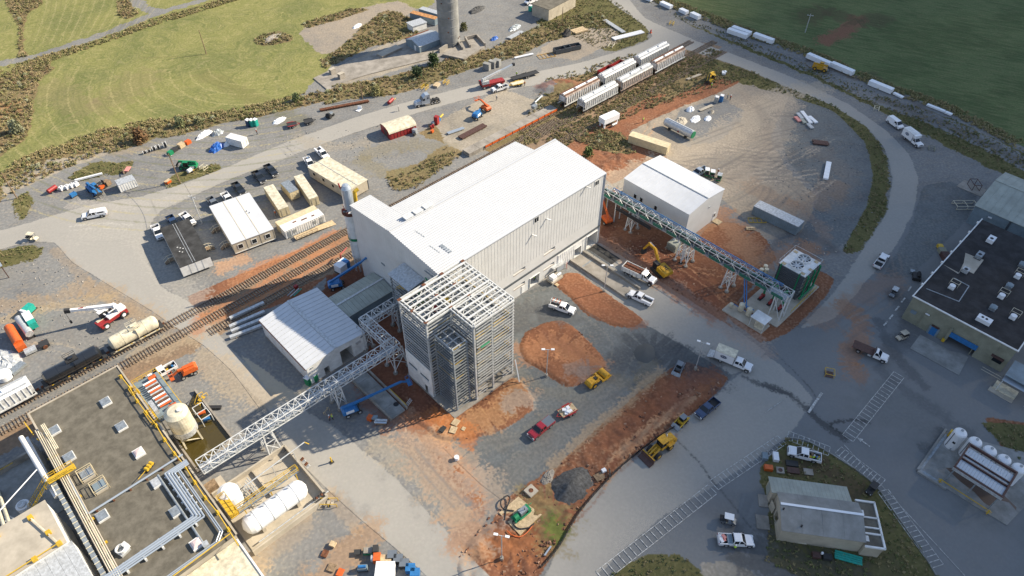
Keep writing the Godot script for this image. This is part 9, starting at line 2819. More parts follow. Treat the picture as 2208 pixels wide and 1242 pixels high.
	kit("teal_generator","teal generator with a white end beyond the teal trailer","generator",U(-83.89,-68.82),0.5,[["b","case",0,0.9,0,2.2,1.5,1.4,"teal"],["b","end_panel",-1.3,0.9,0,0.5,1.5,1.4,"plastic_white"],["b","skid",0,0.1,0,2.8,0.2,1.5,"chassis"]])
	kit("bogie_frames","dark wheel sets and grey frames left on the siding gravel","frames",U(-86.2,-56.03),heading(U(-87.98,-56.29),U(-84.31,-56.03)),[["b","frame",-1.5,0.6,0,2.2,0.6,1.6,"galv"],["b","frame",1.2,0.6,0,1.8,0.7,1.8,"chassis"],["z","wheel",1.2,0.5,0,0,0.9,2.1,"rust"]])
	kit("white_dish","white bowl shaped part beside the white hopper car","part",U(-93.93,-52.54),0.4,[["c","bowl",0,0.7,0,3.0,1.2,0,"plastic_white"],["b","frame",2.6,0.5,0.6,3.2,0.6,1.6,"galv_dark"],["b","base",0,0.1,0,2.0,0.2,2.0,"chassis"]])
	var cn := thing("open_canopy","pale blue open sided canopy on brown posts at the grass corner","canopy",v3(U(-86.07,-87.92)))
	blk(cn,"roof",V(0,4.0,0),V(5.0,0.14,9.0),M.silver_paint)
	for x in [-2.2,2.2]:
		for z in [-4.0,4.0]:
			bar(cn,"post",V(x,0,z),V(x,4.0,z),0.2,0.2,M.brown)
	# bottom edge
	kit("engine_unit","green and black engine skid at the foot of the road","engine",U(-61.48,29.29),-0.7,[["b","bed",0,0.5,0,1.6,0.4,1.2,"green"],["b","tray",0,0.85,0,1.4,0.3,1.0,"concrete"],["b","radiator",1.3,0.9,0,0.9,1.3,1.2,"chassis"],["b","ramp",-1.8,0.5,0,1.2,0.1,0.9,"chassis"]])
	kit("orange_fan_cart","orange housing with a round grey fan beside the green engine","fan",U(-61.5,31.04),-0.7,[["b","case",0.5,0.7,0,1.2,1.3,1.4,"orange"],["x","fan_ring",-0.3,0.7,0,0.4,1.2,0,"galv"],["x","fan_hub",-0.55,0.7,0,0.2,0.3,0,"dark"]])
	kit("blue_pump_cart","small blue pump below the orange fan","pump",U(-63.82,31),-0.7,[["b","case",0,0.6,0,1.6,0.8,0.8,"wall_blue"],["x","motor",0,1.1,0,1.2,0.5,0,"blue"],["b","skid",0,0.1,0,1.8,0.2,1.0,"chassis"]])
	for k in 3:
		kit("black_bin",["black bin at the top of the row beside the road","black bin in the middle of the row beside the road","black bin next to the blue bins beside the road"][k],"bin",[U(-59.01,32.74),U(-58.66,33.95),U(-58.42,35.27)][k],-0.75,[["b","case",0,0.6,0,1.5,1.2,1.3,"chassis"],["b","lid",0,1.23,0,1.55,0.08,1.35,"grey_paint"]],"bins beside the road")
	for k in 2:
		kit("blue_bin",["bright blue bin next to the black bins","bright blue bin at the end of the row"][k],"bin",[U(-58.17,36.58),U(-58.09,37.72)][k],-0.75,[["b","case",0,0.6,0,1.5,1.2,1.3,"blue"],["b","lid",0,1.23,0,1.55,0.08,1.35,"blue"]],"bins beside the road")
	kit("white_trailer_box","bright white flat topped box at the bottom of the yard","box",U(-61.58,34.4),-0.75,[["b","case",0,1.1,0,3.0,2.0,2.6,"plastic_white"],["b","top",0,2.15,0,3.1,0.08,2.7,"plastic_white"],["b","ply_lid",-0.4,1.0,-2.2,2.2,0.1,1.6,"ply"]])
	kit("broken_pallets","broken rusty pallets on the dirt at the foot of the road","pallets",U(-67.47,27.2),0.5,[["b","pallet",0,0.15,0,1.3,0.2,1.3,"wood"],["b","pallet",1.8,0.15,-2.2,1.2,0.3,1.0,"rust"],["b","pallet",-0.3,0.2,1.8,1.3,0.3,1.0,"orange"],["b","pallet",3.6,0.4,-1.6,0.9,0.5,1.0,"ply"]])
	# pump set on plywood in the soil
	var pw := thing("plywood_mat","plywood sheets laid on the red soil under the green pump","plywood")
	for q in [[-40.7,39.3,-36.1,39.4,-35.9,41.6,-40.8,41.6],[-40.8,41.6,-35.9,41.9,-35.5,44.7,-40.9,44.8]]:
		put(pw,"sheet",prism_mesh(pts(q),0.3,0.42),M.ply)
	kit("green_pump","green diesel pump set standing on plywood","pump",U(-38.1,42.21),heading(U(-39.42,41.72),U(-35.93,41.89)),[["b","skid",0,0.5,0,3.6,0.25,1.5,"green"],["b","engine",0.4,1.1,0,1.6,1.0,1.0,"galv_dark"],["x","pump_body",-1.2,1.0,0,0.8,1.0,0,"green"],["x","pipe",0.2,0.9,0.85,2.4,0.3,0,"green"],["b","fuel_tank",1.4,0.9,0,0.7,0.7,1.3,"green"],["c","stack",0.6,1.9,0.2,0.16,0.7,0,"dark"],["b","handle",2.2,0.8,-0.3,1.0,0.1,0.1,"green"]])
	var hs := thing("pump_hoses","black and orange hoses curling from the green pump","hose")
	hose(hs,"black_hose",pts([-38.6,40.9,-39.7,39.3,-39.1,38.0,-37.6,37.9,-37.5,38.7,-39.3,39.7,-41.0,41.0]),0.12,0.55,M.dark)
	hose(hs,"black_hose",pts([-39.3,41.8,-40.3,42.4,-40.3,43.8,-38.9,44.9,-37.7,45.0]),0.12,0.55,M.dark)
	hose(hs,"orange_hose",pts([-42.0,42.7,-41.9,43.9,-41.2,45.0,-39.6,45.3,-37.9,45.0]),0.1,0.5,M.orange)
	kit("catch_basin","square pale concrete basin slab with a round brown lid","basin",U(-33.66,40.18),0.0,[["b","slab",0,0.3,0,1.9,0.5,1.9,"concrete_pale"],["c","lid",0,0.57,0,0.85,0.06,0,"rust"]])
	kit("board_scraps","tan boards and a white sack at the edge of the gravel pile","boards",U(-22.53,46.75),-0.3,[["b","sheet",0,0.35,0,1.8,0.08,1.4,"wood"],["b","sack",1.3,0.6,-0.6,0.8,0.5,0.7,"plastic_white"],["b","board",1.9,0.4,0.6,2.0,0.1,0.2,"wood",0.9],["b","board",2.1,0.5,0.3,1.8,0.1,0.2,"chassis",1.2]])
	kit("plywood_offcuts","tan plywood offcuts lying on the soil bank near the tower","panels",U(-34,19.71),0.3,[["b","panel",0,0.5,0,1.5,0.1,1.3,"ply"],["b","panel",-1.7,0.5,0.5,1.5,0.1,1.3,"ply",0.2],["b","panel",-0.5,0.5,2.1,0.8,0.1,0.7,"ply"],["b","dark_bag",-2.6,0.5,-1.3,1.4,0.4,0.8,"chassis"]])
	kit("white_bucket","white bucket alone on the grey yard edge","bucket",U(-38.97,25.81),0.0,[["c","pail",0,0.35,0,0.9,0.7,0,"plastic_white"],["c","lid",0,0.72,0,0.95,0.06,0,"plastic_white"]])
	kit("guard_frame","yellow guard frame round a pit in the asphalt","guard",U(30.28,63.89),0.5,[["b","rail",0,1.0,0.9,1.8,0.09,0.09,"yellow"],["b","rail",0,1.0,-0.9,1.8,0.09,0.09,"yellow"],["b","rail",0.9,1.03,0,0.09,0.09,1.8,"yellow"],["b","rail",-0.9,1.03,0,0.09,0.09,1.8,"yellow"],["c","post",0.9,0.5,0.9,0.09,1.0,0,"yellow"],["c","post",-0.9,0.5,0.9,0.09,1.0,0,"yellow"],["c","post",0.9,0.5,-0.9,0.09,1.0,0,"yellow"],["c","post",-0.9,0.5,-0.9,0.09,1.0,0,"yellow"],["b","pit_lid",0,0.12,0,1.6,0.06,1.6,"brown"]])
	kit("grass_crates","orange, grey and white boxes on the grass at the pump house end","boxes",U(3.15,67.4),-0.91,[["b","orange_box",-1.2,0.5,1.2,1.5,0.8,1.0,"orange"],["b","blue_lid",-1.6,0.5,-1.2,1.0,0.8,1.4,"wall_blue"],["b","white_box",0.4,0.5,-1.4,1.0,0.8,1.8,"plastic_white"],["b","slab",1.0,0.2,1.2,1.4,0.3,1.3,"concrete"],["c","ring",1.0,0.37,1.2,0.8,0.06,0,"brown"]])
	kit("dark_pallets","two dark pallets on the grass behind the pump house","pallets",U(5.15,70.1),-0.91,[["b","pallet",0,0.2,-0.7,2.2,0.3,1.2,"chassis"],["b","pallet",0,0.2,0.8,2.2,0.3,1.2,"brown"],["b","tan_sheet",2.8,0.15,0.6,1.7,0.1,1.3,"concrete"]])
	kit("wall_boxes","two dark crates against the pump house wall","crates",U(-6.7,82.46),-0.91,[["b","crate",-0.9,0.4,0,1.3,0.7,1.0,"brown"],["b","crate",0.9,0.4,0,1.4,0.7,1.0,"chassis"],["c","white_pail",0,0.9,-0.3,0.4,0.4,0,"plastic_white"]])
	kit("mixer_skid","white grout mixer skid with hoppers at the tall hall wall","mixer",U(9.17,5.02),0.0,[["b","bed",0,0.6,0,3.6,0.5,2.0,"concrete_pale"],["b","hopper",-0.6,1.3,0,1.4,0.9,1.4,"plastic_white"],["x","drum",1.0,1.3,0.2,1.2,0.9,0,"galv"],["b","skid",0,0.15,1.6,2.6,0.2,0.9,"ply"]])
	kit("wall_scaffold","grey scaffold with a pale sheet against the tall hall","scaffold",U(11.96,3.26),0.0,[["b","deck",0,2.0,0,4.0,0.1,1.2,"galv"],["b","leg",-1.9,1.1,0.5,0.1,2.2,0.1,"galv"],["b","leg",1.9,1.1,0.5,0.1,2.2,0.1,"galv"],["b","leg",-1.9,1.1,-0.5,0.1,2.2,0.1,"galv"],["b","leg",1.9,1.1,-0.5,0.1,2.2,0.1,"galv"],["b","pale_sheet",0.4,1.0,0.62,2.6,1.4,0.06,"silver_paint"],["b","red_post",2.2,1.0,0.9,0.12,2.0,0.12,"pink"]])
	kit("blue_compressor","white and blue compressor beside the foot of the dust silo","compressor",U(-25.15,-32.2),0.2,[["b","case",0,1.3,0,3.2,2.0,2.2,"plastic_white"],["b","blue_panel",1.0,1.4,0.3,1.0,2.1,1.7,"blue"],["b","base",0,0.15,0,3.4,0.3,2.4,"chassis"]])
	kit("red_pipe_bend","red bent pipe standing by the dust silo legs","pipe",U(-22.94,-35.09),0.4,[["c","upright",-1.0,1.2,0,0.3,2.4,0,"red"],["x","top_run",0.4,2.4,0,2.8,0.3,0,"red"],["b","foot",-1.0,0.05,0,0.6,0.1,0.6,"red"]])
	kit("scrap_pipes","green and grey pipe scraps behind the warehouse ridge","pipes",U(-37.84,-33.01),0.3,[["x","pipe",0,0.4,0,3.0,0.3,0,"galv"],["x","pipe",0.4,0.5,0.6,2.6,0.25,0,"teal"],["x","pipe",-0.6,0.7,-0.5,2.4,0.25,0,"galv_dark"],["b","red_crate",1.6,0.5,-1.0,0.8,0.7,0.7,"red"]])
	kit("orange_tool_box","orange tool crate beside the weighbridge kerb","crate",U(-45.51,7.4),0.4,[["b","crate",0,0.45,0,1.0,0.9,0.9,"orange"],["b","lid",0,0.93,0,1.05,0.06,0.95,"orange"]])
	kit("sheet_metal_stack","bright metal sheets and blue bags at the weighbridge end","sheets",U(-44.32,9.43),-0.8,[["b","sheet",0,0.7,0,2.4,0.08,0.5,"galv"],["b","sheet",0,0.75,0.6,2.4,0.08,0.4,"silver_paint"],["b","blue_bag",-1.4,0.6,-0.6,1.2,0.5,0.8,"wall_blue"],["b","trestle",0,0.3,0.2,2.0,0.5,0.9,"wood"]])
	kit("saw_horse","tan timber saw horse on the dark gravel by the blue lift","saw horse",U(-50.81,0.21),0.4,[["b","beam",0,0.9,0,1.6,0.12,0.12,"ply"],["b","leg",-0.6,0.45,0.25,0.08,0.9,0.08,"ply"],["b","leg",0.6,0.45,0.25,0.08,0.9,0.08,"ply"],["b","leg",-0.6,0.45,-0.25,0.08,0.9,0.08,"ply"],["b","leg",0.6,0.45,-0.25,0.08,0.9,0.08,"ply"]])
	kit("black_mat","black rolled mat on the gravel beyond the pit wall","mat",U(-66.6,-16.3),-0.75,[["b","roll",0,0.2,0,3.4,0.35,0.8,"dark"],["b","edge",0,0.4,0.2,3.2,0.06,0.2,"chassis"]])
	kit("yellow_bollard","yellow gate post at the bund pipe end","bollard",U(-56.3,10.31),0.0,[["c","post",0,0.8,0,0.28,1.6,0,"yellow"],["b","foot",0,0.08,0,0.7,0.16,0.7,"chassis"]])
	kit("dark_machinery","dark rubber hoses and machine parts behind the olive workshop","machinery",U(72.27,63.7),0.4,[["b","frame",0,0.5,0,2.4,0.8,1.8,"chassis"],["x","roll",0.2,1.1,0.3,1.8,0.7,0,"rubber"],["b","box",1.6,0.4,-1.0,1.0,0.6,1.0,"galv_dark"]])
	kit("tank_trailer_junk","green and yellow drums with a brown skip behind the olive workshop","skip",U(85.2,64.58),0.75,[["b","skip",-1.6,0.7,0,3.0,1.2,1.8,"brown"],["b","drum_rack",0.9,0.6,0,1.6,1.0,1.6,"wall_olive"],["b","yellow_box",2.6,0.5,0.2,1.2,0.8,1.2,"yellow"],["c","white_tank",-4.0,0.8,0.2,1.2,1.4,0,"plastic_white"],["x","base",-4.0,0.3,0.2,1.8,0.6,0,"chassis"]])
	for q in [[U(66.89,-82.35),"grey concrete block nearest the road in the row of three"],[U(69.39,-82.27),"grey concrete block in the middle of the row of three"],[U(71.23,-81.91),"grey concrete block farthest from the road in the row of three"]]:
		kit("vault_block",q[1],"concrete block",q[0],0.3,[["b","block",0,1.1,0,1.5,2.2,2.4,"concrete_grey"],["b","lid",0,2.25,0,1.6,0.1,2.5,"concrete_grey"]],"concrete vault blocks")
	kit("red_barrel_group","red drums and machine parts beside the red arch shed","drums",U(29.5,-66.25),0.4,[["c","drum",0,0.5,0,0.7,1.0,0,"red"],["c","drum",0.9,0.5,0.2,0.7,1.0,0,"red"],["b","tall_locker",3.2,1.3,0.2,1.3,2.6,1.2,"red"],["b","blue_bin",4.8,0.5,0,1.2,0.9,0.9,"blue"],["b","machine",1.9,0.6,-0.4,1.0,1.1,0.9,"galv_dark"],["b","orange_box",-1.6,0.4,1.2,1.1,0.7,0.7,"orange"],["x","yellow_pipe",7.0,0.5,-0.2,2.0,0.6,0,"yellow"]])
	kit("shed_side_box","pale blue cabinet at the red shed wall","cabinet",U(24.33,-67.58),0.4,[["b","case",0,0.8,0,1.2,1.5,1.2,"silver_paint"],["b","leg_frame",-1.0,0.4,0.4,1.0,0.6,0.6,"chassis"]])
	kit("dock_scrap","blue grey machine scrap on the dock end","scrap",U(59.38,-52.07),0.2,[["b","engine",0,1.7,0,1.8,0.9,1.2,"galv_dark"],["b","cream_box",1.5,1.5,-0.4,0.8,0.5,0.6,"cream"]])
	kit("pipe_spool","grey pipe spool lying on the grass by the dirt heap","pipe",U(64.75,-55.71),0.3,[["x","pipe",0,0.5,0,4.4,0.7,0,"galv_dark"],["x","flange",2.2,0.5,0,0.2,0.95,0,"plastic_white"],["x","flange",-2.2,0.5,0,0.2,0.95,0,"galv"]])
	kit("red_cone_group","red barrier at the road fork beside the white beams","barrier",U(130.19,-61.78),0.2,[["b","panel",0,0.6,0,0.7,1.0,0.3,"red"],["b","foot",0,0.08,0,0.9,0.16,0.7,"orange"]])
	kit("snow_sheet","white bag of scrap on the dirt track by the telehandler","bag",U(123.33,-25.19),0.2,[["b","bag",0,0.4,0,1.8,0.7,1.2,"plastic_white",0.4],["b","flap",0.6,0.8,0.3,0.9,0.3,0.6,"wrap",0.9]])
	kit("white_tote_stack","white bin folded open on the gravel by the rusty pipes","bin",U(20,-90.22),0.4,[["b","panel",0.4,0.6,0,0.2,1.1,1.3,"plastic_white",0.3],["b","floor",-0.4,0.1,0,1.6,0.1,1.3,"plastic_white"]])
	kit("mine_tractor","grey compact tractor parked by the rusty pipes","tractor",U(11.14,-92.88),0.4,[["b","body",0,0.9,0,2.2,0.6,0.9,"galv_dark"],["b","seat",-0.7,1.3,0,0.5,0.5,0.8,"chassis"],["z","wheel",-0.8,0.7,0,0,1.4,1.6,"rubber"],["z","wheel",0.9,0.4,0,0,0.8,1.4,"rubber"]])
	rack("orange flat steel frame on the gravel near the dumpsters",U(88.72,-75.37),-0.35,6.0,3.0,0.1,M.cat_yellow,4)
	rack("small yellow frame on the grass by the road edge",U(-30.07,-93.78),0.4,1.8,1.4,0.8,M.cream)
	rack("yellow pipe rack on the weeds near the semi tractor",U(43.32,-86.68),0.4,2.2,1.6,0.9,M.yellow)
	rack("yellow pipe rack beyond the pale crate by the road",U(50.59,-84.5),0.4,2.0,1.4,0.8,M.yellow)
	rack("yellow frame on the verge between road and field path",U(139.07,21.26),0.4,2.2,1.4,0.8,M.cream)
	rack("long cream pipe rack on the gravel beside the barn",U(108.82,60.52),-0.75,5.6,2.6,1.0,M.cream,2)
	rack("brown steel frame standing on the slab by the barn",U(119.24,58.78),0.75,3.0,2.0,1.8,M.brown,1)
	rack("yellow frame lying on the lawn at the road fork",U(111.44,-64.89),0.4,3.4,1.6,0.5,M.cream)
	rack("yellow frame between the road and the field path",U(141.94,-61.08),0.4,2.4,1.4,0.6,M.yellow)
	rack("olive pallet frame beside the attic box truck",U(129.67,42.8),0.4,2.0,1.6,0.5,M.wall_olive)
	rack("silver frame lying beside the pale blue trailer box",U(63.38,25.74),-0.8,4.4,1.8,0.3,M.yellow,4)
	kit("pallet_boards","tan pallet at the end of the pale blue trailer box","pallet",U(59.23,26.45),-0.8,[["b","pallet",0,0.15,0,2.2,0.2,1.1,"ply"],["b","board",0.3,0.3,0.2,2.0,0.08,0.3,"wood"]])
	kit("tan_crate","pale flat crate between the yellow pipe racks","crate",U(47.17,-85.16),0.4,[["b","crate",0,0.35,0,2.4,0.6,1.6,"concrete_pale"],["b","lid",0,0.68,0,2.5,0.06,1.7,"ply"]])
	# poles and lamps
	lamp_post("lamp post on the big soil island before the steel tower",U(-12.84,23.73),8.6,0.8)
	lamp_post("lamp post at the edge of the soil strip by the box truck",U(11.14,43.91),8.6,0.4)
	lamp_post("lamp post on the soil island beside the truck ramp",U(14.58,15.66),8.4,0.8)
	lamp_post("lamp post on the churned soil below the green pump",U(-45.95,45.59),8.6,0.6)
	wood_pole("wooden utility pole in the mown field",U(2.63,-158.04),8.6,false,M.wood)
	wood_pole("wooden utility pole at the grass strip by the road",U(-37.9,-92.17),9.4,true,M.wood)
	wood_pole("wooden utility pole at the edge of the broken slab",U(-72.51,-115.04),8.4,false,M.wood)
	wood_pole("wooden lamp pole standing in the weeds behind the rusty pipes",U(24.53,-94.92),6.4,false,M.wood)
	wood_pole("grey steel pole between the trailer and modular office",U(-41.59,-71.56),9.0,true,M.galv)
	wood_pole("wooden pole beside the tan workshop",U(112.74,-90.44),6.0,false,M.wood)
	wood_pole("tall lamp pole far out in the dark field",U(172.71,-22.73),7.0,true,M.galv)
	var wr := thing("overhead_wire","overhead wire from the wooden pole to the steel pole","wire")
	var a := v3(U(-37.9,-92.17),9.0)
	var b := v3(U(-41.59,-71.56),8.6)
	for k in 8:
		var p := a.lerp(b,k / 8.0)
		var q := a.lerp(b,(k+1) / 8.0)
		rod(wr,"span",p - V(0,0.9*sin(PI*k / 8.0),0),q - V(0,0.9*sin(PI*(k+1) / 8.0),0),0.03,M.dark)
	# silt fence along the soil strip
	var sf := thing("silt_fence","black silt fence along the road edge of the soil strip","fence")
	var fp := smooth_line(pts([-42.1,51.2,-37.5,50.8,-32.7,49.5,-28.5,48.7,-18.9,48.1,-10.2,48.6,-5.3,49.3,-0.7,50.4]),6)
	for i in fp.size() - 1:
		bar(sf,"fabric",v3(fp[i],0.35),v3(fp[i+1],0.35),0.05,0.6,M.dark)
		bar(sf,"stake",v3(fp[i],0.0),v3(fp[i],0.8),0.06,0.06,M.wood)
	var kb := thing("road_kerb","low concrete kerb around the grass by the pump house","kerb")
	var kp := smooth_line(pts([1.4,65.5,5.5,65.2,9.7,66.0,11.7,68.0,12.7,71.0,13.2,77.2,12.8,82.4,9.8,88.1,6.4,94.1,3.5,98.4]),4)
	for i in kp.size() - 1:
		bar(kb,"kerb_stone",v3(kp[i],0.16),v3(kp[i+1],0.16),0.2,0.24,M.concrete_grey)

# ---------------------------------------------------------------- plants
func clump_mesh(leaves: int,spread: float,h: float,size: float,seed_: int) -> ArrayMesh:
	# a bush of small leaf faces spread through its volume on a few stems
	var r := RandomNumberGenerator.new()
	r.seed = seed_
	var st := SurfaceTool.new()
	st.begin(Mesh.PRIMITIVE_TRIANGLES)
	for k in leaves:
		var a := r.randf()*TAU
		var y := pow(r.randf(),0.7)*h
		var d := sqrt(r.randf())*spread*(1.0 - 0.5*y / h)
		var c := V(cos(a)*d,y,sin(a)*d)
		var b := Basis(V(r.randf() - 0.5,r.randf(),r.randf() - 0.5).normalized(),r.randf()*TAU)*Basis(Vector3.RIGHT,r.randf_range(-1.0,1.0))
		var s := size*r.randf_range(0.6,1.3)
		for v in [V(-0.5,0,0),V(0,0.2,1.3),V(0.5,0,0)]:
			st.set_color(Color.WHITE*r.randf_range(0.75,1.0))
			st.add_vertex(c+b*v*s)
	st.generate_normals()
	return st.commit()

func scatter(called: String,label: String,category: String,polys: Array,count: int,mesh: Mesh,tint: Array,lo: float,hi: float,seed_: int) -> void:
	var r := RandomNumberGenerator.new()
	r.seed = seed_
	var n := FastNoiseLite.new()
	n.seed = seed_
	n.frequency = 0.09
	var areas := []
	var total := 0.0
	var shapes := []
	for p in polys:
		var q := pts(p)
		var box := Rect2(q[0],Vector2.ZERO)
		for v in q:
			box = box.expand(v)
		shapes.append([q,box])
		var s := 0.0
		for i in q.size():
			s += q[i].cross(q[(i+1) % q.size()])*0.5
		areas.append(absf(s))
		total += absf(s)
	var at := []
	for k in shapes.size():
		var want := int(count*areas[k] / total)
		var tries := 0
		while want > 0 and tries < count*12:
			tries += 1
			var box: Rect2 = shapes[k][1]
			var p := box.position+U(r.randf(),r.randf())*box.size
			if Geometry2D.is_point_in_polygon(p,shapes[k][0]) and n.get_noise_2dv(p) > r.randf_range(-0.6,0.35):
				at.append(p)
				want -= 1
	var mm := MultiMesh.new()
	mm.transform_format = MultiMesh.TRANSFORM_3D
	mm.use_colors = true
	mm.mesh = mesh
	mm.instance_count = at.size()
	for i in at.size():
		var s := r.randf_range(lo,hi)
		mm.set_instance_transform(i,Transform3D(Basis(Vector3.UP,r.randf()*TAU)*Basis.from_scale(V(s,s*r.randf_range(0.7,1.2),s)),v3(at[i],0.0)))
		var c: Color = tint[r.randi() % tint.size()]
		mm.set_instance_color(i,c*r.randf_range(0.75,1.15))
	var o := MultiMeshInstance3D.new()
	o.name = numbered(called)
	o.multimesh = mm
	o.material_override = M.leaf
	o.set_meta("kind","stuff")
	tag(o,label,category)
	add_child(o)

func build_plants() -> void:
	M.leaf = mat(Color(1,1,1),0.9)
	M.leaf.vertex_color_use_as_albedo = true
	M.leaf.backlight_enabled = true
	M.leaf.backlight = Color(0.25,0.25,0.2)
	var dry := [[4.1,-55.3,14.1,-53.5,25.8,-55.3,27.5,-48.9,8.0,-45.8,2.2,-48.4],[77.3,-63.8,119.8,-54.2,132.6,-16.6,116.6,-20.6,87.0,-28.3,59.1,-32.5,39.7,-42.3]]
	var weeds := []
	var grass := []
	for e in ground_regions():
		if e[0] == WEEDS and e[2] == 0:
			weeds.append(e[1])
		elif e[0] == LAWN:
			grass.append(e[1])
	var brush := clump_mesh(150,0.95,0.9,0.22,1)
	var tuft := clump_mesh(26,0.4,0.35,0.22,2)
	scatter("brush","brown and olive scrub along the field edges and ditches","scrub",weeds,1900,brush,[Color(0.32,0.24,0.13),Color(0.22,0.21,0.08),Color(0.38,0.3,0.17),Color(0.15,0.16,0.06),Color(0.27,0.18,0.1)],0.2,0.8,1)
	scatter("pale_weeds","pale seeding weeds standing among the brown scrub","weeds",weeds,170,brush,[Color(0.5,0.5,0.33),Color(0.42,0.44,0.25)],0.4,1.0,2)
	scatter("grass_tufts","rough grass tufts on the verges","grass",grass,7000,tuft,[Color(0.2,0.21,0.08),Color(0.3,0.25,0.12),Color(0.15,0.17,0.06),Color(0.33,0.27,0.14)],0.4,1.0,3)
	scatter("dry_tufts","tan dry grass between the scrub","grass",weeds,7000,tuft,[Color(0.42,0.33,0.18),Color(0.33,0.28,0.13),Color(0.26,0.25,0.1)],0.6,1.6,8)
	scatter("dry_tufts","dry grass on the open ground beside the sidings","grass",dry,4000,tuft,[Color(0.4,0.31,0.17),Color(0.3,0.26,0.12),Color(0.22,0.22,0.09)],0.5,1.3,12)
	var edge := [[-83.6,-114.2,-72.7,-129.0,-63.9,-129.9,-54.2,-128.7,-42.6,-127.6,-31.3,-124.3,-17.3,-116.6,-3.6,-110.0,10.6,-108.8,13.6,-110.8,-1.0,-114.5,-16.4,-121.3,-30.5,-129.6,-43.0,-133.5,-56.0,-134.7,-66.4,-133.8,-80.7,-125.0],[-82.1,-188.4,-53.4,-194.7,-41.5,-195.0,-22.8,-194.4,0.9,-197.8,23.0,-196.9,46.4,-199.0,42.8,-192.6,20.5,-192.1,-1.5,-192.3,-24.4,-190.0,-42.1,-188.6,-55.0,-189.5],[152.3,-94.3,153.5,-62.7,153.3,-33.5,155.6,-8.7,151.8,16.8,153.9,38.6,148.2,62.1,154.2,60.1,159.9,36.1,158.1,13.8,162.1,-12.3,160.0,-37.7,160.6,-67.9,159.8,-100.6]]
	scatter("field_edge_grass","long dry grass at the mown field edges","grass",edge,7000,tuft,[Color(0.36,0.3,0.14),Color(0.26,0.25,0.1),Color(0.42,0.34,0.18)],0.6,1.5,4)
	scatter("ballast_weeds","weeds growing between the sidings","weeds",[[50.1,-39.2,67.9,-38.6,105.9,-39.3,135.6,-39.4,137.1,-34.5,100.8,-33.4,70.7,-33.4,47.9,-31.4],[56.7,-33.1,67.0,-32.1,69.7,-24.3,64.6,-15.6,59.7,-18.6,57.5,-25.6]],1500,brush,[Color(0.4,0.3,0.16),Color(0.3,0.24,0.11),Color(0.2,0.21,0.08)],0.2,0.55,6)
	var st := SurfaceTool.new()
	st.begin(Mesh.PRIMITIVE_TRIANGLES)
	st.set_smooth_group(-1)
	st.set_color(Color.WHITE)
	st_rod(st,V(-0.5,0.25,0),V(0.5,0.3,0.1),0.5,5,0.3)
	var clod := done(st)
	scatter("soil_clods","clods and stones lying on the churned soil","clods",[[-39.3,38.2,-26.7,39.9,-6.5,39.9,11.4,41.4,14.3,50.1,-5.0,48.6,-28.2,48.0,-43.9,51.2,-53.3,44.4,-50.6,40.0],[36.0,-1.6,38.0,17.7,34.4,36.4,27.3,29.8,27.3,8.8],[-11.4,14.0,-3.0,12.7,1.4,20.1,-2.0,30.6,-10.0,29.9,-12.5,22.0],[-40.2,12.5,-31.7,17.3,-17.9,19.6,-21.0,28.1,-34.7,24.3]],1500,clod,[Color(0.24,0.11,0.06),Color(0.17,0.075,0.045),Color(0.36,0.22,0.14)],0.12,0.5,9)
	scatter("loose_stones","loose stones and scraps on the gravel yards","stones",[[57.0,30.8,60.9,44.0,93.9,42.1,116.3,29.6,132.0,6.1,113.1,5.6],[-83.4,-92.1,-72.9,-82.2,-63.2,-40.1,-81.6,-38.5,-98.8,-39.4],[-11.1,-96.7,22.1,-79.7,12.1,-61.7,-9.8,-64.0],[55.1,38.5,67.4,45.4,92.0,43.0,91.0,44.8,69.9,47.8]],700,clod,[Color(0.3,0.29,0.27),Color(0.2,0.2,0.2),Color(0.42,0.38,0.33)],0.1,0.35,10)
	var big := clump_mesh(420,1.0,1.7,0.26,7)
	var k := 0
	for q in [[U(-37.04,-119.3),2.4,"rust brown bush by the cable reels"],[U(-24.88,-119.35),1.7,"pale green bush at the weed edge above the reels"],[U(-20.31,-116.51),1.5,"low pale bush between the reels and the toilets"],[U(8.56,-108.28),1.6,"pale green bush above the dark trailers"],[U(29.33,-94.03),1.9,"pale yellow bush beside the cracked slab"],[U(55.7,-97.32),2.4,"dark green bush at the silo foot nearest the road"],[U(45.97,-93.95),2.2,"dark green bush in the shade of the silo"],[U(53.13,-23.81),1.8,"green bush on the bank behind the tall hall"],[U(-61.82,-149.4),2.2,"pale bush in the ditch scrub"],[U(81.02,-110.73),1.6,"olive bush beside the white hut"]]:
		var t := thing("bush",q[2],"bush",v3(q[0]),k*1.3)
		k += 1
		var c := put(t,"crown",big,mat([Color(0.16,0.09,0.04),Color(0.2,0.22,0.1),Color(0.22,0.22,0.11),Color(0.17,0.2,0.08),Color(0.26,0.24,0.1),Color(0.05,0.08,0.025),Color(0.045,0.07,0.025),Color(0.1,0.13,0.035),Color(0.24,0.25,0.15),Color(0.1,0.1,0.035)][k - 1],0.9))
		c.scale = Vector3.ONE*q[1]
		for i in 3:
			bar(t,"stem",V(0,0,0),V(cos(i*2.1)*0.6,q[1]*0.9,sin(i*2.1)*0.6),0.08,0.08,M.wood)

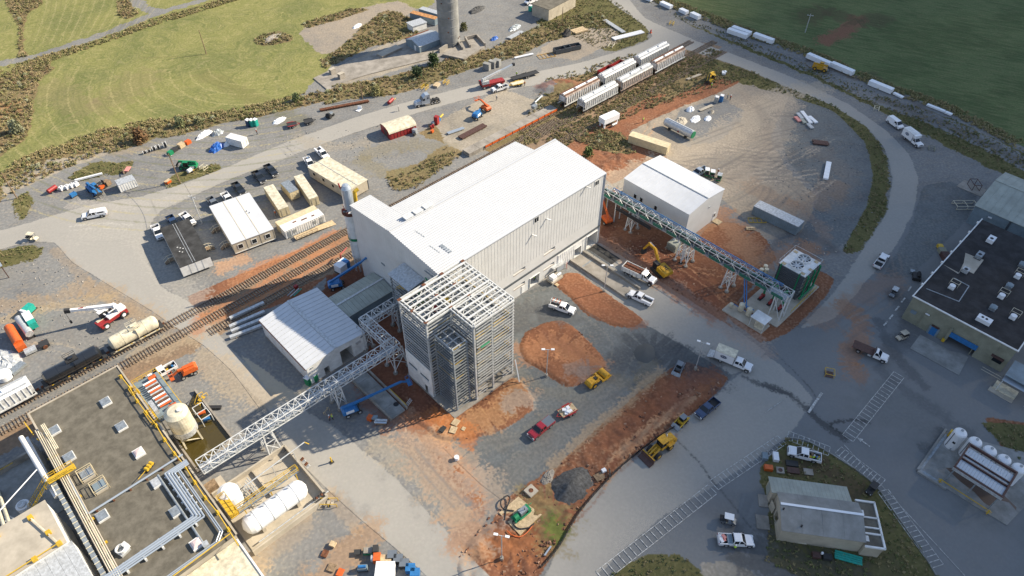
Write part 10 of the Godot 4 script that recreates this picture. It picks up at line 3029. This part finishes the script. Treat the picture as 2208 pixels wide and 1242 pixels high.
# ---------------------------------------------------------------- people
func figure(joints: Array,cell: float) -> ArrayMesh:
	# one continuous body: tapered capsules [a, b, ra, rb] joined with a smooth minimum, meshed as surface nets
	var lo := V(-0.6,-0.02,-0.6)
	var n := Vector3i(ceili(1.2 / cell),ceili(1.95 / cell),ceili(1.2 / cell))
	var f := PackedFloat32Array()
	f.resize((n.x+1)*(n.y+1)*(n.z+1))
	var id := func(x: int,y: int,z: int) -> int: return (z*(n.y+1)+y)*(n.x+1)+x
	f.fill(1.0)
	for j in joints:
		var a: Vector3 = j[0]
		var b: Vector3 = j[1]
		var m := maxf(j[2],j[3])+0.12
		var p0 := ((a.min(b) - Vector3.ONE*m - lo) / cell).floor()
		var p1 := ((a.max(b)+Vector3.ONE*m - lo) / cell).ceil()
		for z in range(maxi(0,int(p0.z)),mini(n.z,int(p1.z))+1):
			for y in range(maxi(0,int(p0.y)),mini(n.y,int(p1.y))+1):
				for x in range(maxi(0,int(p0.x)),mini(n.x,int(p1.x))+1):
					var p := lo+V(x,y,z)*cell
					var h := clampf((p - a).dot(b - a) / maxf((b - a).length_squared(),1e-6),0.0,1.0)
					var d: float = p.distance_to(a.lerp(b,h)) - lerpf(j[2],j[3],h)
					var i: int = id.call(x,y,z)
					var k := clampf(0.5+0.5*(f[i] - d) / 0.03,0.0,1.0)
					f[i] = lerpf(f[i],d,k) - 0.03*k*(1.0 - k)
	var at := {}
	for z in n.z:
		for y in n.y:
			for x in n.x:
				var sum := Vector3.ZERO
				var w := 0.0
				var neg := 0
				for c in 8:
					var o := Vector3i(c & 1,(c >> 1) & 1,c >> 2)
					var v: float = f[id.call(x+o.x,y+o.y,z+o.z)]
					neg += 1 if v < 0.0 else 0
					var q := 1.0 / (absf(v)+0.004)
					sum += V(o.x,o.y,o.z)*q
					w += q
				if neg > 0 and neg < 8:
					at[Vector3i(x,y,z)] = lo+(V(x,y,z)+sum / w)*cell
	var st := SurfaceTool.new()
	st.begin(Mesh.PRIMITIVE_TRIANGLES)
	st.set_smooth_group(0)
	var axes := [Vector3i(1,0,0),Vector3i(0,1,0),Vector3i(0,0,1)]
	for k in at:
		for a in 3:
			var va: float = f[id.call(k.x,k.y,k.z)]
			var e: Vector3i = k+axes[a]
			var vb: float = f[id.call(e.x,e.y,e.z)]
			if (va < 0.0) == (vb < 0.0):
				continue
			var u: Vector3i = axes[(a+1) % 3]
			var v: Vector3i = axes[(a+2) % 3]
			if at.has(k - u) and at.has(k - v) and at.has(k - u - v):
				var q := [at[k],at[k - u],at[k - u - v],at[k - v]]
				if va < 0.0:
					q.reverse()
				quad_col(st,q)
	st.generate_normals()
	return st.commit()

func quad_col(st: SurfaceTool,q: Array) -> void:
	for i in [0,1,2,0,2,3]:
		var p: Vector3 = q[i]
		var c := Color(0.05,0.06,0.09)
		if p.y > 1.5 or (p.y < 1.02 and p.y > 0.72 and absf(p.z) > 0.24) or (absf(p.x) > 0.34):
			c = Color(0.42,0.24,0.16)
		elif p.y > 0.95:
			c = Color(0.3,0.3,0.28)
		elif p.y < 0.1:
			c = Color(0.06,0.04,0.03)
		st.set_color(c)
		st.add_vertex(p)

func build_people() -> void:
	M.body = mat(Color(1,1,1),0.85)
	M.body.vertex_color_use_as_albedo = true
	var meshes := []
	for pose in 2:
		var s := 0.16*pose
		var j := [[V(0,1.0,-0.08),V(0,1.0,0.08),0.13,0.13],[V(0,1.0,0),V(0.02,1.36,0),0.14,0.17],[V(0.02,1.4,-0.13),V(0.02,1.4,0.13),0.085,0.085],[V(0.02,1.45,0),V(0.03,1.56,0),0.06,0.055],[V(0.03,1.62,0),V(0.045,1.7,0),0.09,0.1],[V(0.13,1.63,0),V(0.15,1.62,0),0.02,0.015]]
		for z in [-1,1]:
			var k: float = z*s
			j.append_array([[V(0,0.96,z*0.1),V(0.03+k*0.7,0.52,z*0.11),0.095,0.065],[V(0.03+k*0.7,0.52,z*0.11),V(-0.02+k,0.08,z*0.11),0.065,0.042],[V(-0.02+k,0.05,z*0.11),V(0.16+k,0.04,z*0.13),0.045,0.04]])
			var e := V(-0.02 - k,1.14,z*0.27) if pose == 0 else V(0.1 - k*0.5,1.12,z*0.24)
			var hnd := V(0.06 - k,0.9,z*0.29) if pose == 0 else V(0.36 - k*0.4,1.08,z*0.17)
			j.append_array([[V(0.02,1.4,z*0.19),e,0.06,0.046],[e,hnd,0.045,0.033],[hnd,hnd+(hnd - e).normalized()*0.07,0.036,0.036]])
			for g in 5:
				var d := (hnd - e).normalized()
				var side := V(d.y,-d.x,0).normalized()
				var p: Vector3 = hnd+d*(0.08 if g < 4 else 0.02)+side*((g - 1.5)*0.02 if g < 4 else 0.05)
				j.append([p,p+d*[0.07,0.08,0.075,0.055,0.05][g]+V(0.015,0,-z*0.02),0.01,0.008])
		meshes.append(figure(j,0.03))
	var who := [
		[U(-50.85,2.41),0,1,0,0.2,"person in a lime vest and white helmet beside the blue boom lift"],[U(-51.37,2.22),0,2,1,2.2,"person in an orange vest facing the one in lime by the blue lift"],
		[U(-46.07,-2.82),1,1,1,1.0,"person in a lime top bending near the weighbridge kerb"],[U(-16.29,71.57),0,1,1,0.4,"person in a lime vest beside the white pickup with sacks"],
		[U(9.13,71.85),1,1,1,0.8,"person in a lime vest at the tailgate of the tool pickup, nearer the cab"],[U(9.49,72.6),1,1,0,2.6,"person in a lime vest at the tailgate of the tool pickup, behind the other"],
		[U(28.51,-81.11),0,0,1,-0.6,"person in dark trousers walking on the road near the semi tractor"],[U(112.31,-22.59),0,1,1,0.5,"person in a lime vest standing below the black and yellow telehandler"],
		[U(79.25,-24.66),0,1,0,1.5,"person in a lime vest on the soil by the track embankment"],[U(110.3,-13.88),0,2,1,1.0,"person in an orange vest beside the blue portable toilet"],
		[U(110.14,-14.82),1,0,0,2.0,"person in grey clothes bending beside the blue portable toilet"],[U(-10.34,-99.38),0,2,1,0.3,"person in an orange vest on the gravel below the toilets"],
		[U(73.15,6.85),0,2,1,0.0,"person in an orange vest beside the carts behind the small hall"],[U(68.26,-65.45),0,2,0,0.7,"person in an orange vest at the yellow flat trailer"],
		[U(70.92,-71.94),0,1,1,0.7,"person in a lime vest behind the crane truck boom"],[U(-26.29,-61.31),1,2,1,1.4,"person in an orange vest beside the narrow cream container"],[U(55.3,-64.95),0,0,1,0.7,"person in dark clothes alone on the gravel above the dock"],
		[U(5.43,1.92),0,1,0,-1.2,"person in a lime vest in the open doorway of the tall hall"]]
	for w in who:
		var t := thing("person",w[5],"person",v3(w[0],0.12),w[4],"people on the site")
		put(t,"body",meshes[w[1]],M.body)
		put(t,"helmet",lathe_mesh([0.15,1.7,0.125,1.71,0.12,1.77,0.08,1.83,0.0,1.85],12),M.plastic_white if w[3] else M.yellow)
		if w[2] > 0:
			var v := put(t,"vest",lathe_mesh([0.19,0.98,0.2,1.2,0.22,1.38,0.12,1.47],14),M.hivis if w[2] == 1 else M.orange)
			v.scale = V(0.85,1,1.05)
